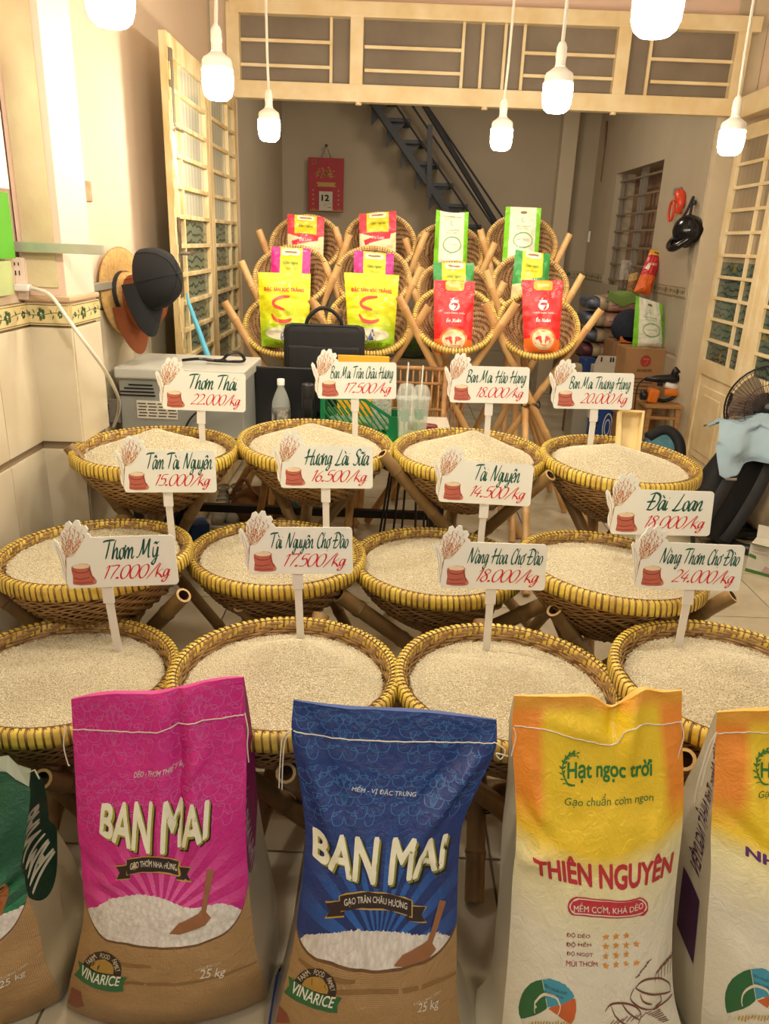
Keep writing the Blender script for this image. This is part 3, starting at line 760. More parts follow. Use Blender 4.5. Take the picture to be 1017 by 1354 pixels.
# ------------------------------------------------------------------ price signs
m_acryl = M('white_acrylic', 'e9ebe2', .22, spec=.5)
m_stem = M('white_stem', 'e2dfd8', .35)
INKG, INKR = ink('1d5b49', .35), ink('d3262c', .35)
WO = [(0, .05), (-.028, .10), (-.032, .17), (-.02, .24), (-.045, .30), (-.075, .42), (-.06, .455), (-.03, .425), (-.008, .36), (.002, .40), (-.006, .46), (.012, .52), (.045, .55), (.062, .60),
      (.095, .615), (.118, .585), (.15, .62), (.185, .615), (.195, .565), (.235, .57), (.255, .535), (.235, .50), (.262, .485), (.272, .46)]
def sign_art():
    rnd = random.Random(3); st = []
    root = (.012, .17)
    tips = [(.02, .47), (.06, .53), (.10, .555), (.15, .55), (.19, .52), (.22, .48), (.17, .43), (.09, .44)]
    for tx, ty in tips: st.append(ribbon([root, (root[0] + .012, .28), ((tx + .01) * .55, ty * .72), (tx, ty)], .0045, 5))
    st.append(ribbon([root, (.0, .10), (-.004, .04)], .006, 4)); st.append(ribbon([(.0, .1), (-.02, .22), (-.05, .40)], .004, 4)); st.append(ribbon([(-.05, .4), (-.01, .3), (.004, .14)], .004, 4))
    gr = []; g2 = []
    for tx, ty in tips:
        for k in range(13):
            t = .38 + .62 * k / 12; x, y = root[0] + (tx - root[0]) * t + rnd.uniform(-.010, .010), root[1] + .06 + (ty - root[1] - .06) * t
            a = rnd.choice((.9, 1.9, 1.3, 2.3)) + rnd.uniform(-.25, .25); L = .021
            (gr if k % 3 else g2).append(ribbon([(x, y), (x + L * .5 * math.cos(a), y + L * .5 * math.sin(a)), (x + L * math.cos(a), y + L * math.sin(a))], .0068, 2))
    _sc = lambda P_: [(.055 + (a - .06) * 1.16, .03 + (b - .03) * 1.16) for a, b in P_]
    sk = [(.065, .035), (.06, .045), (.068, .10), (.062, .15), (.066, .175), (.085, .19), (.14, .20), (.19, .195), (.212, .18), (.21, .15), (.218, .10), (.232, .085), (.245, .055), (.238, .035), (.20, .028), (.12, .026)]
    op = ell(.14, .178, .066, .02, 16)
    dk = [ribbon([(.07, .15), (.11, .128), (.17, .13), (.21, .155)], .006), ribbon([(.066, .09), (.12, .075), (.2, .09)], .005), ribbon([(.2, .16), (.206, .12), (.23, .06)], .006), ribbon([(.07, .05), (.14, .045), (.22, .05)], .005)]
    dk = join2(dk); return join2(st), join2(gr), join2(g2), face2(_sc(sk)), face2(_sc(op)), (_sc(dk[0]), dk[1]), face2(_sc(ell(.232, .055, .014, .02, 10)))
ART = sign_art()
def sign(title, price, tl, wpx, dep, base, tilt, label, tw=None, bh=.455):
    """tl = photo pixel of the board's lower left corner, wpx = its width in pixels, dep = distance in y, base = pixel of the foot"""
    o = P(tl[0], tl[1], y=dep); q = P(tl[0] + wpx * math.cos(math.radians(tilt)), tl[1] + wpx * math.sin(math.radians(tilt)), y=dep)
    ax = q - o; W = ax.length; ax.normalize(); up = (V((0, 0, 1)) - ax * ax.z); up.normalize()
    up = (up + V((0, .12, 0))).normalized(); ay = (up - ax * up.dot(ax)).normalized(); nn = ax.cross(ay)
    th = .004; foot = P(*base, y=dep + .01)
    root = thing('price_sign', label, 'sign', (foot.x, foot.y, foot.z - .05), 'price signs stuck in the rice')
    r = .035; out = [(0, .05)] + WO + [(1 - r, .46)] + [(1 - r + r * math.sin(k * PI / 8), bh - r + r * math.cos(k * PI / 8)) for k in range(1, 5)] + [(1 - r + r * math.cos(k * PI / 8), r - r * math.sin(k * PI / 8)) for k in range(5)] + [(r, 0), (r * .3, r * .3)]
    out[len(WO) + 1] = (1 - r, bh)
    out = out[1:]
    board = part('board', G().plate(out, o, ax * W, ay * W, th), m_acryl, root)
    def flat(items, mat, e):
        g = G(); vs, fs = items; g.add([o + ax * W * a + ay * W * b + nn * (th / 2 + e) for a, b in vs], fs); return part('print', g, mat, board)
    flat(ART[0], ink('c9a070'), .0004); flat(ART[1], ink('c4703c'), .0007); flat(ART[2], ink('dfa562'), .0007)
    flat(ART[3], ink('bd6552'), .0005); flat(ART[4], ink('ead6b4'), .0008); flat(ART[5], ink('7c2f2b'), .0009); flat(ART[6], ink('c9856a'), .0008)
    vf = script(title, .118); xs = [a[0] for a in vf[0]]; x0, x1 = min(xs), max(xs); tw = tw or .55
    sx = tw / (x1 - x0); sy = min(.175, max(sx * 1.35, .15)); cx = .62 if tw < .62 else .60
    if tw > .62: cx = .965 - tw / 2
    flat(([(cx - tw / 2 + (a - x0) * sx, .255 + b * sy) for a, b in vf[0]], vf[1]), INKG, .0005)
    vf = script(price, .092, .22); xs = [a[0] for a in vf[0]]; x0, x1 = min(xs), max(xs); pw = .60; sx = pw / (x1 - x0)
    flat(([(.64 - pw / 2 + (a - x0) * sx, .075 + b * .125) for a, b in vf[0]], vf[1]), INKR, .0005)
    # stem: a wide socket clipped behind the board and a narrower post that goes into the rice
    px = foot - o; s_ = px.dot(ax) / W; m0 = o + ax * (W * s_) - nn * .007
    lo = foot + V((0, 0, -.05)); mid = m0 - ay * (.16 * W)
    if mid.z < foot.z + .02: mid = m0.lerp(foot, .45)
    part('stem_socket', G().beam(m0 + ay * .10 * W, mid, W * .10, .006, up=(0, 1, 0)), m_stem, root)
    part('stem', G().beam(mid + ay * .02, lo, W * .072, .005, up=(0, 1, 0)), m_stem, root)
    return root

# ------------------------------------------------------------------ place the twelve rice baskets
NAMES = ['Thơm Mỹ', 'Tài Nguyên Chợ Đào', 'Nàng Hoa Chợ Đào', 'Nàng Thơm Chợ Đào', 'Tấm Tài Nguyên', 'Hương Lài Sữa', 'Tài Nguyên', 'Đài Loan', 'Thơm Thái', 'Ban Mai Trân Châu Hương', 'Ban Mai Hảo Hạng', 'Ban Mai Thượng Hạng']
ROWS = [ # x, y, z of the rim centre; tilt to viewer, roll; heap: edge, peak, px, py, flat; stand tops; crossing height
 (-.787, 1.639, .517, -1, 1, -.032, -.004, .02, .05, 1, [(56, 1030, 1.40), (185, .02, 1.12), (95, -.02, 1.08)], .15),
 (-.228, 1.607, .558, -1, 0, -.034, .034, .02, .06, 1, [(378, 1022, 1.36), (200, -.03, 1.1), (80, -.02, 1.08)], .18),
 (.320, 1.612, .553, 0, 2, -.034, .012, -.03, .02, 1, [(-40, -.10, 1.1), (215, -.04, 1.06), (95, -.02, 1.08)], .18),
 (.850, 1.601, .590, 1, 1, -.034, .010, .03, .05, 1, [(905, 1004, 1.36), (10, .0, 1.1), (90, -.02, 1.08)], .2),
 (-.851, 2.056, .660, -1, -2, -.020, .0, .02, .02, 1, [(243, 787, 1.93), (-14, 776, 1.98), (95, -.02, 1.08)], .25),
 (-.335, 2.219, .610, 0, 1, -.022, .006, -.03, -.01, 1, [(318, 800, 2.02), (470, 742, 2.40), (95, -.02, 1.08)], .22),
 (.177, 2.258, .584, 1, 1, -.026, .040, .10, .03, 0, [(448, 786, 2.08), (727, 796, 2.10), (60, -.02, 1.02)], .22),
 (.692, 2.109, .658, -1, 3, -.028, .008, .0, .04, 1, [(733, 806, 1.96), (969, 787, 2.00), (697, 713, 2.32)], .25),
 (-.800, 2.530, .852, 1, 0, -.030, .060, .0, .02, 0, [(90, 590, 2.45), (281, 626, 2.42), (90, -.02, 1.08)], .45),
 (-.257, 2.660, .861, 3, 2, -.030, .056, -.02, .03, 0, [(345, 606, 2.80), (500, 600, 2.80), (95, -.02, 1.08)], .45),
 (.299, 2.682, .843, 3, 0, -.030, .066, .02, .03, 0, [(505, 600, 2.52), (728, 628, 2.50), (90, -.02, 1.08)], .45),
 (.836, 2.627, .848, 3, 2, -.030, .052, -.03, .0, 0, [(735, 625, 2.76), (880, 625, 2.80), (90, -.02, 1.08)], .45)]
ROWN = ['front row', 'middle row', 'back row']
for i, (x, y, z, tlt, rl, edge, peak, ppx, ppy, flat, tops, kz) in enumerate(ROWS):
    nm = NAMES[i]; row = ROWN[i // 4]; rot = (math.radians(tlt), math.radians(rl), i * 1.1)
    E_ = Matrix.Rotation(rot[1], 4, 'Y') @ Matrix.Rotation(rot[0], 4, 'X') @ Matrix.Rotation(rot[2], 4, 'Z')
    t = thing('rice_basket', 'woven yellow-rimmed rice basket, %s, sign %s' % (row, nm), 'basket', (x, y, z), 'woven baskets of loose rice')
    t.rotation_euler = E_.to_euler(); kids(t, BIG)
    bed, gr = rice_mesh(i + 1, edge, peak, ppx, ppy, .245, 12000 if i < 4 else (8000 if i < 8 else 5500), flat, 1.0)
    rc = thing('rice_heap', 'loose white rice heap, %s, sign %s' % (row, nm), 'rice', (x, y, z), 'heaps of loose rice')
    rc.rotation_euler = (Matrix.Rotation(rot[1], 4, 'Y') @ Matrix.Rotation(rot[0], 4, 'X')).to_euler(); kids(rc, [('rice_bed', bed, 'stuff'), ('loose_grains', gr, 'stuff')])
    stand('bamboo tripod, %s, under the %s basket' % (row, nm), (x, y, z), .31, tops, kz, r=.024 if i < 8 else .021, grp='bamboo stands under the rice baskets', off=.05)

SG = [ # title, price, lower-left px, width px, y, foot px, tilt, title width
 ('Thơm Mỹ', '17.000/kg', (90, 778), 147, 1.76, (158, 858), -2.2, .50),
 ('Tài Nguyên Chợ Đào', '17.500/kg', (329, 759), 138, 1.79, (398, 834), -.3, .74),
 ('Nàng Hoa Chợ Đào', '18.000/kg', (582, 777), 138, 1.77, (643, 858), 1.5, .72),
 ('Nàng Thơm Chợ Đào', '24.000/kg', (839, 777), 138, 1.76, (897, 852), 2.0, .76),
 ('Tấm Tài Nguyên', '15.000/kg', (165, 651), 122, 2.17, (228, 704), .0, .70),
 ('Hương Lài Sữa', '16.500/kg', (371, 645), 122, 2.31, (432, 698), .5, .70),
 ('Tài Nguyên', '14.500/kg', (579, 663), 122, 2.35, (636, 708), 3.2, .48),
 ('Đài Loan', '18.000/kg', (806, 706), 132, 2.21, (840, 760), 1.2, .56),
 ('Thơm Thái', '22.000/kg', (215, 541), 110, 2.62, (268, 581), 2.2, .58),
 ('Ban Mai Trân Châu Hương', '17.500/kg', (420, 527), 104, 2.77, (470, 580), .3, .80),
 ('Ban Mai Hảo Hạng', '18.000/kg', (594, 532), 104, 2.79, (644, 574), 1.0, .76),
 ('Ban Mai Thượng Hạng', '20.000/kg', (731, 540), 104, 2.72, (780, 592), 1.0, .78)]
for (ti, pr, tl_, wp, dep, base, tilt, tw) in SG:
    sign(ti, pr, tl_, wp, dep, base, tilt, 'white price sign reading %s' % ti, tw)

# ================================================================== 25 KG SACKS IN FRONT
def crv(rows, vs):                                   # smooth interpolation of row tuples
    n = len(rows); out = []
    for v in vs:
        t = v * (n - 1); i = min(int(t), n - 2); f = t - i
        p = [rows[min(max(i + j, 0), n - 1)] for j in (-1, 0, 1, 2)]
        out.append([.5 * ((2 * p[1][c]) + (-p[0][c] + p[2][c]) * f + (2 * p[0][c] - 5 * p[1][c] + 4 * p[2][c] - p[3][c]) * f * f + (-p[0][c] + 3 * p[1][c] - 3 * p[2][c] + p[3][c]) * f ** 3) for c in range(len(p[0]))])
    return np.array(out)
def sack_shape(rows, folds=(), seed=0, top=None, amp=1.0, tilt=0.0):
    """rows bottom to top: (pxL, pyL, pxR, pyR, y, bulge, thickness). Returns the front Surf and the side/back grids"""
    W = []
    for k, (a, b, c, d, y, bu, thk) in enumerate(rows):
        L, R_ = (P(a, b, z=0.004), P(c, d, z=0.004)) if k == 0 else (P(a, b, y=y - tilt), P(c, d, y=y + tilt))
        W.append(list(L) + list(R_) + [bu, thk])
    NV, NU = 110, 60
    C = crv(W, np.linspace(0, 1, NV)); us = np.linspace(0, 1, NU); A = np.zeros((NV, NU, 3))
    for i in range(NV):
        L, R_, bu = C[i, :3], C[i, 3:6], C[i, 6]; v = i / (NV - 1)
        for j, u in enumerate(us):
            p = L + (R_ - L) * u; e = 2 * u - 1
            dy = -bu * (1 - abs(e) ** 2.6)
            dy += amp * (.006 * noise.noise(V((u * 3.2 + seed, v * 7, seed))) + .0028 * noise.noise(V((u * 9 + v * 5, v * 16 - u * 4, seed + 5))) + .0016 * abs(noise.noise(V((u * 16 - v * 9, v * 20 + u * 8, seed + 9))))) * (.35 + .65 * min(1, 8 * v)) * min(1, 8 * min(u, 1 - u) + .25)
            for (u0, v0, u1, v1, wd, am) in folds:
                fx, fy = u1 - u0, (v1 - v0) * 2; L2 = fx * fx + fy * fy; t = ((u - u0) * fx + (v - v0) * 2 * fy) / L2; tc = min(1, max(0, t))
                dd = math.hypot(u - u0 - fx * tc, (v - v0) * 2 - fy * tc); dy -= am * math.exp(-(dd / wd) ** 2) * math.sin(PI * min(1, max(.12, tc * .9 + .05)))
            A[i, j] = p; A[i, j, 1] += dy
            if top is not None and v > .8: A[i, j, 2] += top(u) * ((v - .8) / .2) ** 2
            if i == 0: A[i, j, 2] = .004
    A[:, :, 2] = np.maximum(A[:, :, 2], .003)
    thk = C[:, 7]
    def side(edge, sg):
        n = 9; S = np.zeros((NV, n, 3))
        for k in range(n):
            f = k / (n - 1); S[:, k] = edge; S[:, k, 1] += thk * f; pin = np.minimum(.028, thk * .22) * math.sin(PI * f) * (np.linspace(0, 1, NV) * 1.5 - .35).clip(-.6, 1)
            S[:, k, 0] += sg * (-pin + .0)
        return S
    Rs, Ls = side(A[:, -1], 1), side(A[:, 0], -1)
    B = A.copy()
    for j, u in enumerate(us):
        B[:, j] = Ls[:, -1] * (1 - u) + Rs[:, -1] * u; B[:, j, 1] += .3 * C[:, 6] * (1 - abs(2 * u - 1) ** 2.6)
        B[:, j, 2] = A[:, j, 2]
    return Surf(A), Surf(Rs), Surf(Ls[:, ::-1]), B
def uvmesh(name, A, mat, off, flip=False):
    g = G().grid(A, flip=flip); me = mesh_from(name, g, mat, off, True); uvl = me.uv_layers.new(name='UVMap')
    h, w_ = A.shape[:2]; li = np.zeros(len(me.loops), int); me.loops.foreach_get('vertex_index', li)
    uv = np.stack([(li % w_) / (w_ - 1), (li // w_) / (h - 1)], 1).astype(np.float32); uvl.data.foreach_set('uv', uv.ravel()); return me
def curve_node(t, pts, x):
    nd = t.n('FloatCurve'); c = nd.mapping.curves[0]; nd.mapping.use_clip = False
    pts = sorted(pts)
    c.points[0].location = pts[0]; c.points[1].location = pts[-1]
    for p in pts[1:-1]: c.points.new(*p)
    nd.mapping.update(); nd.inputs['Factor'].default_value = 1; t.l(x, nd.inputs['Value']); return nd.outputs[0]
def clampn(t, f, a=0.0, b=1.0): return t.math('MINIMUM', t.math('MAXIMUM', f, a), b)
def crinkle(t, uv, s1=.35, scale=1.0, rough=.3):
    mp = t.n('Mapping'); mp.inputs['Scale'].default_value = (9 * scale, 18 * scale, 1); t.l(uv, mp.inputs[0])
    a = t.n('TexNoise'); a.inputs['Scale'].default_value = 1.6; a.inputs['Detail'].default_value = 7; a.inputs['Roughness'].default_value = .62; a.inputs['Distortion'].default_value = 1.4; t.l(mp.outputs[0], a.inputs['Vector'])
    mp2 = t.n('Mapping'); mp2.inputs['Scale'].default_value = (130, 250, 1); t.l(uv, mp2.inputs[0])
    c = t.n('TexChecker'); c.inputs['Scale'].default_value = 1; t.l(mp2.outputs[0], c.inputs['Vector'])
    h = t.math('ADD', a.outputs[0], t.math('MULTIPLY', c.outputs[1], .03))
    t.bump(h, s1, .02); t.b.inputs['Roughness'].default_value = rough
    t.b.inputs['Coat Weight'].default_value = .22; t.b.inputs['Coat Roughness'].default_value = .16
    return a.outputs[0]
def burlap(t, uv):
    mp = t.n('Mapping'); mp.inputs['Scale'].default_value = (75, 150, 1); t.l(uv, mp.inputs[0])
    w1 = t.n('TexWave'); w1.inputs['Scale'].default_value = .5; w1.inputs['Distortion'].default_value = 1.0; t.l(mp.outputs[0], w1.inputs['Vector'])
    w2 = t.n('TexWave'); w2.bands_direction = 'Y'; w2.inputs['Scale'].default_value = .5; w2.inputs['Distortion'].default_value = 1.0; t.l(mp.outputs[0], w2.inputs['Vector'])
    nz = t.n('TexNoise'); nz.inputs['Scale'].default_value = 7; nz.inputs['Detail'].default_value = 5; t.l(uv, nz.inputs['Vector'])
    f = t.math('MULTIPLY', w1.outputs[0], w2.outputs[0])
    a = t.mix(f, srgb('9a7748'), srgb('cfab78')); return t.mix(t.math('MULTIPLY', clampn(t, t.math('MULTIPLY_ADD', nz.outputs[0], 2.2, -.8)), .6), a, srgb('a9834f'))
def banmai_mat(name, top, ray, deep, S, burl, rice, fan):
    """printed face: plain upper field, fanned rays, heap of rice, burlap bag; outlines are curves in the sack's own UV space"""
    t = NT(name); tc = t.n('TexCoord'); uv = tc.outputs['UV']; sx = t.n('SeparateXYZ'); t.l(uv, sx.inputs[0]); U, W = sx.outputs[0], sx.outputs[1]
    bu = curve_node(t, [S.inv(*q) for q in burl], U); ri = curve_node(t, [S.inv(*q) for q in rice], U)
    mp = t.n('Mapping'); mp.inputs['Scale'].default_value = (60, 90, 1); t.l(uv, mp.inputs[0])
    nz = t.n('TexNoise'); nz.inputs['Scale'].default_value = 1.0; t.l(mp.outputs[0], nz.inputs['Vector'])
    jag = t.math('MULTIPLY_ADD', nz.outputs[0], .012, -.006)
    f0 = S.inv(*fan); du = t.math('SUBTRACT', U, f0[0]); dvv = t.math('MULTIPLY', t.math('SUBTRACT', W, f0[1]), 2.0)
    an = t.math('ARCTAN2', du, dvv); ry = t.math('GREATER_THAN', t.math('SINE', t.math('MULTIPLY', an, 22.0)), .05)
    rad = t.math('SQRT', t.math('ADD', t.math('MULTIPLY', du, du), t.math('MULTIPLY', dvv, dvv)))
    fade = clampn(t, t.math('MULTIPLY_ADD', rad, -2.6, 1.45))
    base = t.mix(t.math('MULTIPLY', ry, fade), srgb(top), srgb(ray))
    base = t.mix(t.math('MULTIPLY', t.math('SUBTRACT', 1.0, ry), t.math('MULTIPLY', fade, .4)), base, srgb(deep))
    base = t.mix(t.math('LESS_THAN', W, .0), base, srgb(deep))
    # rice print
    v = t.n('TexVoronoi'); mp2 = t.n('Mapping'); mp2.inputs['Scale'].default_value = (42, 60, 1); mp2.inputs['Rotation'].default_value = (0, 0, .6); t.l(uv, mp2.inputs[0]); t.l(mp2.outputs[0], v.inputs['Vector']); v.inputs['Scale'].default_value = 1.0
    rc = t.mix(clampn(t, t.math('MULTIPLY', v.outputs['Distance'], 1.0)), srgb('f6f2ec'), srgb('d2c8bd'))
    base = t.mix(t.math('LESS_THAN', W, t.math('ADD', ri, jag)), base, rc)
    bl = burlap(t, uv)
    base = t.mix(t.math('LESS_THAN', W, t.math('ADD', bu, .006)), base, srgb('6f4f2c')); base = t.mix(t.math('LESS_THAN', W, bu), base, bl)
    # darker print rows of the sack's rolled hem
    cr_ = crinkle(t, uv, .42)
    t.l(base, t.b.inputs['Base Color'])
    rg = t.math('MULTIPLY_ADD', t.math('LESS_THAN', W, bu), .18, .26); t.l(rg, t.b.inputs['Roughness'])
    return t.m
def swirls(seed, n=5):
    """damask flourishes, mirrored about u = .5, in the unit box"""
    st = []
    def spiral(cx, cy, r, a0, turns, sg):
        return [(cx + sg * r * (1 - k / 16 * .85) * math.cos(a0 + k / 16 * turns * 2 * PI), cy + r * .55 * (1 - k / 16 * .85) * math.sin(a0 + k / 16 * turns * 2 * PI)) for k in range(17)]
    for (cx, cy, r, a0, tn) in ((.06, .86, .055, 0, 1.2), (.17, .95, .05, 2, -1.2), (.27, .84, .065, 4, 1.3), (.38, .93, .05, 1, -1.2), (.10, .66, .06, 3, 1.2), (.22, .58, .07, 5, -1.3), (.35, .68, .065, 0, 1.2), (.44, .52, .05, 2, -1.1), (.08, .40, .05, 1, 1.2), (.28, .36, .05, 4, -1.1), (.40, .24, .05, 0, 1.2), (.18, .24, .04, 3, 1.1), (.45, .80, .03, 2, 1.1)):
        for sg in (1, -1):
            c = cx if sg > 0 else 1 - cx
            st.append(ribbon(spiral(c, cy, r * 1.15, a0, tn, sg), .011, 2))
            st.append(ribbon([(c - sg * r, cy), (c - sg * r * .4, cy - .14), (c + sg * r * 1.3, cy - .16), (c + sg * r * 2.0, cy - .05)], .010, 5))
            st.append(ribbon(ell(c + sg * r * 1.2, cy + .03, r * .35, r * .22, 10), .008, 0, True))
    for cy in (.78, .45):
        for a in (-.9, -.45, 0, .45, .9):
            st.append(ribbon([(.5, cy - .08), (.5 + .06 * math.sin(a) * .7, cy), (.5 + .055 * math.sin(a), cy + .07 * math.cos(a) + .03)], .006, 4))
            st.append(ribbon([(.5 + .055 * math.sin(a), cy + .07 * math.cos(a) + .03), (.5 + .02 * math.sin(a), cy + .02)], .004, 4))
    return join2(st)
m_thread = M('cotton_thread', 'e3ddcf', .8)
def stitch(parent, S, pts, ends, name='stitch_thread'):
    uv = [S.inv(*q) for q in pts]; uv = crom(uv, 6); p3 = S.at(uv, .0022)
    g = G().tube([V(q) + V((0, 0, .0006 * (-1) ** i)) for i, q in enumerate(p3)], .0013, 5)
    for e in ends: g.tube(crom([tuple(q) for q in e], 4), .0013, 5)
    return part(name, g, m_thread, parent)
def vstroke(g, S, off, pxpts, wd, k=5, closed=False):
    stick(g, S, ribbon([S.inv(*q) for q in pxpts], wd, k, closed), off, None)
def put_text(parent, S, s, q, col, off=.0010, bow=0, top=0, bold=.0, shear=0, name='lettering', rough=.45, box=None):
    g = G(); qq = S.quad(*q); stick(g, S, warp(norm01(text2d(s, shear, bold)), qq, bow, top), off, .04); return part(name, g, ink(col, rough), parent)
def poly_px(g, S, pts, off): stick(g, S, face2([S.inv(*q) for q in pts]), off, .05)
GL3 = {  # heavy display capitals in a unit box (outline polygons; holes bridged)
 'B': [[(.08, 0), (.16, .10), (.16, .90), (.0, 1.0), (.62, 1.0), (.88, .86), (.88, .66), (.70, .54), (.95, .40), (.95, .16), (.70, .0), (.08, 0)]],
}
def banmai_logo(parent, S, q, bow, cream='f1efd6', glow='a39b2e', dark='1e1a12', word='BAN MAI'):
    def lay(dx, dy, bold, col, off):
        qq = [(x + dx, y + dy) for x, y in q]; put_text(parent, S, word, qq, col, off, bow, .06, bold, .06, name='logo_lettering')
    lay(4, 4.5, .045, dark, .0008); lay(2, 2.2, .045, glow, .0011); lay(0, 0, .038, cream, .0014)
def ribbon_banner(parent, S, q, word, tailc='33221c', edge='c6a24a', txt='e9e2cf'):
    (x0, y0), (x1, y1), h, bow = q
    pt = lambda a, b, e=0: (x0 + (x1 - x0) * a, y0 + (y1 - y0) * a + h * b + bow * (2 * a - 1) ** 2 + e)
    body = [pt(k / 10, 0) for k in range(11)] + [pt(1 - k / 10, 1) for k in range(11)]
    for e, c, o in ((1.6, edge, .0008), (0, tailc, .0011)):
        g = G()
        for s_ in (0, 1):
            bx, by = pt(s_, .35); d = (2 * s_ - 1); W_ = abs(x1 - x0) * .20
            poly_px(g, S, [(bx - d * W_ * .3, by - e), (bx + d * (W_ + e), by + h * .1 - e), (bx + d * (W_ * .7), by + h * .55), (bx + d * (W_ + e), by + h * 1.0 + e), (bx - d * W_ * .3, by + h * .9 + e)], o)
        cx, cy = (x0 + x1) / 2, (y0 + y1) / 2 + h / 2
        poly_px(g, S, [(cx + (a - cx) * (1 + e * .02), cy + (b - cy) * (1 + e * .08)) for a, b in body], o + .0003)
        part('ribbon_print', g, ink(c), parent)
    g = G(); vf = norm01(text2d(word, 0, .02)); out = []
    for a, b in vf[0]: out.append(S.inv(*pt(.06 + .88 * a, .85 - .70 * b)))
    # coarse pixel inversion is refined by blending along the letter row
    q4 = [S.inv(*pt(.06, .15)), S.inv(*pt(.94, .15)), S.inv(*pt(.94, .85)), S.inv(*pt(.06, .85))]
    mid_t = S.inv(*pt(.5, .15)); mid_b = S.inv(*pt(.5, .85)); bt_ = (mid_t[1] - (q4[0][1] + q4[1][1]) / 2)
    vs = []
    for a, b in vf[0]:
        x = (1 - a) * (b * q4[0][0] + (1 - b) * q4[3][0]) + a * (b * q4[1][0] + (1 - b) * q4[2][0])
        y = (1 - a) * (b * q4[0][1] + (1 - b) * q4[3][1]) + a * (b * q4[1][1] + (1 - b) * q4[2][1]) + bt_ * (1 - (2 * a - 1) ** 2)
        vs.append((x, y))
    stick(g, S, (vs, vf[1]), .0018, .04); part('lettering', g, ink(txt), parent)
def vinarice(parent, S, c, sc=1.0, rot=.42):
    def T(x, y): ca, sa = math.cos(rot), math.sin(rot); return (c[0] + sc * (x * ca - y * sa), c[1] + sc * (x * sa + y * ca))
    g = G(); poly_px(g, S, [T(*q) for q in [(-26, -4)] + [(26 * math.cos(a), -4 - 25 * math.sin(a)) for a in [PI - k * PI / 14 for k in range(15)]] + [(26, 6), (-26, 6)]], .0009); part('badge_print', g, ink('3a2a1c'), parent)
    g = G(); poly_px(g, S, [T(16 * math.cos(a), -4 - 15 * math.sin(a)) for a in [PI - k * PI / 10 for k in range(11)]], .0012)
    for k in range(7): vstroke(g, S, .0013, [T(-10 + k * 3.4, -4), T(-12 + k * 4, -14)], .008)
    part('badge_print', g, ink('b08a3e'), parent)
    g = G(); poly_px(g, S, [T(-34, -8), T(34, -6), T(31, 4), T(35, 13), T(-33, 12), T(-29, 2)], .0016); part('badge_print', g, ink('2e6b3c'), parent)
    put_text(parent, S, 'VINARICE', [T(-26, -4.5), T(27, -4), T(27, 9), T(-26, 9)], 'f0eee0', .0021, bold=.02)
    for w_, a0, a1 in (('FARM', 170, 128), ('FOOD', 112, 75), ('FAMILY', 62, 14)):
        am = math.radians((a0 + a1) / 2); x, y = 20.5 * math.cos(am), -4 - 20 * math.sin(am); ln = 20 * math.radians(a0 - a1) * .5; tx, ty = math.sin(am), math.cos(am)
        nx, ny = math.cos(am), -math.sin(am)
        pts = [T(x - tx * ln + nx * 3, y - ty * ln + ny * 3), T(x + tx * ln + nx * 3, y + ty * ln + ny * 3), T(x + tx * ln - nx * 3, y + ty * ln - ny * 3), T(x - tx * ln - nx * 3, y - ty * ln - ny * 3)]
        put_text(parent, S, w_, pts, 'e8dcc4', .0016, bold=.01)
def spatula(parent, S, top, bot):
    (x0, y0), (x1, y1) = top, bot; dx, dy = x1 - x0, y1 - y0; L = math.hypot(dx, dy); dx /= L; dy /= L; nx, ny = -dy, dx
    f = lambda a, b: (x0 + dx * L * a + nx * b, y0 + dy * L * a + ny * b)
    g = G(); poly_px(g, S, [f(0, -4.5), f(.5, -3.4), f(.72, -3), f(.80, -11), (x1 + 5, y1 - 2), (x1 - 28, y1 + 10), (x1 - 42, y1 + 9), (x1 - 30, y1 - 5), f(.78, 8), f(.70, 3.5), f(.5, 4), f(0, 4.5)], .0012)
    part('spatula_print', g, ink('9b6840'), parent)
def side_mat(name, a, b, split, splitb=.30):
    t = NT(name); tc = t.n('TexCoord'); sx = t.n('SeparateXYZ'); t.l(tc.outputs['UV'], sx.inputs[0])
    e = t.math('MULTIPLY', t.math('SUBTRACT', sx.outputs[0], .45), t.math('SUBTRACT', sx.outputs[0], .45))
    f = t.math('GREATER_THAN', t.math('SUBTRACT', sx.outputs[1], t.math('MULTIPLY', e, .5)), split)
    t.l(t.mix(f, srgb(b), srgb(a)), t.b.inputs['Base Color']); crinkle(t, tc.outputs['UV'], .2); return t.m

def sack(name, label, rows, mat_front, mat_r, mat_l, folds, seed, top=None, tilt=0.0, amp=1.0):
    Sf, Sr, Sl, B = sack_shape(rows, folds, seed, top, amp, tilt)
    c = (Sf.A[0, 0] + Sf.A[0, -1]) / 2; root = thing('rice_sack', label, 'sack', (float(c[0]), float(c[1]) + .08, 0), 'large sacks standing in front')
    mf = mat_front(Sf) if callable(mat_front) else mat_front
    front = part('front_panel', uvmesh('front_panel', Sf.A, mf, wl(root)), None, root)
    part('side_gusset', uvmesh('side_gusset', Sr.A, mat_r, wl(root)), None, root)
    part('side_gusset', uvmesh('side_gusset', Sl.A, mat_l, wl(root)), None, root)
    m_b = M(name + '_back', {'pink': 'c23a8a', 'blue': '2a4a8c', 'green': '2a6a4c'}.get(name, 'dfae50'), .5)
    back = part('back_panel', uvmesh('back_panel', B[:, ::-1], m_b, wl(root)), None, root)
    g = G(); bot = Sf.A[0].tolist() + B[0][::-1].tolist(); g.add(bot, [tuple(range(len(bot)))])
    topl = np.stack([Sf.A[-1], B[-1]], 0); g.grid(topl); part('seam_strips', g, m_b, root, 'stuff')
    for o in (front, back): WL[o.name] = wl(root)
    return root, front, Sf, Sr, Sl

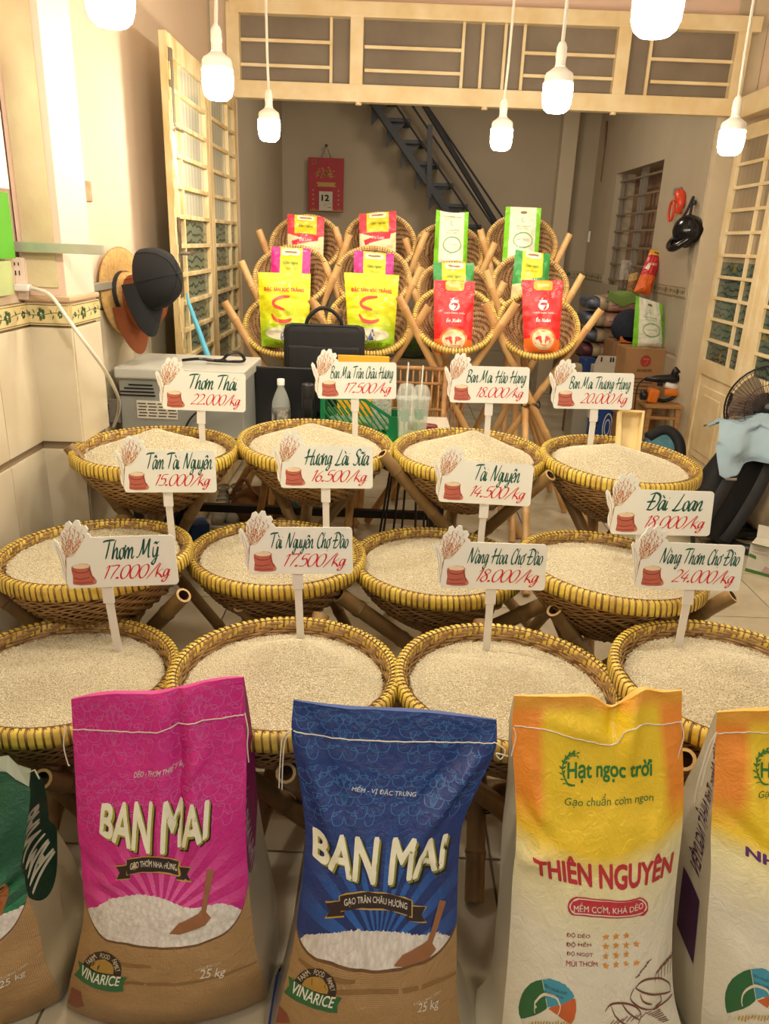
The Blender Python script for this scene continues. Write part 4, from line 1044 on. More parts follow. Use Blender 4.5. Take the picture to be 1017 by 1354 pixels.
# --- pink sack
rows = [(88, 1331, 352, 1320, 0, .050, .19), (92, 1300, 346, 1288, 1.130, .065, .20), (101, 1262, 338, 1250, 1.140, .062, .20), (111, 1205, 331, 1196, 1.165, .052, .18), (108, 1150, 327, 1140, 1.195, .045, .15),
        (103, 1100, 325, 1085, 1.220, .036, .12), (100, 1040, 326, 1020, 1.250, .024, .085), (97, 985, 325, 962, 1.275, .014, .045), (94, 925, 322, 897, 1.295, .006, .004)]
fl = [(.62, 1.0, .62, .52, .035, -.016), (.70, .98, .74, .5, .05, .014), (.50, .98, .52, .55, .05, .010), (.0, .56, .22, .44, .05, -.008), (.05, .48, .3, .50, .04, .008), (.2, .13, .8, .10, .05, .006), (.85, .9, .6, .7, .04, .006)]
pk, f, S, Sr, Sl = sack('pink', 'magenta sack with BAN MAI lettering over a burlap print', rows,
    lambda S: banmai_mat('pink_print', 'd4218c', 'ea62ae', 'b81a7a', S, [(112, 1190), (125, 1228), (170, 1250), (225, 1256), (275, 1246), (315, 1215), (326, 1180)], [(112, 1203), (125, 1200), (150, 1188), (200, 1185), (250, 1200), (300, 1196), (322, 1205)], (212, 1215)),
    side_mat('pink_gusset', '8f1a63', 'b9ad97', .40), side_mat('pink_gusset_left', '8f1a63', 'b9ad97', .40), fl, 3, top=lambda u: .006 * math.sin(u * 9))
PK_S, PK_F = S, f
g = G(); sw_ = swirls(1)
for a_, b_, c_, d_ in ((0, .5, .995, .80), (.5, 1, .995, .80), (0, .5, .80, .62), (.5, 1, .80, .62)): stick(g, S, warp(sw_, [(a_, c_), (b_, c_), (b_, d_), (a_, d_)]), .0006, None)
q = 0; part('flourish_print', g, ink('d95aa4', .35), f)
banmai_logo(f, S, [(134, 1058), (277, 1052), (277, 1122), (132, 1118)], -.30)
ribbon_banner(f, S, ((168, 1132), (238, 1134), 19, 5), 'GẠO THƠM MÊ HỒNG'[:0] + 'GẠO THƠM ĐẶC BIỆT'[:0] + 'GẠO THƠM MAI VÀNG'[:0] + 'GẠO THƠM NHA HÙNG')
put_text(f, S, 'DẺO - THƠM THIỆT ÂN', [(177, 1019), (244, 1008), (244, 1019), (177, 1031)], 'e6d5d2', shear=.25, bold=.02)
spatula(f, S, (279, 1150), (266, 1226))
vinarice(f, S, (134, 1287), 1.0, .30)
put_text(f, S, '25 kg', [(264, 1282), (299, 1278), (297, 1292), (264, 1298)], 'e8e0d0', shear=.2, bold=.01); put_text(f, S, 'KHỐI LƯỢNG TỊNH', [(258, 1279), (292, 1269), (292, 1275), (258, 1285)], 'd8cbb0')
put_text(f, Sr, 'BAN MAI', [(327, 1115), (339, 1080), (339, 1168), (327, 1180)], 'cfa9bd', .001) if False else None
g = G(); stick(g, Sr, warp(norm01(text2d('GẠO BAN MAI', 0, .02)), [(.25, .68), (.25, .42), (.75, .42), (.75, .68)]), .0012, .04); part('lettering', g, ink('d9b8c8'), pk)
g = G(); stick(g, S, rect01(), .0, None) if False else None
poly_px(g, S, [(99, 1312), (97, 1330), (110, 1334), (104, 1318)], .001) if False else None
e1 = [P(87, 960, y=1.27), P(84, 985, y=1.265), P(90, 1010, y=1.262), P(92, 1012, y=1.26)]; e2 = [P(324, 943, y=1.27), P(328, 965, y=1.265), P(327, 985, y=1.262), P(329, 1008, y=1.26)]
stitch(pk, S, [(97, 964), (150, 966), (200, 969), (250, 958), (300, 948), (322, 944)], [e1, e2])

# --- blue sack
rows = [(345, 1412, 622, 1400, 0, .05, .20), (357, 1385, 612, 1375, 1.070, .065, .20), (372, 1320, 605, 1315, 1.090, .070, .20), (388, 1250, 604, 1245, 1.125, .062, .19), (401, 1150, 606, 1150, 1.175, .050, .16),
        (404, 1100, 612, 1090, 1.205, .040, .13), (397, 1040, 634, 1038, 1.240, .028, .08), (386, 975, 655, 990, 1.270, .014, .04), (388, 926, 657, 951, 1.290, .006, .004)]
fl = [(.97, .90, .72, .60, .05, .020), (.88, .92, .62, .66, .04, -.008), (.02, .92, .22, .55, .05, .016), (.10, .95, .3, .6, .04, -.006), (.75, .60, .95, .50, .04, .010), (.15, .17, .85, .14, .05, .007), (.2, .08, .8, .22, .04, .005)]
bl, f, S, Sr, Sl = sack('blue', 'dark blue sack with BAN MAI lettering over a burlap print', rows,
    lambda S: banmai_mat('blue_print', '14357c', '2a66bc', '122c66', S, [(388, 1225), (400, 1252), (440, 1278), (490, 1288), (540, 1281), (590, 1250), (604, 1222)], [(392, 1245), (400, 1238), (450, 1233), (500, 1232), (550, 1237), (590, 1236), (604, 1248)], (500, 1260)),
    side_mat('blue_gusset', '1b2f63', 'c2bba8', .36), side_mat('blue_gusset_left', '1b2f63', 'b9ad97', .36), fl, 8, top=lambda u: -.004 * math.sin(u * 7))
BL_S, BL_F = S, f
g = G(); sw_ = swirls(2)
for a_, b_, c_, d_ in ((0, .5, .995, .82), (.5, 1, .995, .82), (0, .5, .82, .66), (.5, 1, .82, .66)): stick(g, S, warp(sw_, [(a_, c_), (b_, c_), (b_, d_), (a_, d_)]), .0006, None)
q = 0; part('flourish_print', g, ink('3f74b4', .35), f)
banmai_logo(f, S, [(411, 1088), (594, 1098), (586, 1160), (413, 1150)], -.28, glow='8f8f3a')
ribbon_banner(f, S, ((450, 1177), (544, 1183), 21, 7), 'GẠO TRÂN CHÂU HƯƠNG')
put_text(f, S, 'MỀM - VỊ ĐẶC TRƯNG', [(465, 1036), (551, 1044), (551, 1054), (465, 1047)], 'd9dde4', shear=.25, bold=.02)
spatula(f, S, (585, 1190), (562, 1268))
vinarice(f, S, (415, 1312), 1.12, .36)
put_text(f, S, '25 kg', [(552, 1326), (580, 1318), (580, 1334), (552, 1342)], 'e8e0d0', shear=.2, bold=.01); put_text(f, S, 'KHỐI LƯỢNG TỊNH', [(547, 1324), (582, 1307), (582, 1313), (547, 1331)], 'd8cbb0')
g = G(); stick(g, Sr, warp(norm01(text2d('GẠO BAN MAI', 0, .02)), [(.25, .68), (.25, .42), (.75, .42), (.75, .68)]), .0012, .04); part('lettering', g, ink('c9d0dc'), bl)
e1 = [P(386, 964, y=1.26), P(374, 975, y=1.258), P(371, 1000, y=1.255), P(369, 1042, y=1.25)]; e1b = [P(386, 964, y=1.26), P(377, 980, y=1.255), P(374, 1010, y=1.25), P(373, 1044, y=1.248)]
e2 = [P(655, 982, y=1.26), P(668, 992, y=1.255), P(662, 1004, y=1.25), P(656, 996, y=1.25), P(672, 1000, y=1.25)]
stitch(bl, S, [(388, 966), (430, 973), (500, 979), (570, 981), (620, 981), (654, 982)], [e1, e1b, e2])

# --- yellow sack
def yel_mat(S, word):
    t = NT('orange_and_yellow_print_' + word); tc = t.n('TexCoord'); uv = tc.outputs['UV']; sx = t.n('SeparateXYZ'); t.l(uv, sx.inputs[0]); U, W = sx.outputs[0], sx.outputs[1]
    low = curve_node(t, [(0, .595), (.25, .56), (.5, .54), (.75, .57), (1, .62)], U)
    e = t.math('ABSOLUTE', t.math('SUBTRACT', U, .52)); wd = t.math('MULTIPLY_ADD', t.math('SUBTRACT', W, .55), -.12, .36)
    org = clampn(t, t.math('MULTIPLY', t.math('SUBTRACT', e, wd), 18.0))
    band = clampn(t, t.math('MULTIPLY', t.math('SUBTRACT', W, .93), 30.0))
    up = t.mix(t.math('MULTIPLY', org, clampn(t, t.math('MULTIPLY_ADD', W, 9.0, -5.7))), srgb('f0cc22'), srgb('f2942a')); up = t.mix(band, up, srgb('e9a531'))
    fd = clampn(t, t.math('MULTIPLY', t.math('SUBTRACT', W, low), 16.0))
    pale = t.mix(clampn(t, t.math('MULTIPLY', t.math('SUBTRACT', low, W), 6.0)), srgb('efe4a8'), srgb('ebe5cf'))
    t.l(t.mix(fd, pale, up), t.b.inputs['Base Color']); crinkle(t, uv, .34); return t.m
m_gw = side_mat('pale_gusset', 'ded5bd', 'e0d7c0', .5)
def hat_print(f, S, T):                                  # line drawing: a farmer's hat and hands with rice ears
    g = G(); L = []
    L.append([(0, 60), (8, 48), (22, 44), (40, 52), (48, 64), (44, 80)]); L.append([(8, 48), (14, 66), (26, 80), (44, 86)]); L.append([(22, 44), (30, 60), (46, 72)])
    L.append([(40, 20), (50, 8), (70, 4), (84, 12), (86, 26)]); L.append([(40, 20), (52, 28), (72, 30), (86, 26)]); L.append([(38, 22), (34, 38), (46, 52), (62, 56)])
    L.append([(62, 56), (78, 44), (88, 30)]); L.append([(46, 30), (50, 42), (62, 48)]); L.append([(72, 30), (74, 40), (66, 50)])
    for k in range(6): L.append([(66 + 4 * k, 10 - 3 * k), (68 + 4 * k, -6 - 6 * k), (78 + 3 * k, -18 - 4 * k)]); L.append([(40 + 3 * k, 4 - 5 * k), (46 + 3 * k, -2 - 5 * k)])
    for k in range(8): L.append([(4 + 6 * k, 84 - 2 * k), (12 + 6 * k, 74 - 2 * k)]); L.append([(54 + 3 * k, 62 + 2 * k), (70 + 2 * k, 52 + 3 * k)])
    for s_ in L: vstroke(g, S, .0010, [T(*q) for q in s_], .0042)
    part('drawing_print', g, ink('7c4a3a'), f)
def pie_print(f, S, c, r):
    for a0, a1, colr in ((100, 205, '2e6b3c'), (45, 100, '4a9db5'), (20, 45, '4a9db5'), (-35, 20, 'd0662f')):
        g = G(); n = 8
        def ang(a): a = math.radians(a); return (c[0] + r * math.cos(a), c[1] - r * math.sin(a))
        poly_px(g, S, [c] + [ang(a0 + (a1 - a0) * k / n) for k in range(n + 1)], .0009); part('emblem_print', g, ink(colr), f)
    g = G()
    for a in (100, 20, 205): vstroke(g, S, .0013, [c, (c[0] + r * math.cos(math.radians(a)), c[1] - r * math.sin(math.radians(a)))], .005)
    vstroke(g, S, .0013, [(c[0] + r * .45 * math.cos(math.radians(a)), c[1] - r * .45 * math.sin(math.radians(a))) for a in range(205, -36, -15)], .006, 2)
    for k in range(7): vstroke(g, S, .0013, [(c[0] - r * .9 + k * r * .2, c[1] + r * .62), (c[0] - r * .8 + k * r * .2, c[1] + r * .5)], .012)
    part('emblem_print', g, ink('e8dcc0'), f)
    g = G()
    for k in range(14): vstroke(g, S, .0014, [(c[0] - r * .55 + k * r * .10, c[1] + r * (.62 + .05 * math.sin(k))), (c[0] - r * .50 + k * r * .10, c[1] + r * .48)], .010, 0)
    part('emblem_print', g, ink('c9a24a'), f)
    put_text(f, S, 'TIÊU CHUẨN XUẤT', [(c[0] - r * .1, c[1] - r * .88), (c[0] + r * .72, c[1] - r * .58), (c[0] + r * .68, c[1] - r * .46), (c[0] - r * .12, c[1] - r * .74)], '1d3b4a', .0014)
    put_text(f, S, 'KHẨU CHÂU ÂU', [(c[0] - r * .05, c[1] - r * .66), (c[0] + r * .6, c[1] - r * .42), (c[0] + r * .55, c[1] - r * .30), (c[0] - r * .07, c[1] - r * .52)], '1d3b4a', .0014)
def wreath(f, S, c, rx, ry):
    g = G(); pts = [(c[0] + rx * math.cos(math.radians(a)), c[1] - ry * math.sin(math.radians(a))) for a in range(80, 300, 20)]
    vstroke(g, S, .0012, pts, .006)
    for i, (x, y) in enumerate(pts[:-2]):
        for sg in (-1, 1):
            a = math.radians(80 + 20 * i + 90); dx, dy = math.cos(a), -math.sin(a); nx, ny = -dy * sg, dx * sg
            poly_px(g, S, [(x, y), (x + 3 * dx * -1 + 3 * nx, y - 3 * dy + 3 * ny), (x - 6 * dx + 4.5 * nx, y - 6 * dy + 4.5 * ny), (x - 5 * dx + 1.5 * nx, y - 5 * dy + 1.5 * ny)], .0012)
    part('wreath_print', g, ink('3a7d2c'), f)
rows = [(640, 1400, 905, 1392, 0, .05, .15), (660, 1375, 905, 1372, 1.070, .07, .15), (668, 1310, 891, 1312, 1.095, .075, .15), (674, 1235, 889, 1235, 1.130, .066, .15), (678, 1160, 895, 1162, 1.165, .055, .15),
        (683, 1100, 902, 1098, 1.195, .042, .14), (681, 1040, 904, 1040, 1.230, .030, .09), (677, 970, 902, 962, 1.265, .016, .04), (680, 920, 902, 913, 1.285, .006, .004)]
fl = [(.64, 1.0, .57, .86, .04, -.020), (.72, 1.0, .66, .80, .05, .018), (.10, .80, .16, .55, .05, .018), (.04, .72, .22, .60, .04, -.012), (.16, .60, .0, .55, .05, .014), (.9, .85, .8, .58, .06, .008), (.2, .92, .6, .86, .05, .010), (.2, .12, .0, .22, .05, .006)]
ye, f, S, Sr, Sl = sack('yellow', 'orange and yellow topped cream sack reading THIÊN NGUYÊN', rows, lambda S: yel_mat(S, 'thien'), m_gw, m_gw, fl, 14,
    top=lambda u: -.030 * math.exp(-((u - .60) / .09) ** 2) + .012 * math.exp(-((u - .76) / .08) ** 2) - .012 * u * (1 - u))
wreath(f, S, (758, 1018), 14, 21)
put_text(f, S, 'Hạt ngọc trời', [(750, 1008), (862, 1003), (862, 1032), (750, 1036)], '2e7d32', bold=.03)
put_text(f, S, 'Gạo chuẩn cơm ngon', [(747, 1052), (864, 1046), (864, 1063), (747, 1067)], '37702c', shear=.15)
put_text(f, S, 'THIÊN NGUYÊN', [(702, 1122), (892, 1118), (886, 1158), (708, 1158)], 'c03038', bow=-.12, bold=.045)
g = G(); n = 8
def pill(x0, x1, y0, y1, r, k=0): return [(x0 + r - r * math.sin(a), (y0 + y1) / 2 + (y1 - y0) / 2 * -math.cos(a)) for a in [PI * i / n for i in range(n + 1)]] + [(x1 - r + r * math.sin(a), (y0 + y1) / 2 + (y1 - y0) / 2 * math.cos(a)) for a in [PI * i / n for i in range(n + 1)]]
for (e, colr, o) in ((0, 'c03038', .0009), (2, 'e9e0cc', .0012), (3.4, 'c8323c', .0015)):
    g = G(); poly_px(g, S, pill(751 + e, 857 - e, 1186 + e, 1211 - e, 11), o); part('label_print', g, ink(colr), f)
put_text(f, S, 'MỀM CƠM, KHÁ DẺO', [(759, 1192), (850, 1187), (850, 1202), (759, 1206)], 'f0e6d2', .0019, bold=.015)
for i, (w_, st_) in enumerate((('ĐỘ DẺO', 3), ('ĐỘ MỀM', 4), ('ĐỘ NGỌT', 3), ('MÙI THƠM', 4))):
    y = 1231 + i * 12.5; put_text(f, S, w_, [(749, y), (749 + (31, 33, 35, 41)[i], y + 2), (749 + (31, 33, 35, 41)[i], y + 10), (749, y + 8)], 'b5433f', bold=.01)
    g = G()
    for k in range(st_):
        cx, cy = 801 + k * 13.5, y + 8 - k * 1.2
        poly_px(g, S, [(cx + (5 if j % 2 == 0 else 2.1) * math.sin(j * PI / 5), cy - (5 if j % 2 == 0 else 2.1) * math.cos(j * PI / 5)) for j in range(10)], .001)
    part('star_print', g, ink('e39a3a'), f)
pie_print(f, S, (724, 1332), 38)
hat_print(f, S, lambda x, y: (800 + x, 1290 + y * .8))
e1 = [P(679, 962, y=1.255), P(682, 975, y=1.25), P(676, 1000, y=1.25)]; e2 = [P(901, 955, y=1.255), P(904, 975, y=1.25), P(897, 1000, y=1.245), P(899, 1020, y=1.24)]
stitch(ye, S, [(680, 960), (720, 964), (770, 978), (812, 985), (835, 965), (870, 958), (901, 953)], [e1, e2])
# --- second orange sack, cut by the frame
rows = [(925, 1392, 1180, 1400, 0, .05, .20), (928, 1340, 1180, 1345, 1.085, .07, .20), (932, 1280, 1170, 1285, 1.105, .072, .20), (936, 1210, 1165, 1215, 1.135, .06, .19), (940, 1150, 1165, 1150, 1.165, .05, .17),
        (940, 1098, 1170, 1100, 1.20, .042, .14), (944, 1045, 1175, 1050, 1.23, .030, .09), (946, 985, 1175, 990, 1.265, .016, .04), (948, 942, 1172, 946, 1.28, .006, .004)]
fl = [(.15, .85, .3, .55, .06, .018), (.05, .7, .3, .6, .05, -.010), (.4, .9, .3, .6, .05, .012)]
y2, f, S, Sr, Sl = sack('orange', 'second orange topped cream sack, cut off by the right frame edge', rows, lambda S: yel_mat(S, 'nhat'), m_gw, m_gw, fl, 22, top=lambda u: .01 * math.sin(u * 5))
wreath(f, S, (1014, 1015), 14, 22)
put_text(f, S, 'Hạt ngọc trời', [(1006, 1008), (1120, 1008), (1120, 1036), (1006, 1036)], '2e7d32', bold=.03)
put_text(f, S, 'Gạo chuẩn cơm ngon', [(1003, 1044), (1120, 1046), (1120, 1060), (1003, 1058)], '37702c', shear=.15)
put_text(f, S, 'NHẬT NGUYÊN', [(986, 1113), (1150, 1124), (1150, 1160), (986, 1135)], '5b2a74', bold=.045)
pie_print(f, S, (1000, 1322), 42)
g = G(); stick(g, Sl, warp(norm01(text2d('Hạt Ngọc Trời NHẬT NGUYÊN', .2, .02)), [(.30, .86), (.30, .40), (.75, .40), (.75, .86)]), .0012, .04); part('lettering', g, ink('5b2a5a'), y2)
g = G(); stick(g, Sl, warp(rect01(), [(.28, .36), (.28, .20), (.75, .20), (.75, .36)]), .001, .05); part('label_print', g, ink('4a2350'), y2)
e1 = [P(948, 968, y=1.262), P(938, 985, y=1.258), P(930, 1010, y=1.25), P(921, 1042, y=1.24), P(918, 1062, y=1.235)]; e1b = [P(948, 968, y=1.262), P(941, 990, y=1.255), P(934, 1012, y=1.248), P(927, 1040, y=1.24)]
stitch(y2, S, [(948, 970), (990, 968), (1030, 970), (1090, 972)], [e1, e1b])
# --- green sack, cut by the left frame edge
rows = [(-170, 1352, 80, 1322, 0, .05, .19), (-178, 1330, 74, 1300, 1.13, .062, .20), (-178, 1280, 60, 1270, 1.14, .062, .20), (-175, 1225, 50, 1222, 1.165, .055, .18), (-172, 1185, 36, 1180, 1.185, .05, .16),
        (-170, 1140, 30, 1140, 1.205, .040, .13), (-168, 1095, 36, 1092, 1.225, .03, .09), (-165, 1055, 40, 1048, 1.25, .016, .05), (-165, 1018, 34, 1018, 1.265, .006, .004)]
fl = [(1.0, .62, .7, .50, .05, .016), (.98, .56, .75, .46, .04, -.010), (.9, .9, .8, .6, .05, .010), (.9, .3, .7, .15, .05, .008)]
gn, f, S, Sr, Sl = sack('green', 'dark green topped burlap print sack at the left frame edge', rows,
    lambda S: banmai_mat('green_print', '10573a', '2a9a62', '0d402c', S, [(-170, 1230), (-100, 1260), (-20, 1255), (10, 1236), (30, 1205), (44, 1182)], [(-170, 1250), (-60, 1210), (0, 1208), (25, 1200), (38, 1196), (48, 1200)], (-60, 1240)),
    side_mat('green_gusset', '12382a', 'b0a284', .38), side_mat('green_gusset_left', '12382a', 'b0a284', .38), fl, 31, top=lambda u: .010 * math.sin(u * 11))
put_text(f, S, '25 kg', [(-2, 1297), (33, 1281), (35, 1290), (-1, 1310)], 'e8e0d0', shear=.2, bold=.01); put_text(f, S, 'KHỐI LƯỢNG TỊNH', [(-6, 1292), (35, 1271), (35, 1277), (-6, 1299)], 'd8cbb0')
g = G(); stick(g, Sr, warp(norm01(text2d('BAN MAI', 0, .05)), [(.10, .74), (.10, .46), (.80, .46), (.80, .74)]), .0012, .04); part('lettering', g, ink('d9d6c0'), gn)
g = G(); poly_px(g, S, [(-30, 1160), (8, 1168), (12, 1185), (2, 1210), (-30, 1215)], .0012); part('bowl_print', g, ink('a8662c'), f)
g = G(); A_ = np.array([[list(P(-20, 1004, y=1.262)), list(P(10, 1000, y=1.262)), list(P(22, 1012, y=1.258)), list(P(40, 1018, y=1.255))], [list(P(-20, 1020, y=1.258)), list(P(8, 1020, y=1.250)), list(P(20, 1030, y=1.248)), list(P(38, 1040, y=1.250))]])
g.grid(A_); g.grid(A_ + np.array([0, .003, 0])); g.tube([P(36, 1022, y=1.25), P(46, 1018, y=1.245), P(52, 1030, y=1.24)], .0016, 5); part('torn_liner', g, M('milky_liner', 'b9c2ae', .3), gn)

# ================================================================== DISPLAY RACK BASKETS AND THEIR BAGS
RB = [('B', -.563, 4.06, 1.131, 376), ('B', -.113, 3.97, 1.165, 489), ('B', .322, 3.97, 1.195, 600), ('B', .757, 4.02, 1.175, 712),
      ('M', -.569, 4.40, 1.355, 385), ('M', -.118, 4.44, 1.365, 493), ('M', .348, 4.46, 1.300, 600), ('M', .773, 4.46, 1.355, 697),
      ('T', -.534, 4.78, 1.520, 405), ('T', -.088, 4.80, 1.550, 503), ('T', .325, 4.84, 1.505, 592), ('T', .766, 4.86, 1.570, 687)]
RNM = {'B': 'lowest tier', 'M': 'middle tier', 'T': 'top tier'}
HOLD = ['first yellow-green bag', 'yellow-green bag behind the laptop bag', 'red bag left of the long leg', 'red bag at the right end', 'pink bag at the left', 'second pink bag', 'green and yellow bag, hidden most', 'leaning green and yellow bag',
        'red-edged cream bag at the left', 'second red-edged cream bag', 'white and lime bag near the stairs', 'white and lime bag at the right']
for i, (tier, x, y, z, px) in enumerate(RB):
    tlt = math.radians((44, 47, 50)['BMT'.index(tier)])
    t = thing('display_basket', 'tilted woven display basket, %s, holding the %s' % (RNM[tier], HOLD[i]), 'basket', (x, y, z), 'tilted display baskets on the rear rack')
    t.rotation_euler = (Matrix.Rotation(math.radians((-3, 2, 1, -2)[i % 4]), 4, 'Y') @ Matrix.Rotation(tlt, 4, 'X') @ Matrix.Rotation(i * .9, 4, 'Z')).to_euler()
    kids(t, SMALL_Y if tier == 'B' else SMALL_T)
    stand('tall bamboo tripod, %s, under the %s' % (RNM[tier], HOLD[i]), (x, y - .02, z), .25, [(192, .10, 1.2), (-12, .09, 1.2), (92, -.12, 1.25)] if tier == 'B' else [(192, .065, 1.08), (-12, .06, 1.10), (92, -.12, 1.25)], z - {'B': .42, 'M': .56, 'T': .66}[tier], r=.0195, mat=m_bamb, grp='bamboo stands of the rear rack', off=.03)

def zone_mat(name, cols, fn, rough=.25, bump=.35):
    """colour fields on a small bag: cols = list of colours, fn(t, U, W) -> list of factors laid over the first colour"""
    t = NT(name); tc = t.n('TexCoord'); uv = tc.outputs['UV']; sx = t.n('SeparateXYZ'); t.l(uv, sx.inputs[0])
    base = srgb(cols[0])
    for c, f in zip(cols[1:], fn(t, sx.outputs[0], sx.outputs[1])): base = t.mix(f, base, srgb(c))
    if isinstance(base, tuple): t.b.inputs['Base Color'].default_value = base
    else: t.l(base, t.b.inputs['Base Color'])
    crinkle(t, uv, bump, .35, rough); return t.m
gt = lambda t, a, b: t.math('GREATER_THAN', a, b)
lt = lambda t, a, b: t.math('LESS_THAN', a, b)
mu = lambda t, a, b: t.math('MULTIPLY', a, b)
ab = lambda t, a, b: t.math('ABSOLUTE', t.math('SUBTRACT', a, b))
MB = {
 'lime': zone_mat('lime_yellow_film', ['dedd12', '9ccb22', 'd9d21c'], lambda t, U, W: [clampn(t, t.math('MULTIPLY_ADD', W, -2.6, 1.35)), gt(t, W, .90)]),
 'red': zone_mat('red_film', ['e8262e', 'f0762c', 'd8202c'], lambda t, U, W: [lt(t, W, .19), gt(t, W, .80)]),
 'pink': zone_mat('pink_top_film', ['e6d6a8', 'd81f84', 'f0c823'], lambda t, U, W: [gt(t, W, .45), mu(t, lt(t, ab(t, U, .52), .28), gt(t, W, .42))]),
 'green': zone_mat('green_top_film', ['dccb98', '2f8f45', 'eec426'], lambda t, U, W: [gt(t, W, .46), mu(t, lt(t, ab(t, U, .5), .29), gt(t, W, .5))]),
 'cream': zone_mat('red_edged_film', ['e8d9ae', 'd93a4c', 'f0c62a'], lambda t, U, W: [gt(t, t.math('ADD', W, mu(t, ab(t, U, .5), -.25)), .50), mu(t, lt(t, ab(t, U, .5), .30), gt(t, W, .62))]),
 'white': zone_mat('white_lime_film', ['e6e8d4', '7fd02b', 'e9ead9'], lambda t, U, W: [gt(t, ab(t, U, .5), .37), mu(t, gt(t, W, .955), lt(t, ab(t, U, .5), .37))]),
}
m_bagback = M('plain_bag_back', 'c9bf9a', .35)
def small_bag(kind, label, bl, br, tl_, tr_, yb, yt, th, paint, seed=0, name='rice_bag', gap=None, group='bagged rice on the rear rack', rim=None, sag=0.0):
    a, b, c, d = P(*bl, y=yb), P(*br, y=yb), P(*tr_, y=yt), P(*tl_, y=yt); NU, NV = 26, 44; A = np.zeros((NV, NU, 3)); B = A.copy()
    nrm = (b - a).cross(d - a).normalized()
    for i in range(NV):
        v = i / (NV - 1)
        prof = math.sqrt(min(1, v / .10)) * (1 - max(0, (v - .35) / .65) ** 1.7) if v > 0 else 0
        for j in range(NU):
            u = j / (NU - 1); p = (a * (1 - u) + b * u) * (1 - v) + (d * (1 - u) + c * u) * v; e = 2 * u - 1
            ww = (1 - .05 * math.sin(PI * v) * (1 if abs(e) > .2 else 0)); wr = .011 * noise.noise(V((u * 3 + seed, v * 6, seed))) + .007 * noise.noise(V((u * 9, v * 15, seed)))
            k = th * .5 * prof * (1 - abs(e) ** 2.4); q = p + nrm * (k + wr * (.3 + min(1, 4 * prof) * .7) * (1 if 0 < j < NU - 1 else .3))
            if v > .9: q = q + (d - a).normalized() * (sag * math.sin(PI * u))
            A[i, j] = q; B[i, j] = p - nrm * (k + .0015) + (d - a).normalized() * (sag * math.sin(PI * u) if v > .9 else 0)
    S = Surf(A); m0 = (a + b) / 2; root = thing(name, label, 'bag', m0, group)
    f = part('front_panel', uvmesh('front_panel', A, MB[kind], m0), None, root); bk = part('back_panel', uvmesh('back_panel', B[:, ::-1], MB[kind] if kind in ('white', 'red', 'lime') else m_bagback, m0), None, root)
    g = G(); g.grid(np.stack([A[0], B[0]])); g.grid(np.stack([A[-1], B[-1]])); g.grid(np.stack([A[:, 0], B[:, 0]])); g.grid(np.stack([A[:, -1], B[:, -1]])); part('seam_strips', g, MB[kind], root, 'stuff')
    WL[f.name] = m0
    paint(S, f); return root
def fillet(S, f, poly, col, off=.0022, name='label_print', rough=.35): g = G(); stick(g, S, face2(poly), off, .06); part(name, g, ink(col, rough), f)
def rib(S, f, pts, wd, col, off=.0016, closed=False, k=4): g = G(); stick(g, S, ribbon(pts, wd, k, closed, taper=not closed), off + .0016, None); part('line_print', g, ink(col), f)
def txt(S, f, s, u0, v0, u1, v1, col, bold=.02, shear=0, off=.0016, bow=0): g = G(); stick(g, S, warp(norm01(text2d(s, shear, bold)), [(u0, v1), (u1, v1), (u1, v0), (u0, v0)], bow), off + .002, .05); part('lettering', g, ink(col), f)
def rrect(x0, y0, x1, y1, rx, ry, n=4):
    o = []
    for (cx, cy, a0) in ((x1 - rx, y1 - ry, 0), (x0 + rx, y1 - ry, 90), (x0 + rx, y0 + ry, 180), (x1 - rx, y0 + ry, 270)):
        for k in range(n + 1): a = math.radians(a0 + 90 * k / n); o.append((cx + rx * math.cos(a), cy + ry * math.sin(a)))
    return o
def grip(S, f, u0, u1, v0, v1, col='e9dcc0', hole='9a7048'):
    fillet(S, f, rrect(u0 - .02, v0 - .02, u1 + .02, v1 + .02, (u1 - u0) * .2, (v1 - v0) * .5), col, .004, 'handle'); du, dv = (u1 - u0) * .13, (v1 - v0) * .28
    fillet(S, f, rrect(u0 + du, v0 + dv, u1 - du, v1 - dv, (u1 - u0) * .12, (v1 - v0) * .2), hole, .0055, 'handle_hole')
def p_lime(S, f):
    txt(S, f, 'ĐẶC SẢN SÓC TRĂNG', .12, .73, .88, .81, 'c8262b', .05)
    rib(S, f, [(.62, .68), (.42, .66), (.30, .60), (.34, .54), (.52, .50)], .05, 'e0402a'); rib(S, f, [(.26, .44), (.34, .36), (.52, .34), (.66, .38)], .05, 'e0402a'); rib(S, f, [(.52, .50), (.62, .46), (.60, .42)], .03, 'c8c83a')
    txt(S, f, 'GẠO THƠM ĐẶC SẢN MIỀN TÂY', .18, .285, .84, .31, '8a6a1c', 0)
    fillet(S, f, ell(.5, .18, .38, .085, 22), 'e4dcc0'); fillet(S, f, [(.44, .10), (.60, .10), (.53, .27)], '2e3f78', .0022); fillet(S, f, [(.42, .115), (.50, .12), (.525, .25)], '5a6fa8', .0026)
    txt(S, f, 'GẠO ST 25', .30, .03, .93, .075, '6a7a10', .03)
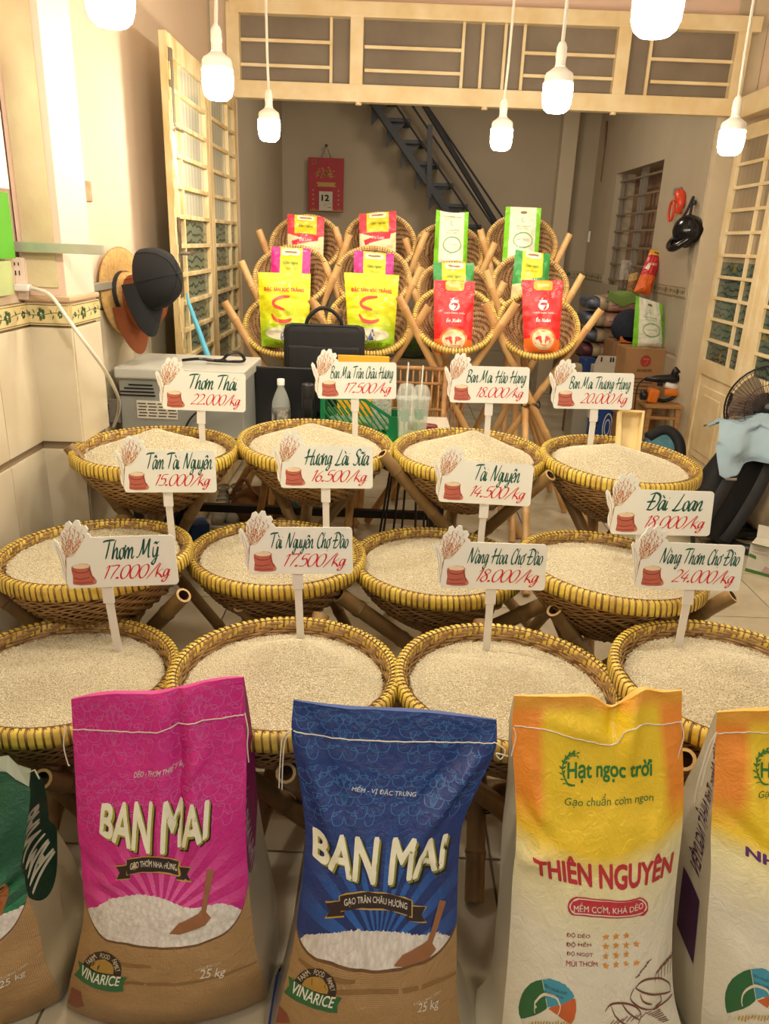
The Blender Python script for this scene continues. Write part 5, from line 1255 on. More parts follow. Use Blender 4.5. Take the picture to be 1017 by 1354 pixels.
def p_red(S, f):
    fillet(S, f, rrect(.28, .85, .74, .99, .08, .04), 'f29a2c'); fillet(S, f, rrect(.36, .90, .66, .95, .04, .018), 'd8b070', .0026, 'handle_hole')
    for cx, cy in ((.12, .92), (.2, .86), (.84, .9), (.9, .83), (.14, .80)): rib(S, f, ell(cx, cy, .035, .02, 8), .012, 'f06a6c', .0014, True)
    fillet(S, f, ell(.5, .635, .13, .065, 18), 'f0e8e0'); rib(S, f, [(.42, .655), (.58, .655), (.50, .58)], .04, 'e0262c', .0024, k=2); fillet(S, f, ell(.5, .70, .10, .018, 12), 'f0e8e0'); fillet(S, f, [(.44, .73), (.50, .755), (.48, .725)], 'f0e8e0')
    txt(S, f, 'GẠO ÔNG THỌ', .24, .52, .76, .55, 'f0e0d8'); txt(S, f, 'Én Xuân', .30, .41, .68, .475, 'f4ece6', .02, .25)
    fillet(S, f, ell(.5, .18, .36, .165, 26), 'f0762c', .0012); fillet(S, f, ell(.5, .18, .30, .14, 26), 'dcc9a0', .002)
    for sg in (1, -1): fillet(S, f, [(.5 + sg * a, b) for a, b in [(.03, .13), (.05, .19), (.04, .21), (.09, .225), (.15, .215), (.23, .19), (.17, .185), (.20, .165), (.14, .175), (.11, .15), (.09, .17), (.06, .11)]], 'cf2a30', .0028)
def p_pink(S, f):
    grip(S, f, .30, .72, .88, .955); txt(S, f, 'Gạo ngon', .34, .70, .70, .77, '3f8a3a', .03, .2); txt(S, f, 'Đặc sản', .42, .63, .66, .66, '8a7a2a', 0)
    fillet(S, f, [(.30, .50), (.78, .56), (.80, .50), (.60, .46), (.32, .44)], 'c8207c', .002); txt(S, f, 'Dẻo', .48, .47, .62, .53, 'f0e0e8', .02, .0, .003)
def p_green(S, f):
    grip(S, f, .30, .72, .90, .97); txt(S, f, 'Gạo ngon', .32, .72, .68, .79, '3f9a3a', .03, .2); txt(S, f, 'cơm dẻo thơm', .34, .66, .66, .69, '7a7a2a', 0)
    fillet(S, f, [(.20, .50), (.86, .60), (.88, .52), (.60, .47), (.22, .40)], '3c9a50', .002); txt(S, f, 'Nàng Hoa', .30, .48, .72, .545, 'e9f0dc', .02, .2, .003)
    for k in range(7): rib(S, f, [(.10 + .10 * k, .08), (.16 + .09 * k, .22), (.12 + .10 * k, .38)], .007, 'b9a878')
def p_cream(S, f):
    grip(S, f, .28, .72, .90, .965); txt(S, f, 'Gạo ngon', .30, .74, .70, .81, '5a8a2a', .03, .2)
    fillet(S, f, [(.12, .48), (.30, .50), (.86, .60), (.84, .50), (.50, .44), (.16, .38)], 'd8334a', .002); txt(S, f, 'Đài Loan', .34, .47, .68, .54, 'f3e0dc', .01, .1, .003)
    for a in range(4):
        for b in range(4): rib(S, f, ell(.60 + .09 * a, .14 + .07 * b, .03, .02, 6), .01, 'c9a860', .0014, True)
    for k in range(5): rib(S, f, [(.10 + .07 * k, .10), (.14 + .07 * k, .22), (.12 + .07 * k, .34)], .008, 'c9b184')
def p_white(S, f):
    fillet(S, f, rrect(.42, .86, .60, .915, .08, .025), '8a7458', .002, 'handle_hole')
    rib(S, f, [(.5, .80), (.46, .74), (.54, .70)], .012, '7aa05a'); txt(S, f, 'GẠO NƯƠNG', .30, .60, .70, .635, '6f9a54', .0); txt(S, f, 'ĐẶC SẢN', .34, .55, .66, .58, '6f9a54', 0)
    rib(S, f, ell(.52, .36, .26, .135, 22), .018, '5aa03c', .0018, True); rib(S, f, [(.30, .36), (.34, .26), (.50, .20)], .03, 'd8d4c4'); txt(S, f, 'HẠT NGỌC', .36, .34, .68, .38, '9aa88a', 0)
PB = [('lime', 'shiny yellow-green rice bag at the left end of the lowest tier', (346, 458), (408, 462), (341, 360), (411, 362), 3.985, 4.06, .10, p_lime),
      ('lime', 'shiny yellow-green rice bag standing behind the black laptop bag', (462, 460), (520, 462), (455, 360), (528, 364), 3.90, 3.98, .10, p_lime),
      ('red', 'red and orange rice bag, left of the two', (574, 467), (623, 469), (574, 370), (628, 372), 3.90, 4.00, .09, p_red),
      ('red', 'red and orange rice bag at the right end of the lowest tier', (693, 466), (739, 468), (690, 370), (745, 371), 3.95, 4.04, .09, p_red),
      ('pink', 'pink topped rice bag at the left of the middle tier', (358, 410), (408, 412), (359, 326), (411, 329), 4.33, 4.43, .08, p_pink),
      ('pink', 'pink topped rice bag, second in the middle tier', (468, 410), (518, 412), (468, 331), (521, 336), 4.37, 4.47, .08, p_pink),
      ('green', 'green topped rice bag above the left red bag', (574, 425), (625, 427), (573, 347), (627, 348), 4.40, 4.49, .08, p_green),
      ('green', 'crumpled green topped rice bag leaning in the middle tier', (673, 415), (722, 417), (682, 330), (728, 336), 4.39, 4.49, .09, p_green),
      ('cream', 'red edged cream rice bag at the left of the top tier', (381, 352), (427, 355), (380, 283), (429, 287), 4.71, 4.80, .08, p_cream),
      ('cream', 'red edged cream rice bag, second in the top tier', (476, 352), (523, 354), (475, 283), (524, 279), 4.73, 4.82, .08, p_cream),
      ('white', 'white and lime rice bag in front of the stairs', (573, 352), (617, 353), (577, 277), (620, 280), 4.77, 4.86, .08, p_white),
      ('white', 'white and lime rice bag at the right of the top tier', (664, 345), (711, 347), (669, 273), (716, 275), 4.79, 4.88, .08, p_white)]
for i, a in enumerate(PB): small_bag(*a, seed=i * 3 + 1, sag=-.012 if i == 10 else 0.0)

# ================================================================== TABLE AND WHAT STANDS ON IT
m_black = M('black_fabric', '131417', .75, vary=.3, vscale=30, bump=.3, bscale=300, bdist=.001)
m_blackp = M('black_plastic', '15161a', .35)
m_silver = M('silver_sheet', 'a9aca8', .4, metal=.35, vary=.06)
m_clear = M('clear_plastic', 'f2f2ee', .08, trans=.92)
m_cupp = M('thin_clear_plastic', 'e6eee8', .1, alpha=.28)
m_carton = M('corrugated_board', 'ab8156', .75, vary=.1, vscale=9)
m_strapd = M('dark_webbing', '26282c', .7)
def flatprint(parent, o, ax, ay, items, mat, e=.0006, name='print'):
    o, ax, ay = V(o), V(ax), V(ay); n = ax.cross(ay).normalized(); vs, fs = items
    return part(name, G().add([o + ax * a + ay * b + n * e for a, b in vs], fs), mat, parent)
TZ = .72
t = thing('work_table', 'white topped table with black steel frame behind the back row', 'table', (-.40, 3.42, 0))
part('tabletop', G().bbox((-.42, 3.43, TZ - .012), (1.44, .70, .024), .004), M('white_laminate', 'cfc9ba', .35, vary=.05), t)
for x in (-1.08, .24):
    for y in (3.12, 3.74): part('leg', G().box((x, y, .348), (.035, .035, .696)), m_dark, t)
part('stretcher', G().box((-.42, 3.74, .20), (1.30, .035, .04)), m_dark, t)
for x in (-1.08, .24): part('side_rail', G().box((x, 3.43, .20), (.03, .60, .03)), m_dark, t)
part('apron', G().box((-.42, 3.12, .67), (1.30, .03, .04)), m_dark, t)
# silver computer case lying flat
t = thing('computer_case', 'silver grey metal case with vents and a label, by the pilaster', 'computer case', (-.87, 3.35, TZ))
part('body', G().bbox((-.87, 3.34, TZ + .135), (.52, .40, .25), .006), m_silver, t)
part('top_cover', G().bbox((-.87, 3.335, TZ + .278), (.54, .43, .045), .008), M('pale_cover', 'bdbdb4', .4), t)
for k in range(4):
    part('vent_slot', G().box((P(186, 509, y=3.14).x - .008 * k, 3.138, P(186, 509 + 4.6 * k, y=3.14).z), (.10 + .022 * k, .004, .006)), m_blackp, t)
part('rating_label', G().box((P(208, 542, y=3.14).x, 3.1385, P(208, 542, y=3.14).z), (.17, .003, .075)), M('paper_label', 'd9d4c4', .6), t)
g = G()
for r_ in range(5):
    for k in range(4): g.box((P(208, 542, y=3.14).x - .063 + .042 * k + .004 * (r_ % 2), 3.1365, P(208, 542, y=3.14).z + .026 - r_ * .013), (.034, .001, .005))
part('label_print', g, ink('5a584f'), t, 'stuff')
part('power_socket', G().bbox((P(152, 543, y=3.14).x, 3.137, P(152, 543, y=3.14).z), (.045, .012, .10), .003), M('socket_panel', '77736a', .5, vary=.3, vscale=60), t)
tag(part('black_cable', G().tube(crom([(-.90, 3.30, TZ + .312), (-.82, 3.27, TZ + .325), (-.74, 3.31, TZ + .315), (-.70, 3.28, TZ + .345), (-.66, 3.30, TZ + .355), (-.64, 3.33, TZ + .315), (-.72, 3.28, TZ + .318), (-.80, 3.33, TZ + .312)], 6), .007, 6), m_blackp), 'black power cable coiled on the silver case', 'cable')
tag(part('thin_cable', G().tube(crom([(-.60, 3.12, TZ + .19), (-.74, 3.11, TZ + .16), (-.82, 3.11, TZ + .11), (-.86, 3.115, TZ + .04), (-.86, 3.118, TZ + .006)], 6), .0045, 6), m_blackp), 'thin black cable looping down the case front', 'cable')
# laptop seen from behind
a, b = P(334, 486, y=3.42), P(419, 484, y=3.42)
t = thing('laptop', 'open black laptop seen from behind, beside the bottle', 'laptop', ((a.x + b.x) / 2, 3.42, TZ))
part('screen_lid', G().bbox(((a.x + b.x) / 2, 3.42, (a.z + TZ) / 2 + .012), (b.x - a.x, .012, a.z - TZ - .006), .005, Matrix.Rotation(math.radians(4), 3, 'X')), m_blackp, t)
part('keyboard_base', G().bbox(((a.x + b.x) / 2, 3.54, TZ + .010), (b.x - a.x, .22, .018), .004), m_blackp, t)
# laptop bag
c = P(429, 470, y=3.66); wb_ = .385
t = thing('laptop_bag', 'black fabric laptop bag standing before the yellow-green bags', 'bag', (c.x, 3.66, TZ))
zb0, zt0 = TZ, P(429, 430, y=3.62).z
g = G().bbox((c.x, 3.66, (zb0 + zt0) / 2), (wb_, .10, zt0 - zb0), .035); part('body', g, m_black, t, smooth=True)
part('front_pocket', G().bbox((c.x, 3.602, (zb0 + zt0) / 2 - .03), (wb_ * .88, .03, (zt0 - zb0) * .72), .014), m_black, t, smooth=True)
part('zipper', G().tube([(c.x - wb_ * .45, 3.62, zt0 - .02), (c.x - wb_ * .40, 3.62, zt0 - .002), (c.x + wb_ * .40, 3.62, zt0 - .002), (c.x + wb_ * .45, 3.62, zt0 - .02)], .004, 6), m_strapd, t)
hp = [(c.x - .085, 3.63, zt0 - .01), (c.x - .07, 3.62, zt0 + .035), (c.x - .02, 3.62, zt0 + .075), (c.x + .03, 3.62, zt0 + .07), (c.x + .075, 3.62, zt0 + .03), (c.x + .085, 3.63, zt0 - .01)]
part('handle', G().tube(crom(hp, 5), .009, 8), m_black, t, smooth=True)
for sg in (-1, 1): part('strap_ring', G().tube([(c.x + sg * wb_ * .5 + .012 * math.cos(q), 3.64, zt0 - .06 + .018 * math.sin(q)) for q in [k * PI / 5 for k in range(10)]], .003, 5, closed=True), m_steel, t)
# yellow folder, bottle, can
a, b = P(447, 469, y=3.50), P(515, 474, y=3.50)
t = part('folder', G().bbox(((a.x + b.x) / 2, 3.50, (a.z + TZ) / 2), (b.x - a.x, .012, a.z - TZ), .002), M('yellow_card', 'f0c022', .5, vary=.3, vscale=5, col2='f0a030')); tag(t, 'yellow folder standing behind the Trân Châu Hương price sign', 'folder')
c = P(372, 565, y=3.24); zt0 = P(372, 501, y=3.24).z; h = zt0 - TZ
t = thing('water_bottle', 'clear plastic bottle with white cap and dark label', 'bottle', (c.x, 3.24, TZ))
part('bottle_body', G().lathe([(0, 0), (.036, .0), (.040, .01), (.040, h * .55), (.038, h * .62), (.026, h * .76), (.014, h * .86), (.013, h * .93)], (c.x, 3.24, TZ), 20), m_cupp, t, smooth=True)
part('drink', G().lathe([(0, .004), (.035, .004), (.0375, .02), (.0375, h * .50), (0, h * .50)], (c.x, 3.24, TZ), 20), M('dark_drink', '2b2622', .2), t, smooth=True)
part('bottle_label', G().lathe([(.0408, h * .18), (.0408, h * .50)], (c.x, 3.24, TZ), 20), M('dark_label', '20262c', .4, vary=.5, vscale=40, col2='c8c2b4'), t, smooth=True)
part('cap', G().lathe([(.016, h * .90), (.016, h * .995), (.014, h), (0, h)], (c.x, 3.24, TZ), 16), m_white, t, smooth=True)
c = P(407, 560, y=3.22); zt0 = P(407, 507, y=3.22).z; h = zt0 - TZ
t = thing('spray_can', 'black spray can with pale lettering beside the bottle', 'can', (c.x, 3.22, TZ))
part('can_body', G().lathe([(0, 0), (.027, 0), (.029, .006), (.029, h * .72), (.026, h * .76)], (c.x, 3.22, TZ), 20), M('black_lacquer', '17181b', .25), t, smooth=True)
part('cap', G().lathe([(.0275, h * .74), (.0275, h * .97), (.024, h), (0, h)], (c.x, 3.22, TZ), 20), m_blackp, t, smooth=True)
flatprint(t, (c.x - .022, 3.19, TZ + h * .28), (.044, 0, 0), (0, 0, .035), norm01(text2d('men', .2, .02)), ink('cfd4da'))
# green slotted tray
t0 = P(425, 600, y=3.22); x0, x1 = P(425, 560, y=3.22).x, P(527, 560, y=3.22).x; zhi, zlo = P(430, 525, y=3.22).z, P(520, 553, y=3.22).z; xs_ = P(480, 530, y=3.22).x
t = thing('green_tray', 'green slotted plastic basket with a sloping side, full of papers', 'basket', ((x0 + x1) / 2, 3.28, TZ))
m_gp = M('green_plastic', '147a4c', .35)
def tray_side(y):
    g = G(); zt_ = lambda x: zhi if x < xs_ else zhi + (zlo - zhi) * (x - xs_) / (x1 - .03 - xs_) if x < x1 - .03 else zlo
    g.beam((x0, y, zhi), (xs_, y, zhi), .008, .014); g.beam((xs_, y, zhi), (x1 - .03, y, zlo), .008, .014); g.beam((x1 - .03, y, zlo), (x1, y, zlo), .008, .014)
    g.box(((x0 + x1) / 2, y, TZ + .012), (x1 - x0, .008, .024)); g.box((x1 - .02, y, (zlo + TZ) / 2), (.045, .007, zlo - TZ)); g.box((x0 + .006, y, (zhi + TZ) / 2), (.014, .008, zhi - TZ))
    for k in range(16):
        xa = x0 - .05 + k * .026; xb = xa + .10; za, zb_ = TZ + .15, TZ + .02
        # slanted slats clipped to the outline
        pts = [(xa + (xb - xa) * q / 8, za + (zb_ - za) * q / 8) for q in range(9)]; pts = [p for p in pts if x0 < p[0] < x1 - .03 and p[1] < zt_(p[0])]
        if len(pts) > 1: g.beam((pts[0][0], y, pts[0][1]), (pts[-1][0], y, pts[-1][1]), .006, .009, up=(0, 1, 0))
    return g
for y in (3.21, 3.37): part('slotted_side', tray_side(y), m_gp, t, 'stuff')
part('end_wall', G().bbox((x1, 3.29, (zlo + TZ) / 2), (.008, .17, zlo - TZ), .002), m_gp, t); part('end_wall', G().bbox((x0, 3.29, (zhi + TZ) / 2), (.008, .17, zhi - TZ), .002), m_gp, t); part('tray_floor', G().box(((x0 + x1) / 2, 3.29, TZ + .004), (x1 - x0, .16, .006)), m_gp, t)
tag(part('receipt', G().box((x1 - .075, 3.34, TZ + .105), (.085, .002, .16), Matrix.Rotation(.15, 3, 'X')), M('receipt_paper', 'd8d6cc', .6, vary=.3, vscale=90, col2='9a9a94')), 'white printed receipt sticking out of the green basket', 'paper')
tag(part('fabric_bundle', G().bbox((x0 + .12, 3.29, TZ + .05), (.20, .12, .085), .03), M('blue_green_cloth', '2e5a66', .8, vary=.5, vscale=20, col2='8a9a4a'), smooth=True), 'blue and green cloth bundle inside the green basket', 'cloth')
# paper sheets, pen case, plastic cups
tag(part('paper_sheet', G().box((.06, 3.22, TZ + .004), (.20, .24, .007), Matrix.Rotation(.1, 3, 'Z')), M('green_paper', '8ccf62', .6)), 'light green paper lying under the plastic cups', 'paper')
tag(part('paper_sheet', G().box((.22, 3.36, TZ + .004), (.18, .22, .007), Matrix.Rotation(-.15, 3, 'Z')), M('peach_paper', 'e6b48c', .6)), 'peach paper lying right of the plastic cups', 'paper')
tag(part('pen_case', G().bbox((.16, 3.42, TZ + .028), (.14, .05, .04), .012, Matrix.Rotation(.1, 3, 'Y')), M('dark_red_vinyl', '6e1c26', .3), smooth=True), 'dark red glossy pen case behind the plastic cups', 'case')
for (px, hh, y, lb) in ((536, 505, 3.16, 'clear plastic cup with domed lid and straw, the nearer left one'), (555, 507, 3.24, 'clear plastic cup with green logo and straw, right behind')):
    c = P(px, 560, y=y); h = P(px, hh, y=y).z - TZ - .012; z0 = TZ + .008
    t = thing('plastic_cup', lb, 'cup', (c.x, y, z0))
    part('cup', G().lathe([(0, .003), (.026, .003), (.027, 0), (.040, h * .74), (.042, h * .74), (.0425, h * .77), (.0385, h * .74), (.025, .005), (0, .005)], (c.x, y, z0), 24), m_cupp, t, smooth=True)
    part('lid', G().lathe([(.044, h * .76), (.044, h * .80), (.040, h * .81), (.037, h * .90), (.026, h * .98), (.008, h)], (c.x, y, z0), 24), m_cupp, t, smooth=True)
    part('straw', G().tube([(c.x - .006, y, z0 + .01), (c.x + .002, y, z0 + h * 1.32)], .0035, 6), M('white_straw' + str(px), 'dfe6e0', .4), t)
    part('logo_print', G().lathe([(.0375, h * .42), (.0395, h * .60)], (c.x, y, z0), 8, a0=-2.2, a1=-1.2), ink('a9c4b4'), t)
# rattan chair behind the table
m_rat = M('rattan_cane', 'b98b58', .5, vary=.4, vscale=14, col2='8a5d34')
t = thing('rattan_chair', 'rattan chair with a rod back, behind the plastic cups', 'chair', (.28, 4.00, 0))
xa, xb = P(470, 487, y=3.86).x, P(590, 487, y=3.86).x; zt_ = P(530, 486, y=3.86).z; zs = .60
for k, z in enumerate((zt_, zt_ - .075, zt_ - .21, zt_ - .33)): part('back_rail', G().tube([(xa, 3.86, z), (xb, 3.86, z)], .011 if k == 0 else .007, 8), m_rat, t, smooth=True)
for k in range(15):
    x = xa + (xb - xa) * k / 14; part('back_rod', G().tube([(x, 3.86, zt_), (x + .006 * math.sin(k * 2), 3.865, zt_ - .42)], .0055, 6), m_rat, t, smooth=True)
for x in (xa, xb):
    for y in (3.86, 4.20): part('leg', G().tube([(x, y, .0), (x, y, zt_ + .01 if y < 4 else .46)], .014, 8), m_rat, t, smooth=True)
part('seat', G().bbox(((xa + xb) / 2, 4.03, .46), (xb - xa, .36, .03), .01), m_rat, t)
part('side_panel', G().tube([(xb, 3.86, zt_ - .12), (xb + .10, 3.90, zt_ - .16), (xb + .11, 4.05, zt_ - .40), (xb, 4.20, .46)], .011, 8), m_rat, t, smooth=True)
for k in range(6): part('side_rod', G().tube([(xb + .02 * k, 3.87 + .01 * k, zt_ - .13 - .006 * k), (xb + .02 * k, 3.88 + .01 * k, zt_ - .42)], .005, 6), m_rat, t)
# wire leg stool below
t = thing('wire_stool', 'black stool with thin wire legs between the back row stands', 'stool', (.12, 3.42, 0))
for k in range(8):
    a_ = k * PI / 4 + .2; part('wire_leg', G().tube([(.12 + .10 * math.cos(a_), 3.42 + .10 * math.sin(a_), .56), (.12 + .17 * math.cos(a_), 3.42 + .17 * math.sin(a_), 0)], .006, 6), m_dark, t)
part('seat', G().lathe([(0, .56), (.15, .56), (.16, .575), (.15, .60), (0, .60)], (.12, 3.42, 0), 20), m_dark, t, smooth=True)
part('foot_ring', G().tube([(.12 + .15 * math.cos(q), 3.42 + .15 * math.sin(q), .18) for q in [k * PI / 10 for k in range(20)]], .005, 5, closed=True), m_dark, t)

# ------------------------------------------------------------------ shoes, bag and odds below the table
def skinlike(rings, n=16):                            # closed body from (centre, half-width, half-height) ellipses along y
    g = G(); vs = []
    for (c, rx, rz) in rings: vs += [(c[0] + rx * math.cos(2 * PI * k / n), c[1], c[2] + rz * math.sin(2 * PI * k / n)) for k in range(n)]
    fs = [(i * n + k, i * n + (k + 1) % n, (i + 1) * n + (k + 1) % n, (i + 1) * n + k) for i in range(len(rings) - 1) for k in range(n)] + [tuple(range(n))[::-1], tuple((len(rings) - 1) * n + k for k in range(n))]
    return g.add(vs, fs)
m_canvas = M('grey_knit', 'a39c8c', .85, vary=.25, vscale=40, bump=.4, bscale=200)
m_sole = M('white_sole', 'cfc8b8', .6)
for (px, py, lb) in ((293, 690, 'grey knitted high-top shoe, the left of the pair'), (312, 688, 'grey knitted high-top shoe with white lace, the right one')):
    c = P(px, py, z=0); x, y = c.x, c.y
    t = thing('shoe', lb, 'shoe', (x, y, 0), 'shoes under the table')
    part('upper', skinlike([((x, y - .13, .035), .012, .015), ((x, y - .12, .04), .032, .028), ((x, y - .07, .048), .042, .036), ((x, y - .02, .062), .040, .052), ((x, y + .03, .088), .038, .078), ((x, y + .09, .098), .036, .090), ((x, y + .13, .09), .026, .078), ((x, y + .14, .08), .01, .06)]), m_canvas, t, smooth=True)
    part('sole', skinlike([((x, y - .138, .014), .014, .012), ((x, y - .12, .014), .038, .014), ((x, y - .05, .014), .047, .014), ((x, y + .05, .014), .042, .014), ((x, y + .14, .014), .034, .014), ((x, y + .15, .014), .014, .012)]), m_sole, t, smooth=True)
    part('collar', G().tube([(x + .034 * math.cos(q), y + .075 + .048 * math.sin(q), .185) for q in [k * PI / 8 for k in range(16)]], .007, 6, closed=True), m_canvas, t, smooth=True)
    g = G()
    for k in range(4): g.tube([(x - .028, y - .04 + .02 * k, .105 + .018 * k), (x + .028, y - .04 + .02 * k + .008, .108 + .018 * k)], .003, 5)
    part('laces', g, m_white, t, 'stuff')
c = P(345, 690, z=0)
t = thing('cloth_bag', 'slouched brown cloth bag on the floor right of the shoes', 'bag', (c.x, c.y, 0))
part('body', skinlike([((c.x, c.y - .09, .07), .10, .05), ((c.x, c.y - .06, .09), .16, .085), ((c.x + .01, c.y, .11), .17, .11), ((c.x, c.y + .07, .10), .13, .09), ((c.x, c.y + .10, .09), .05, .04)]), M('brown_cloth', '8b5d35', .85, vary=.4, vscale=9, bump=.6, bscale=18, bdist=.02), t, smooth=True)
part('strap', G().tube(crom([(c.x - .15, c.y - .04, .12), (c.x - .13, c.y - .06, .22), (c.x - .08, c.y - .05, .27), (c.x - .02, c.y - .07, .2), (c.x + .08, c.y - .08, .14)], 5), .010, 8), bpy.data.materials['brown_cloth'], t, smooth=True)
c = P(385, 682, z=0)
tag(part('blue_bag', skinlike([((c.x, c.y - .06, .05), .06, .04), ((c.x, c.y, .08), .09, .08), ((c.x, c.y + .06, .06), .05, .05)]), M('light_blue_plastic', '5aa3c4', .4, vary=.4, vscale=12, bump=.5, bscale=20, bdist=.02), smooth=True), 'light blue plastic bag on the floor under the table', 'bag')
tag(part('blue_box', G().bbox(P(262, 703, z=.06) + V((0, .0, 0)), (.10, .12, .12), .01, Matrix.Rotation(.5, 3, 'Z')), M('blue_crate_plastic', '23549c', .4)), 'small blue plastic box beside the left middle stand', 'box')
# blue rod leaning on the left door
tag(part('blue_pole', G().tube([P(247, 388, y=3.83), P(250, 402, y=3.81), P(264, 440, y=3.78), P(278, 480, y=3.74), P(288, 510, y=3.70)], [.004, .010, .013, .016, .016], 8), M('blue_cable_sleeve', '57b3d6', .5, bump=.6, bscale=90), smooth=True), 'light blue rod hanging from the left door handle', 'rod')

# ------------------------------------------------------------------ left wall things
m_poster = M('poster_green', '58a82a', .5, vary=.1)
q = XL + .012
def wall_rect(name, label, cat, p0, p1, x, th, mat, z0=None, z1=None):
    a, b = P(*p0, x=x), P(*p1, x=x); y0, y1 = min(a.y, b.y), max(a.y, b.y); za, zb_ = (min(a.z, b.z), max(a.z, b.z))
    return tag(part(name, G().bbox((x, (y0 + y1) / 2, (za + zb_) / 2), (th, y1 - y0, zb_ - za), .001), mat), label, cat)
wall_rect('wall_poster', 'bright green poster at the left edge under the white sheet', 'poster', (-60, 345), (9, 255), XL + .016, .006, m_poster)
wall_rect('wall_poster', 'white plastic sheet hanging at the upper left edge', 'poster', (-60, 40), (11, 250), XL + .02, .008, M('white_film', 'dfe6dc', .5, vary=.1))
wall_rect('wall_poster', 'pale green panel under the bright green poster', 'poster', (-60, 400), (13, 345), XL + .014, .006, M('pale_green_panel', 'b3bf84', .6, vary=.15))
# power outlet plate with charger lead
a, b = P(18, 340, y=2.525), P(33, 396, y=2.525)
t = thing('power_outlet', 'cream outlet plate on the pilaster with a white plug', 'outlet', ((a.x + b.x) / 2, 2.528, (a.z + b.z) / 2))
part('plate', G().bbox(((a.x + b.x) / 2, 2.527, (a.z + b.z) / 2), (.045, .018, a.z - b.z), .004), M('cream_plastic', 'e6d4c4', .5), t)
g = G()
for z in (a.z - .02, a.z - .045, a.z - .05): g.box(((a.x + b.x) / 2 - .006, 2.5175, z), (.003, .002, .010)).box(((a.x + b.x) / 2 + .006, 2.5175, z), (.003, .002, .010))
part('socket_holes', g, m_dark, t, 'stuff')
c0 = P(30, 380, y=2.505)
part('plug', G().bbox(c0, (.05, .03, .022), .006), m_white, t)
cab = [c0 + V((.02, 0, 0)), P(50, 383, y=2.49), P(68, 392, y=2.48), P(92, 425, y=2.47), P(119, 462, y=2.48), P(142, 495, y=2.60), P(156, 525, y=2.86), P(157, 543, y=2.98), P(150, 565, y=3.04)]
tag(part('charger_cable', G().tube(crom([tuple(p) for p in cab], 8), .0062, 8), m_cord, smooth=True), 'white cable running from the outlet down to the silver case', 'cable')
a, b = P(17, 327, y=2.515), P(124, 329, y=2.515)
tag(part('trim_bar', G().bbox(((a.x + b.x) / 2 + .02, 2.515, (a.z + b.z) / 2), (b.x - a.x + .02, .024, .030), .002), M('aluminium_bar', 'c3c3b4', .35, metal=.4, vary=.2, vscale=12)), 'pale aluminium bar fixed across the pilaster', 'bar')
tag(part('trim_bar', G().bbox((XL + .02, 3.02, P(135, 377, x=XL).z), (.02, .5, .03), .002), bpy.data.materials['aluminium_bar']), 'short aluminium bar on the wall behind the hats', 'bar')
a = P(118, 253, x=XL); tag(part('wall_patch', G().bbox((XL - .008, a.y, a.z), (.012, .07, .075), .003), M('broken_plaster', 'b9a17c', .9, vary=.3, vscale=30)), 'small patch of chipped plaster with an old switch box', 'patch')
# hats on hooks
m_straw = M('woven_straw', 'd3a864', .7, vary=.3, vscale=60, bump=.6, bscale=120, bdist=.004)
c = P(163, 388, x=XL + .04)
Rh = Matrix.Rotation(math.radians(84), 3, 'Y') @ Matrix.Rotation(math.radians(10), 3, 'X')
def place(g, c, R, sc=(1, 1, 1)): g.v = [tuple(R @ V((p[0] * sc[0], p[1] * sc[1], p[2] * sc[2])) + V(c)) for p in g.v]; return g
t = thing('straw_hat', 'wide straw hat hung on the left wall behind the caps', 'hat', c)
part('brim', place(G().lathe([(.095, .0), (.14, .004), (.19, .012), (.205, .006), (.19, .006), (.14, -.002), (.095, -.006)], (0, 0, 0), 40), (XL + .045, c.y, c.z), Rh, (.93, 1.0, 1)), m_straw, t, smooth=True)
part('crown', place(G().lathe([(.098, .0), (.095, .04), (.085, .08), (.05, .10), (0, .105)], (0, 0, 0), 32), (XL + .045, c.y, c.z), Rh, (.93, 1.0, .6)), m_straw, t, smooth=True)
part('hat_band', place(G().lathe([(.100, .0), (.098, .02)], (0, 0, 0), 32), (XL + .045, c.y, c.z), Rh, (.94, 1.0, 1)), m_strapd, t, smooth=True)
def cap(label, c, R, mat, s=1.0, fwd=0):
    t = thing('baseball_cap', label, 'cap', c, 'caps hung on the straw hat'); g = G(); n = 28; rows_ = 10
    A = np.zeros((rows_ + 1, n + 1, 3))
    for i in range(rows_ + 1):
        ph = i / rows_ * PI / 2
        for j in range(n + 1): a = 2 * PI * j / n; A[i, j] = ((.098 * math.cos(a)) * math.cos(ph) ** .75, (.115 * math.sin(a)) * math.cos(ph) ** .75, .125 * math.sin(ph) ** .9)
    A *= s; part('crown', place(G().grid(A), c, R), mat, t, smooth=True)
    g = G()
    for j in range(6):
        a = 2 * PI * j / 6 + .3; g.tube([((.099 * math.cos(a)) * math.cos(p) ** .75 * s, (.116 * math.sin(a)) * math.cos(p) ** .75 * s, (.1262 * math.sin(p) ** .9) * s) for p in [k * PI / 2 / 9 for k in range(10)]], .0016, 4)
    part('crown_seams', place(g, c, R), mat, t, 'stuff')
    part('button', place(G().lathe([(0, .0), (.009, .0), (.007, .006), (0, .008)], (0, 0, .124 * s), 10), c, R), mat, t)
    B = np.zeros((9, 17, 3))
    for i in range(9):
        for j in range(17):
            a = -PI * .90 + PI * .80 * j / 16; k = i / 8; r0x, r0y = .097 * math.cos(a), .113 * math.sin(a); ext = .100 * math.sin((j / 16) * PI) ** .6
            B[i, j] = (r0x * (1 + .12 * k), r0y - ext * k * 1.0, .004 - .020 * k * k - .030 * (abs(j / 16 - .5) * 2) ** 2 * k)
    B *= s; g = G().grid(B).grid(B - np.array([0, 0, .003])); part('brim', place(g, c, R), mat, t, smooth=True)
    return t
def Rcols(x, y, z): M_ = Matrix((V(x).normalized(), V(y).normalized(), V(z).normalized())).transposed(); return M_
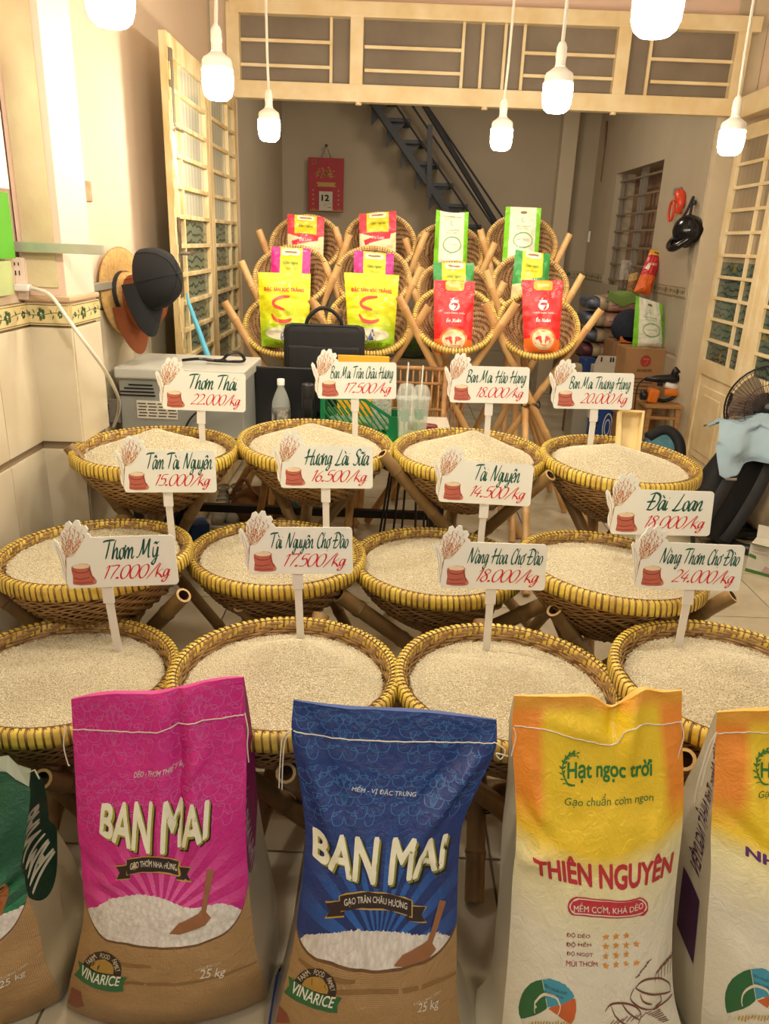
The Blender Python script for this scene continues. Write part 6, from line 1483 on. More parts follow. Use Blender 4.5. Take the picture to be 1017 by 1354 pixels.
# crown axis points off the wall (+x) and a little towards the viewer; peak hangs down
zc = V((.93, -.28, .22)).normalized(); yc = V((.10, .25, 1)); yc = (yc - zc * yc.dot(zc)).normalized(); xc = yc.cross(zc)
cap('rust brown cap hung between straw hat and black cap', P(182, 400, x=XL + .11), Rcols(xc, yc, zc), M('rust_brown_cotton', '8a4a26', .85, vary=.15, bump=.3, bscale=200), 1.02)
cap('black baseball cap hung outermost on the left wall', P(197, 370, x=XL + .20), Rcols(xc, yc, zc), M('black_cotton', '0e1014', .9, vary=.2, bump=.3, bscale=200), 1.08)

# ------------------------------------------------------------------ calendar on the back wall
q0, q1 = P(408, 208, y=8.54), P(454, 281, y=8.54)
cx, cz, cw, ch = (q0.x + q1.x) / 2, (q0.z + q1.z) / 2, q1.x - q0.x, q0.z - q1.z
t = thing('wall_calendar', 'red tear-off wall calendar showing the number 12', 'calendar', (cx, 8.54, cz))
part('backing_card', G().bbox((cx, 8.53, cz), (cw, .012, ch), .002), M('red_calendar_card', 'a8232e', .5, vary=.08), t)
o = V((cx - cw / 2, 8.522, cz - ch / 2)); AX, AY = V((cw, 0, 0)), V((0, 0, ch))
part('date_block', G().bbox((cx, 8.518, cz - ch * .30), (cw * .38, .018, ch * .36), .002), M('calendar_paper', 'c9c4b2', .6), t)
o2 = V((cx - cw / 2, 8.508, cz - ch / 2))
vs, fs = norm01(text2d('12', 0, .04)); flatprint(t, o2, AX, AY, ([(.38 + a * .22, .20 + b * .12) for a, b in vs], fs), ink('1b1b1d'))
flatprint(t, o2, AX, AY, join2([ribbon([(.44, .155), (.66, .155)], .006, 0), ribbon([(.44, .125), (.52, .125)], .012, 0), ribbon([(.55, .085), (.66, .08)], .02, 0)]), ink('8f3a3a'))
gold = ink('b8923e'); fl_ = []
rr_ = random.Random(4)
for k in range(46): a = rr_.uniform(0, PI); r_ = rr_.uniform(.05, 1) ** .6; fl_.append(face2([(.49 + .30 * r_ * math.cos(a) + .03 * math.cos(b_), .64 + .20 * r_ * math.sin(a) + .014 * math.sin(b_)) for b_ in [q * PI / 3 + k for q in range(6)]]))
fl_.append(face2([(.22, .55), (.78, .55), (.74, .50), (.80, .47), (.24, .47), (.28, .50)]))
for k in range(4):
    for x in (.14, .86): fl_.append(face2(ell(x, .40 - k * .085, .025, .016, 6)))
for k in range(16): x = .04 + .06 * k; fl_.append(face2([(x, .01), (x + .05, .01), (x + .03, .05 + .03 * math.sin(k * 2.1) ** 2)]))
flatprint(t, o, AX, AY, join2(fl_), gold); flatprint(t, o, AX, AY, ringf(.17, .92, .06, .02, 14, .04), ink('7c6a4a'))
part('hanging_string', G().tube([(cx - .05, 8.53, cz + ch / 2), (cx, 8.54, cz + ch / 2 + .115), (cx + .05, 8.53, cz + ch / 2)], .003, 4), m_dark, t); part('nail', G().lathe([(0, 0), (.014, 0), (.014, .03)], (cx, 8.52, cz + ch / 2 + .115), 8, (0, 1, 0)), m_dark, t)

# ================================================================== BACK ROOM, RIGHT HAND STORE CORNER
def pbox(name, label, cat, px0, px1, pt, pb_z, y, dy, mat, r=.006, group=None, rz=0, parts=None):
    """upright box: front face spans px0..px1 at depth y, top at photo row pt, bottom at height pb_z"""
    a, b = P(px0, pt, y=y), P(px1, pt, y=y); z1 = (a.z + b.z) / 2; c = V(((a.x + b.x) / 2, y + dy / 2, (z1 + pb_z) / 2))
    t = thing(name, label, cat, (c.x, c.y, pb_z), group); part('body', G().bbox(c, (b.x - a.x, dy, z1 - pb_z), r, Matrix.Rotation(rz, 3, 'Z')), mat, t)
    return t, V((a.x, y, pb_z)), b.x - a.x, z1 - pb_z
# carton with the red round logo on another carton
yc_ = 5.72
t, o, w_, h_ = pbox('carton', 'brown carton with red round logo under the white and green rice bag', 'box', 829, 884, 461, .36, yc_, .34, m_carton, .006)
flatprint(t, o - V((0, .001, 0)), (w_, 0, 0), (0, 0, h_), join2([face2(ell(.5, .82, .13, .085, 20))]), ink('b0392f')); flatprint(t, o - V((0, .002, 0)), (w_, 0, 0), (0, 0, h_), ribbon([(.43, .85), (.57, .85), (.49, .76)], .03, 0), m_carton)
vs, fs = norm01(text2d('GAO ONG THO', 0, .02)); flatprint(t, o - V((0, .001, 0)), (w_, 0, 0), (0, 0, h_), ([(.32 + a * .36, .66 + b * .045) for a, b in vs], fs), ink('b0392f'))
flatprint(t, o - V((0, .001, 0)), (w_, 0, 0), (0, 0, h_), join2([ribbon([(.15, .56 - .055 * k), (.85 - .1 * (k % 3), .56 - .055 * k)], .016, 0, taper=False) for k in range(6)]), ink('6a4a34'))
part('packing_tape', G().box((o.x + w_ / 2, yc_ + .17, o.z + h_ + .001), (.05, .35, .002)), M('brown_tape', 'b99a68', .3), t)
t, o, w_, h_ = pbox('carton', 'lower brown carton the logo carton stands on', 'box', 826, 878, 522, .0, yc_ - .02, .38, m_carton, .006)
t, o, w_, h_ = pbox('carton', 'dark brown carton between the sack pile and the logo carton', 'box', 812, 838, 452, .0, 5.98, .3, M('dark_board', '8f6a48', .8), .006)  # board in a darker brown than the logo carton
def zof(px, py, y): return P(px, py, y=y).z
# rice bag on the carton, orange pack, dark cloth
MB['white2'] = MB['white']
small_bag('white', 'white and lime rice bag standing on the brown carton', (836, 460), (880, 460), (841, 391), (876, 402), yc_ + .10, yc_ + .16, .11, p_white, 40, group='bagged rice in the store corner')
tag(part('orange_packet', G().bbox((P(830, 452, y=5.95).x, 6.02, P(830, 452, y=5.95).z), (.10, .08, .075), .006), M('orange_packet', 'd9772e', .5, vary=.3, vscale=30)), 'small orange packet wedged beside the white and lime bag', 'packet')
c = P(834, 430, y=6.05)
tag(part('dark_cloth', skinlike([((c.x, 5.98, c.z - .06), .08, .06), ((c.x - .02, 6.02, c.z - .02), .14, .11), ((c.x, 6.10, c.z + .0), .13, .12), ((c.x + .02, 6.16, c.z), .06, .06)]), M('navy_cloth', '20283a', .85, vary=.3, bump=.5, bscale=15, bdist=.02), smooth=True), 'dark navy cloth bundle beside the sack pile', 'cloth')
# pile of sacks on a pallet of cartons
t, o, w_, h_ = pbox('carton', 'wide low carton carrying the pile of lying sacks', 'box', 772, 846, 477, 0, 6.22, .50, M('deep_brown_board', '7d6248', .8), .01)  # board in a deeper brown
ztop = o.z + h_
m_sackb = M('printed_sack_pink', 'c9a792', .45, vary=.4, vscale=12, col2='a8706a', bump=.4, bscale=14, bdist=.01); m_sackd = M('navy_sack_end', '1f2c46', .4, vary=.4, vscale=18, col2='6d7484')
def lying_sack(label, x0, x1, y, z, hh, mat, mend, dx):
    t = thing('lying_sack', label, 'sack', ((x0 + x1) / 2, y + .2, z), 'sacks lying in a pile'); n = 18
    def loop(x, ry, rz): return [(x, y + .21 + ry * math.copysign(abs(math.cos(a)) ** .6, math.cos(a)), z + hh / 2 + rz * math.copysign(abs(math.sin(a)) ** .7, math.sin(a))) for a in [2 * PI * k / n for k in range(n)]]
    def body(xs, name, m):
        g = G(); vs = []
        for (f, ry, rz) in xs: vs += loop(x0 + (x1 - x0) * f + dx, ry, rz)
        k = len(xs); g.add(vs, [(i * n + j, i * n + (j + 1) % n, (i + 1) * n + (j + 1) % n, (i + 1) * n + j) for i in range(k - 1) for j in range(n)] + [tuple(range(n))[::-1], tuple((k - 1) * n + j for j in range(n))]); part(name, g, m, t, smooth=True)
    body([(.30, .20, hh * .47), (.36, .205, hh * .50), (.65, .21, hh * .50), (.92, .2, hh * .46), (1.0, .12, hh * .2)], 'body', mat)
    body([(-.03, .16, hh * .22), (.0, .185, hh * .36), (.08, .19, hh * .41), (.16, .195, hh * .44)], 'printed_end', mend)
    body([(.155, .195, hh * .44), (.30, .20, hh * .475)], 'plain_band', M('sack_band', 'b3a184', .5) if 'sack_band' not in bpy.data.materials else bpy.data.materials['sack_band'])
    g = G(); g.tube([(x0 + (x1 - x0) * f + dx, y + .004, z + hh * (.5 + .04 * math.sin(f * 30))) for f in [.36, .5, .64, .78, .9]], .003, 4); part('print_line', g, ink('9a4a44'), t)
xa, xb = P(777, 430, y=6.25).x, 2.03
for k, (lb, dx, md, me) in enumerate((('bottom lying sack of the pile, with a maroon end', 0, m_sackb, M('maroon_end', '5e2a34', .5, vary=.3, vscale=20)), ('second lying sack from the bottom, pale and plain', .02, M('pale_sack', 'b09a80', .5, vary=.35, vscale=14, col2='8a6c5c', bump=.4, bscale=14, bdist=.01), m_sackd), ('third lying sack from the bottom with navy end', .0, m_sackb, m_sackd), ('topmost lying sack of the pile with navy end', .01, m_sackb, m_sackd))):
    hh = (zof(800, 392, 6.25) - ztop) / 4; lying_sack(lb, xa, xb, 6.24, ztop + hh * k, hh, md, me, dx)
# cloth, silver packs and red-orange pack on top, by the window
c = P(822, 392, y=6.24); A = np.zeros((9, 11, 3))
for i in range(9):
    for j in range(11):
        u, v = j / 10, i / 8; A[i, j] = (c.x - .11 + .23 * u, 6.20 + .20 * (1 - v) if v > .45 else 6.20 + .11 - 0.0 , 0)
        zt2 = zof(822, 387, 6.24) + .004; A[i, j] = (c.x - .12 + .24 * u + .03 * v, 6.215 + .22 * max(0, v - .4), zt2 - .10 * max(0, .4 - v) / .4 * (1 - .5 * abs(u - .6)) + .010 * math.sin(u * 9 + v * 4))
tag(part('green_cloth', G().grid(A).grid(A + np.array([0, .004, -.004]), flip=True), M('moss_green_cloth', '76914a', .85, bump=.3, bscale=60), smooth=True), 'moss green cloth draped over the sack pile', 'cloth')
MB['ored'] = zone_mat('orange_red_film', ['ea6a24', 'c9232f', 'f09a2c'], lambda t, U, W: [gt(t, W, .40), gt(t, W, .88)])
def p_ored(S, f): grip(S, f, .25, .8, .89, .97, 'e9b23c', '6a4a30'); fillet(S, f, [(.1, .55), (.3, .50), (.35, .66), (.2, .68)], 'e8d0b8'); txt(S, f, 'GẠO', .30, .60, .70, .68, 'f0dcc8')
small_bag('ored', 'shiny red and orange bag leaning at the barred window', (838, 386), (860, 391), (860, 330), (877, 333), 6.12, 6.24, .10, p_ored, 44, group='bagged rice in the store corner')
MB['silver'] = zone_mat('silver_film', ['a39a90', '6d5a50'], lambda t, U, W: [lt(t, W, .4)], .18, .6); MB['brownfilm'] = zone_mat('brown_film', ['9a6a3e', 'c9a060'], lambda t, U, W: [gt(t, W, .6)], .2, .6)
small_bag('silver', 'crumpled silver packet on the sack pile by the window', (816, 388), (832, 388), (822, 343), (835, 345), 6.36, 6.40, .07, lambda S, f: None, 50, 'foil_packet', group='foil packets by the window')
small_bag('brownfilm', 'small brown and gold packet between silver and red packs', (828, 388), (842, 388), (832, 362), (844, 360), 6.30, 6.34, .06, lambda S, f: None, 51, 'foil_packet', group='foil packets by the window')
# white box, blue boxes, beige sack in front of the pile
t, o, w_, h_ = pbox('foam_box', 'white box with tapering top below the sack pile', 'box', 786, 819, 484, .28, 5.95, .2, M('white_board', 'cfc8b8', .6, vary=.1), .004)
a = P(790, 470, y=5.97); b = P(813, 470, y=5.97)
part('lid_flap', G().plate([(0, 0), (w_, 0), (w_ * .84, a.z - o.z - h_), (w_ * .14, a.z - o.z - h_)], (o.x, 5.96, o.z + h_), (1, 0, 0), (0, 0, 1), .02), bpy.data.materials['white_board'], t)
g = G()
for k in (.25, .62, .72): g.box((o.x + w_ * k, 5.945, o.z + h_ + .05), (.010, .006, .035))
part('hand_slots', g, m_dark, t, 'stuff')
t, o, w_, h_ = pbox('blue_box', 'blue printed box with the number 28 on the floor', 'box', 783, 818, 541, .0, 5.92, .26, M('blue_print_board', '1f4fa0', .45), .004)
vs, fs = norm01(text2d('28', 0, .05)); flatprint(t, o - V((0, .001, 0)), (w_, 0, 0), (0, 0, h_), ([(.08 + a * .22, .52 + b * .34) for a, b in vs], fs), m_white)
flatprint(t, o - V((0, .001, 0)), (w_, 0, 0), (0, 0, h_), join2([ringf(.66, .6, .17, .035, 20, .30), ringf(.66, .6, .10, .03, 16, .17)]), m_white)
t, o, w_, h_ = pbox('blue_packet', 'dark blue packet leaning left of the white tapering box', 'packet', 771, 788, 473, .28, 6.05, .12, M('blue_packet_film', '22437f', .3), .02, rz=.2)
t, o, w_, h_ = pbox('storage_box', 'pale grey box on the floor behind the back row sign', 'box', 762, 784, 512, .0, 6.0, .25, M('grey_box', 'a39f92', .5), .01)
c = P(772, 487, y=6.15)
tag(part('flour_sack', skinlike([((c.x - .06, 6.06, .56), .10, .10), ((c.x - .06, 6.09, .56), .14, .13), ((c.x - .05, 6.20, .54), .15, .14), ((c.x - .05, 6.21, .50), .10, .10)]), M('beige_sack_cloth', 'ad9c7e', .8, bump=.4, bscale=20, bdist=.02), smooth=True), 'beige cloth sack slumped left of the dark blue packet', 'sack')
# wooden stool with tools
c = P(875, 533, y=5.38); zt_ = c.z
t = thing('wooden_stool', 'small wooden stool with rungs carrying the orange tool', 'stool', (c.x, 5.42, 0)); m_wood = M('light_stool_wood', 'b88a58', .55, vary=.25, vscale=12, stretch=(1, 1, 5))
part('stool_seat', G().bbox((c.x, 5.42, zt_ - .012), (.27, .25, .024), .006), m_wood, t)
for sx_ in (-1, 1):
    for sy in (-1, 1): part('leg', G().beam((c.x + sx_ * .10, 5.42 + sy * .09, zt_ - .02), (c.x + sx_ * .13, 5.42 + sy * .115, 0), .032, .032, up=(0, 1, 0)), m_wood, t)
for k in range(3):
    z = zt_ * (.82 - .26 * k); part('rung', G().bbox((c.x, 5.42 - .10 - .006 * k, z), (.22, .016, .022), .003), m_wood, t); part('rung', G().bbox((c.x, 5.42 + .10, z - .03), (.22, .016, .022), .003), m_wood, t)
m_or = M('orange_tool_plastic', 'e07a24', .35)
t = thing('power_tool', 'orange bodied power tool lying on the wooden stool', 'tool', (c.x - .02, 5.40, zt_))
part('body', G().bbox((c.x - .075, 5.38, zt_ + .052), (.075, .07, .10), .018, Matrix.Rotation(.15, 3, 'Y')).bbox((c.x + .06, 5.40, zt_ + .075), (.10, .05, .045), .015), m_or, t, 'stuff', smooth=False)
part('motor_end', G().lathe([(0, 0), (.030, .0), (.033, .01), (.033, .04), (0, .045)], (c.x - .115, 5.385, zt_ + .05), 14, (-1, 0, 0)), m_blackp, t, smooth=True)
part('grip', G().tube(crom([(c.x - .03, 5.40, zt_ + .02), (c.x + .02, 5.40, zt_ + .014), (c.x + .07, 5.40, zt_ + .03), (c.x + .10, 5.40, zt_ + .06)], 4), .013, 8), m_blackp, t, smooth=True)
t = thing('heat_gun', 'black drill with white nozzle lying on the orange tool', 'tool', (c.x + .02, 5.44, zt_ + .12))
part('body', G().tube([(c.x - .12, 5.45, zt_ + .155), (c.x - .04, 5.45, zt_ + .16), (c.x + .06, 5.44, zt_ + .165), (c.x + .11, 5.44, zt_ + .17)], [.014, .026, .034, .03], 12), m_blackp, t, smooth=True)
part('handle', G().tube([(c.x + .07, 5.44, zt_ + .16), (c.x + .085, 5.44, zt_ + .22), (c.x + .10, 5.44, zt_ + .235)], [.026, .024, .028], 10), m_blackp, t, smooth=True)
part('nozzle', G().tube([(c.x + .02, 5.42, zt_ + .125), (c.x + .10, 5.42, zt_ + .108)], [.020, .026], 12), m_white, t, smooth=True)
part('trigger', G().bbox((c.x - .01, 5.44, zt_ + .125), (.04, .02, .03), .006), m_blackp, t)
part('power_lead', G().tube(crom([(c.x - .12, 5.45, zt_ + .155), (c.x - .17, 5.42, zt_ + .12), (c.x - .19, 5.38, zt_ + .02), (c.x - .18, 5.34, .2), (c.x - .14, 5.30, .01), (c.x + .10, 5.28, .01), (c.x + .20, 5.32, .15)], 6), .005, 6), m_blackp, t)
# things hung on the right wall
m_red = M('orange_red_plastic', 'e0492a', .35)
def Wp(px, py, off=.02): return P(px, py, x=2.05 - off)
t = thing('tape_dispenser', 'orange red tape dispenser hung on the back right wall', 'dispenser', Wp(897, 275))
a = Wp(897, 268, .03)
part('body', G().tube(crom([tuple(Wp(898, 254, .03)), tuple(Wp(900, 262, .03)), tuple(Wp(900, 272, .03)), tuple(Wp(897, 280, .03))], 4), [.030 + .010 * math.sin(k * .5) for k in range(13)], 10), m_red, t, smooth=True)
part('hook_plate', G().bbox(Wp(896, 253, .012), (.02, .13, .05), .004), M('grey_hook', '8e857a', .5), t)
ry = Wp(888, 279, .05); part('tape_ring', G().tube([ry + V((0, .052 * math.cos(q), .068 * math.sin(q))) for q in [k * PI / 10 for k in range(20)]], .010, 6, closed=True), m_red, t, smooth=True)
c = Wp(902, 302, .10)
t = thing('helmet', 'black motorbike helmet hung by its strap on the wall', 'helmet', c); m_gl = M('glossy_black_shell', '14151a', .18)
part('shell', place(G().lathe([(.10, -.02), (.105, .015), (.098, .06), (.07, .095), (.03, .112), (0, .115)], n=28), c + V((.06, .0, -.02)), Matrix.Rotation(math.radians(-70), 3, 'Y') @ Matrix.Rotation(.3, 3, 'X'), (1, 1.0, 1)), m_gl, t, smooth=True)
part('chin_guard', G().tube(crom([tuple(c + V((.03, .10, -.03))), tuple(c + V((-.03, .10, -.10))), tuple(c + V((-.05, .02, -.13))), tuple(c + V((-.04, -.06, -.12))), tuple(c + V((.03, -.09, -.06)))], 5), .024, 8), m_gl, t, smooth=True)
part('inner_lining', place(G().lathe([(0, .02), (.07, .02), (.09, -.012), (.099, -.02)], n=24), c + V((.05, .0, -.025)), Matrix.Rotation(math.radians(-70), 3, 'Y') @ Matrix.Rotation(.3, 3, 'X')), M('helmet_lining', '4a4238', .9, vary=.5, vscale=30), t, smooth=True)
hk = Wp(917, 260, .02)
part('chin_strap', G().tube([hk, Wp(908, 280, .05), Wp(900, 292, .10)], .009, 6).tube([hk, Wp(913, 282, .05), Wp(912, 298, .10)], .009, 6), m_strapd, t, 'stuff'); part('strap_buckle', G().bbox(Wp(917, 268, .03), (.02, .05, .03), .006), m_blackp, t)
tag(part('wall_hook', G().bbox(P(779, 313, x=2.04), (.02, .02, .11), .004), m_white), 'small white hook strip on the back right wall', 'hook')
tag(part('ceiling_cord', G().tube([P(802, 160, y=8.3), P(800, 200, y=8.3), P(795, 240, y=8.3)], .012, 5), M('brown_cord', '7a5a44', .8)), 'brown cord hanging from the back room ceiling', 'cord')
# green bag on a white box behind the rattan chair
t, o, w_, h_ = pbox('storage_box', 'white covered box behind the rattan chair', 'box', 478, 585, 474, 0, 6.3, .5, M('pale_cover_cloth', 'a8a498', .7), .02)
c = P(545, 450, y=6.4)
tag(part('green_sack', skinlike([((c.x, 6.3, o.z + h_ + .08), .12, .07), ((c.x, 6.34, o.z + h_ + .12), .20, .12), ((c.x, 6.5, o.z + h_ + .12), .20, .12), ((c.x, 6.56, o.z + h_ + .08), .12, .07)]), M('dark_green_film', '44602c', .3, vary=.6, vscale=9, col2='1c2418', bump=.4, bscale=15, bdist=.02), smooth=True), 'dark green sack lying on the white covered box', 'sack')

# ================================================================== RIGHT SIDE OF THE SHOP FLOOR
def shape_pack(name, label, base, top, w_, dp, mat, lean=None):
    """soft backpack: swept superellipse sections from base to top"""
    base, top = V(base), V(top); t = thing(name, label, 'backpack', (base.x, base.y, 0)); ax = (top - base); L = ax.length; ax.normalize()
    side = V((1, 0, 0)); side = (side - ax * side.dot(ax)).normalized(); fr = side.cross(ax); n = 24; vs = []; secs = [(0, .80, .7), (.03, .96, .92), (.25, 1, 1), (.6, .98, .92), (.82, .86, .74), (.94, .62, .50), (1.0, .25, .2)]
    for f, a_, b_ in secs:
        c = base + ax * L * f
        vs += [c + side * (w_ / 2 * a_ * math.copysign(abs(math.cos(q)) ** .6, math.cos(q))) + fr * (dp / 2 * b_ * math.copysign(abs(math.sin(q)) ** .7, math.sin(q))) for q in [2 * PI * k / n for k in range(n)]]
    g = G(); g.add(vs, [(i * n + k, i * n + (k + 1) % n, (i + 1) * n + (k + 1) % n, (i + 1) * n + k) for i in range(len(secs) - 1) for k in range(n)] + [tuple(range(n))[::-1], tuple((len(secs) - 1) * n + k for k in range(n))])
    part('body', g, mat, t, smooth=True); return t, side, fr, ax, L
b0, tp = V((1.80, 4.02, .05)), V((2.02, 4.10, .56))
t, sd, fr, ax, L = shape_pack('backpack', 'black backpack with padded straps leaning against the door', b0, tp, .33, .22, m_black)
for sg in (-1, 1):
    q = [b0 + ax * L * f + sd * (.085 * sg) + fr * e for f, e in ((.95, .05), (.88, .125), (.65, .150), (.40, .150), (.15, .13), (.04, .10))]
    g = G(); pts = crom([tuple(p) for p in q], 5); n = len(pts); vs = []
    for i, p in enumerate(pts): vs += [V(p) + sd * .034, V(p) + sd * .022 + fr * .014, V(p) - sd * .022 + fr * .014, V(p) - sd * .034]
    g.add(vs, [(4 * i + k, 4 * i + k + 1, 4 * i + 5 + k, 4 * i + 4 + k) for i in range(n - 1) for k in range(3)]); part('shoulder_strap', g, M('strap_mesh', '232529', .7, bump=.4, bscale=150) if 'strap_mesh' not in bpy.data.materials else bpy.data.materials['strap_mesh'], t, smooth=True)
part('strap_tag', G().bbox(b0 + ax * L * .60 + sd * (-.085) + fr * .168, (.06, .006, .014), .002), M('pale_tag', 'b9b2a8', .5), t)
part('strap_end', G().beam(b0 + fr * .10 + sd * (-.10), b0 + V((-.08, -.05, -.045)) + fr * .06, .035, .006), m_strapd, t)
part('grab_loop', G().tube(crom([tuple(tp + sd * .05 - ax * .02), tuple(tp + ax * .05 + sd * .02), tuple(tp + ax * .05 - sd * .02), tuple(tp - sd * .05 - ax * .02)], 4), .009, 6), m_strapd, t, smooth=True)
b1, tp1 = V((1.60, 4.34, .06)), V((1.66, 4.46, .54))
t, sd, fr, ax, L = shape_pack('backpack', 'smaller blue and black backpack behind the black one', b1, tp1, .28, .18, M('blue_patterned_cloth', '4f8796', .8, vary=.7, vscale=9, col2='24343c'))
part('top_flap', G().tube(crom([tuple(tp1 - sd * .10 - ax * .06 + fr * .03), tuple(tp1 + fr * .02), tuple(tp1 + sd * .08 - ax * .06 + fr * .05), tuple(b1 + ax * L * .55 + sd * .10 + fr * .08), tuple(b1 + ax * L * .2 + sd * .08 + fr * .08)], 5), .035, 8), m_black, t, smooth=True)
part('side_pocket', G().bbox(b1 + ax * L * .35 + fr * .085, (.20, .05, .26), .02), m_black, t)
# light blue shirt lying over the backpack
A = np.zeros((30, 40, 3))
for i in range(30):
    for j in range(40):
        u, v = j / 39, i / 29; x = 1.80 + .50 * u; fold = .020 * math.sin(u * 15 + 3 * v) + .014 * math.sin(v * 17 - u * 11) + .030 * noise.noise(V((u * 5, v * 5, 2))) + .014 * noise.noise(V((u * 13, v * 11, 7)))
        hem = .30 + .10 * math.sin(u * 5.2 + .6); ridge = .64 + .07 * math.sin(u * 2.8 + .2)
        if v < .45: y, z = 4.26 - .22 * v / .45, ridge - .05 * (.45 - v) / .45
        else: q = (v - .45) / .55; y, z = 4.04 - .10 * q ** .6 - .04 * q, ridge - hem * .62 * q ** 1.25
        A[i, j] = (x + .02 * math.sin(v * 6) + .03 * (u - .5) * v, y + fold * .9, z + fold * .7 + .02)
o_ = part('shirt', G().grid(A).grid(A - np.array([0, 0, .006]), flip=True), M('light_blue_cotton', '9fb9c9', .85, vary=.12, bump=.3, bscale=60), smooth=True); tag(o_, 'light blue shirt thrown over the black backpack', 'shirt')
# beige sack behind the backpacks
tag(part('beige_bag', skinlike([((2.30, 4.02, .14), .10, .10), ((2.30, 4.06, .18), .20, .17), ((2.30, 4.25, .20), .22, .20), ((2.30, 4.32, .16), .12, .12)]), M('beige_canvas', 'b3a283', .85, bump=.5, bscale=16, bdist=.02), smooth=True), 'beige canvas bag on the floor right of the backpack', 'bag')
tag(part('checked_cloth', skinlike([((2.04, 4.22, .68), .10, .03), ((2.08, 4.25, .71), .16, .075), ((2.12, 4.34, .72), .16, .08), ((2.12, 4.40, .66), .08, .04)]), M('checked_fabric', 'cdb9a4', .8, vary=.6, vscale=40, col2='8a4a44'), smooth=True), 'checked cloth bundle below the fan', 'cloth')
# fan
c = P(1019, 541, y=4.12); ax_ = V((-.25, -1, .05)).normalized()
t = thing('pedestal_fan', 'black pedestal fan with wire guard at the right edge', 'fan', (c.x, c.y + .1, 0)); Rr = .235
sx_ = ax_.cross(V((0, 0, 1))).normalized(); sz = sx_.cross(ax_)
def fp(r, a, d): return c + sx_ * r * math.cos(a) + sz * r * math.sin(a) + ax_ * d
for r_, d_ in ((Rr, 0), (Rr * .97, .018), (Rr * .6, .045), (Rr * .3, .055)): part('guard_ring', G().tube([fp(r_, 2 * PI * k / 36, d_) for k in range(36)], .0055 if r_ == Rr else .002, 5, closed=True), m_dark, t)
for k in range(60): a_ = 2 * PI * k / 60; part('guard_wire', G().tube([fp(.05, a_, .058), fp(Rr * .6, a_ + .12, .045), fp(Rr * .95, a_ + .2, .02), fp(Rr, a_ + .22, 0), fp(Rr * .8, a_ + .2, -.05), fp(.06, a_, -.075)], .0013, 3, cap=False), m_dark, t)
part('centre_badge', G().lathe([(0, .066), (.050, .064), (.052, .05)], c, 24, ax_), m_blackp, t, smooth=True)
vs, fs = norm01(text2d('Asia', .2, .03)) if False else norm01(text2d('fan', .2, .03)); 
for k in range(3):
    a_ = 2 * PI * k / 3 + .4; g = G(); Bz = np.zeros((5, 7, 3))
    for i in range(5):
        for j in range(7): r_ = .04 + (.17) * j / 6; aa = a_ + (i / 4 - .5) * (1.5 - .2 * j / 6); Bz[i, j] = fp(r_, aa, -.01 + .03 * (i / 4 - .5))
    part('fan_blade', g.grid(Bz), M('smoky_blade', '5a4a40', .25, alpha=.75) if 'smoky_blade' not in bpy.data.materials else bpy.data.materials['smoky_blade'], t, smooth=True)
part('motor_housing', G().lathe([(.02, -.03), (.075, -.06), (.075, -.13), (.04, -.17), (0, -.175)], c, 20, ax_), m_blackp, t, smooth=True)
part('fan_post', G().tube([c - ax_ * .12 + V((0, 0, -.03)), V((c.x + .03, c.y + .13, .03))], .018, 10), m_dark, t, smooth=True); part('fan_base', G().lathe([(0, 0), (.17, 0), (.17, .02), (.05, .05), (0, .05)], (c.x + .03, c.y + .13, 0), 24), m_blackp, t, smooth=True)
# coiled hose and printed box
c = P(1018, 728, z=0)
tag(part('black_hose', G().tube([(c.x - .02 + .20 * math.cos(q), c.y + .03 + .15 * math.sin(q), .035 + .006 * math.sin(3 * q)) for q in [k * PI / 14 for k in range(28)]], .030, 10, closed=True), m_blackp, smooth=True), 'thick black hose ring lying behind the printed box', 'hose')
b0 = P(985, 755, z=0); m_bp = M('white_printed_board', 'd9d4c6', .45, vary=.1, vscale=20)
dx_, dy_ = V((.80, -.60, 0)), V((.60, .80, 0)); bw, bd, bh_ = .26, .13, .155
t = thing('printed_box', 'white and green cardboard box printed with a smiling couple', 'box', (b0.x + .1, b0.y, 0))
cc = V((b0.x, b0.y, 0)) + dx_ * bw / 2 + dy_ * bd / 2 + V((0, 0, bh_ / 2)); RR = Matrix((dx_, dy_, V((0, 0, 1)))).transposed()
part('body', G().bbox(cc, (bw, bd, bh_), .003, RR), m_bp, t)
ob = V((b0.x, b0.y, 0)) - dy_ * .0008; AX, AY = dx_ * bw, V((0, 0, bh_))
flatprint(t, ob, AX, AY, join2([face2([(0, 0), (1, 0), (1, .08), (0, .12)]), face2([(0, .55), (.16, .50), (.14, .62), (.02, .66)])]), ink('4a7a34'))
flatprint(t, ob, AX, AY, join2([face2(ell(.62, .50, .10, .16, 14)), face2([(.48, .12), (.78, .12), (.74, .40), (.52, .40)])]), ink('7a4a38')); flatprint(t, ob - dy_ * .0004, AX, AY, join2([face2(ell(.58, .52, .045, .10, 12)), face2(ell(.68, .50, .045, .10, 12))]), ink('c9a08a'))
flatprint(t, ob - dy_ * .0004, AX, AY, join2([face2([(.30, .14), (.48, .12), (.44, .30), (.34, .34)]), ribbon([(.06, .74), (.34, .72)], .04, 0), ribbon([(.06, .84), (.26, .83)], .03, 0)]), ink('c9a0a0'))
part('open_flap', G().plate([(0, 0), (bw, 0), (bw - .02, .07), (.02, .07)], V((b0.x, b0.y, bh_)) + dy_ * bd, dx_, V((-.2, .3, .9)).normalized(), .003), m_bp, t); part('open_flap', G().plate([(0, 0), (bw, 0), (bw - .02, .055), (.02, .055)], V((b0.x, b0.y, bh_)), dx_, V((-.4, -.5, .25)).normalized(), .003), ink('5a7a44'), t)
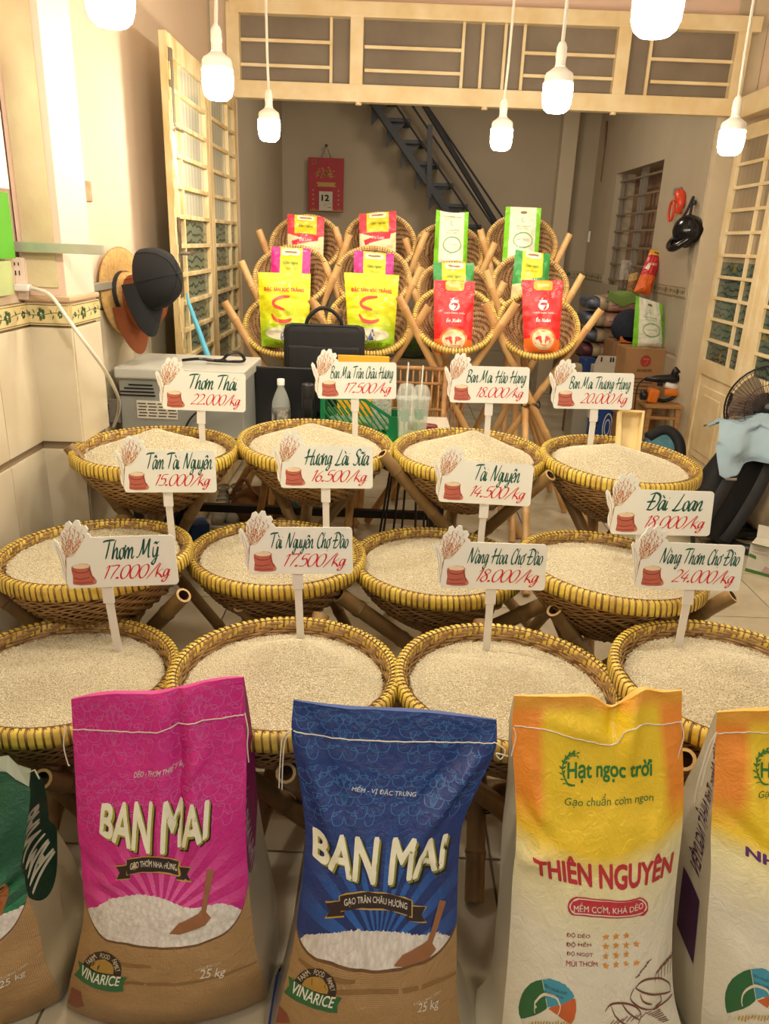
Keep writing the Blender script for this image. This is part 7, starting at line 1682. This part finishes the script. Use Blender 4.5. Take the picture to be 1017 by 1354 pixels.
# wooden scoop in the right back basket
a, b = P(816, 612, y=2.70), P(820, 541, y=2.80); c, d = P(845, 612, y=2.70), P(853, 543, y=2.80); m_sc = M('pale_scoop_wood', 'ecd49a', .5, vary=.06, vscale=6, stretch=(1, 1, 4))
t = thing('wooden_scoop', 'pale wooden scoop stuck upright in the right back rice basket', 'scoop', (a + c) / 2)
nf = (c - a).cross(b - a).normalized()
def quadbox(p, q, r_, s_, th): return G().add([p, q, r_, s_, p - nf * th, q - nf * th, r_ - nf * th, s_ - nf * th], [(0, 1, 2, 3), (7, 6, 5, 4), (0, 4, 5, 1), (1, 5, 6, 2), (2, 6, 7, 3), (3, 7, 4, 0)])
bk = .035; part('scoop_back', quadbox(a - nf * bk, c - nf * bk, d - nf * bk, b - nf * bk, .006), m_sc, t)
u_ = (c - a).normalized() * .008; u2 = (d - b).normalized() * .008
part('scoop_side', quadbox(a, a + u_, b + u2, b, bk + .006), m_sc, t); part('scoop_side', quadbox(c - u_, c, d, d - u2, bk + .006), m_sc, t)
dn = (a - b).normalized() * .008; part('scoop_end', quadbox(b + dn, d + dn, d, b, bk + .006), m_sc, t)

# printed creases and corner marks of the burlap prints
for S_, f_, ln, corner in ((PK_S, PK_F, [[(104, 1292), (160, 1300), (230, 1302), (300, 1288), (340, 1272)], [(118, 1262), (150, 1272), (200, 1278)]], [(95, 1305), (108, 1312), (112, 1330), (100, 1332), (90, 1326)]), (BL_S, BL_F, [[(388, 1300), (440, 1312), (510, 1310), (570, 1300), (603, 1286)], [(395, 1268), (430, 1290), (470, 1298)]], [(368, 1330), (380, 1340), (384, 1352), (362, 1352)])):
    for q in ln:
        g = G(); stick(g, S_, ribbon([S_.inv(*p) for p in q], .011, 5), .0006, None); part('crease_print', g, ink('8d6a3c'), f_)
    g = G(); stick(g, S_, face2([S_.inv(*p) for p in corner]), .0008, .04); part('corner_print', g, ink('8f4a30'), f_)
for (x0, x1, y, z, lb) in ((-1.05, 1.05, 1.78, .075, 'horizontal bamboo rail on the floor behind the front sacks'), (-1.1, 1.0, 2.36, .10, 'horizontal bamboo rail on the floor under the middle baskets')):
    t = thing('bamboo_rail', lb, 'rail', (0, y, z)); e = pole((x0, y, z), (x1, y + .02, z), .024, t, m_bam, 'rail_pole'); part('cut_end', e[0], m_bamcut, e[3])
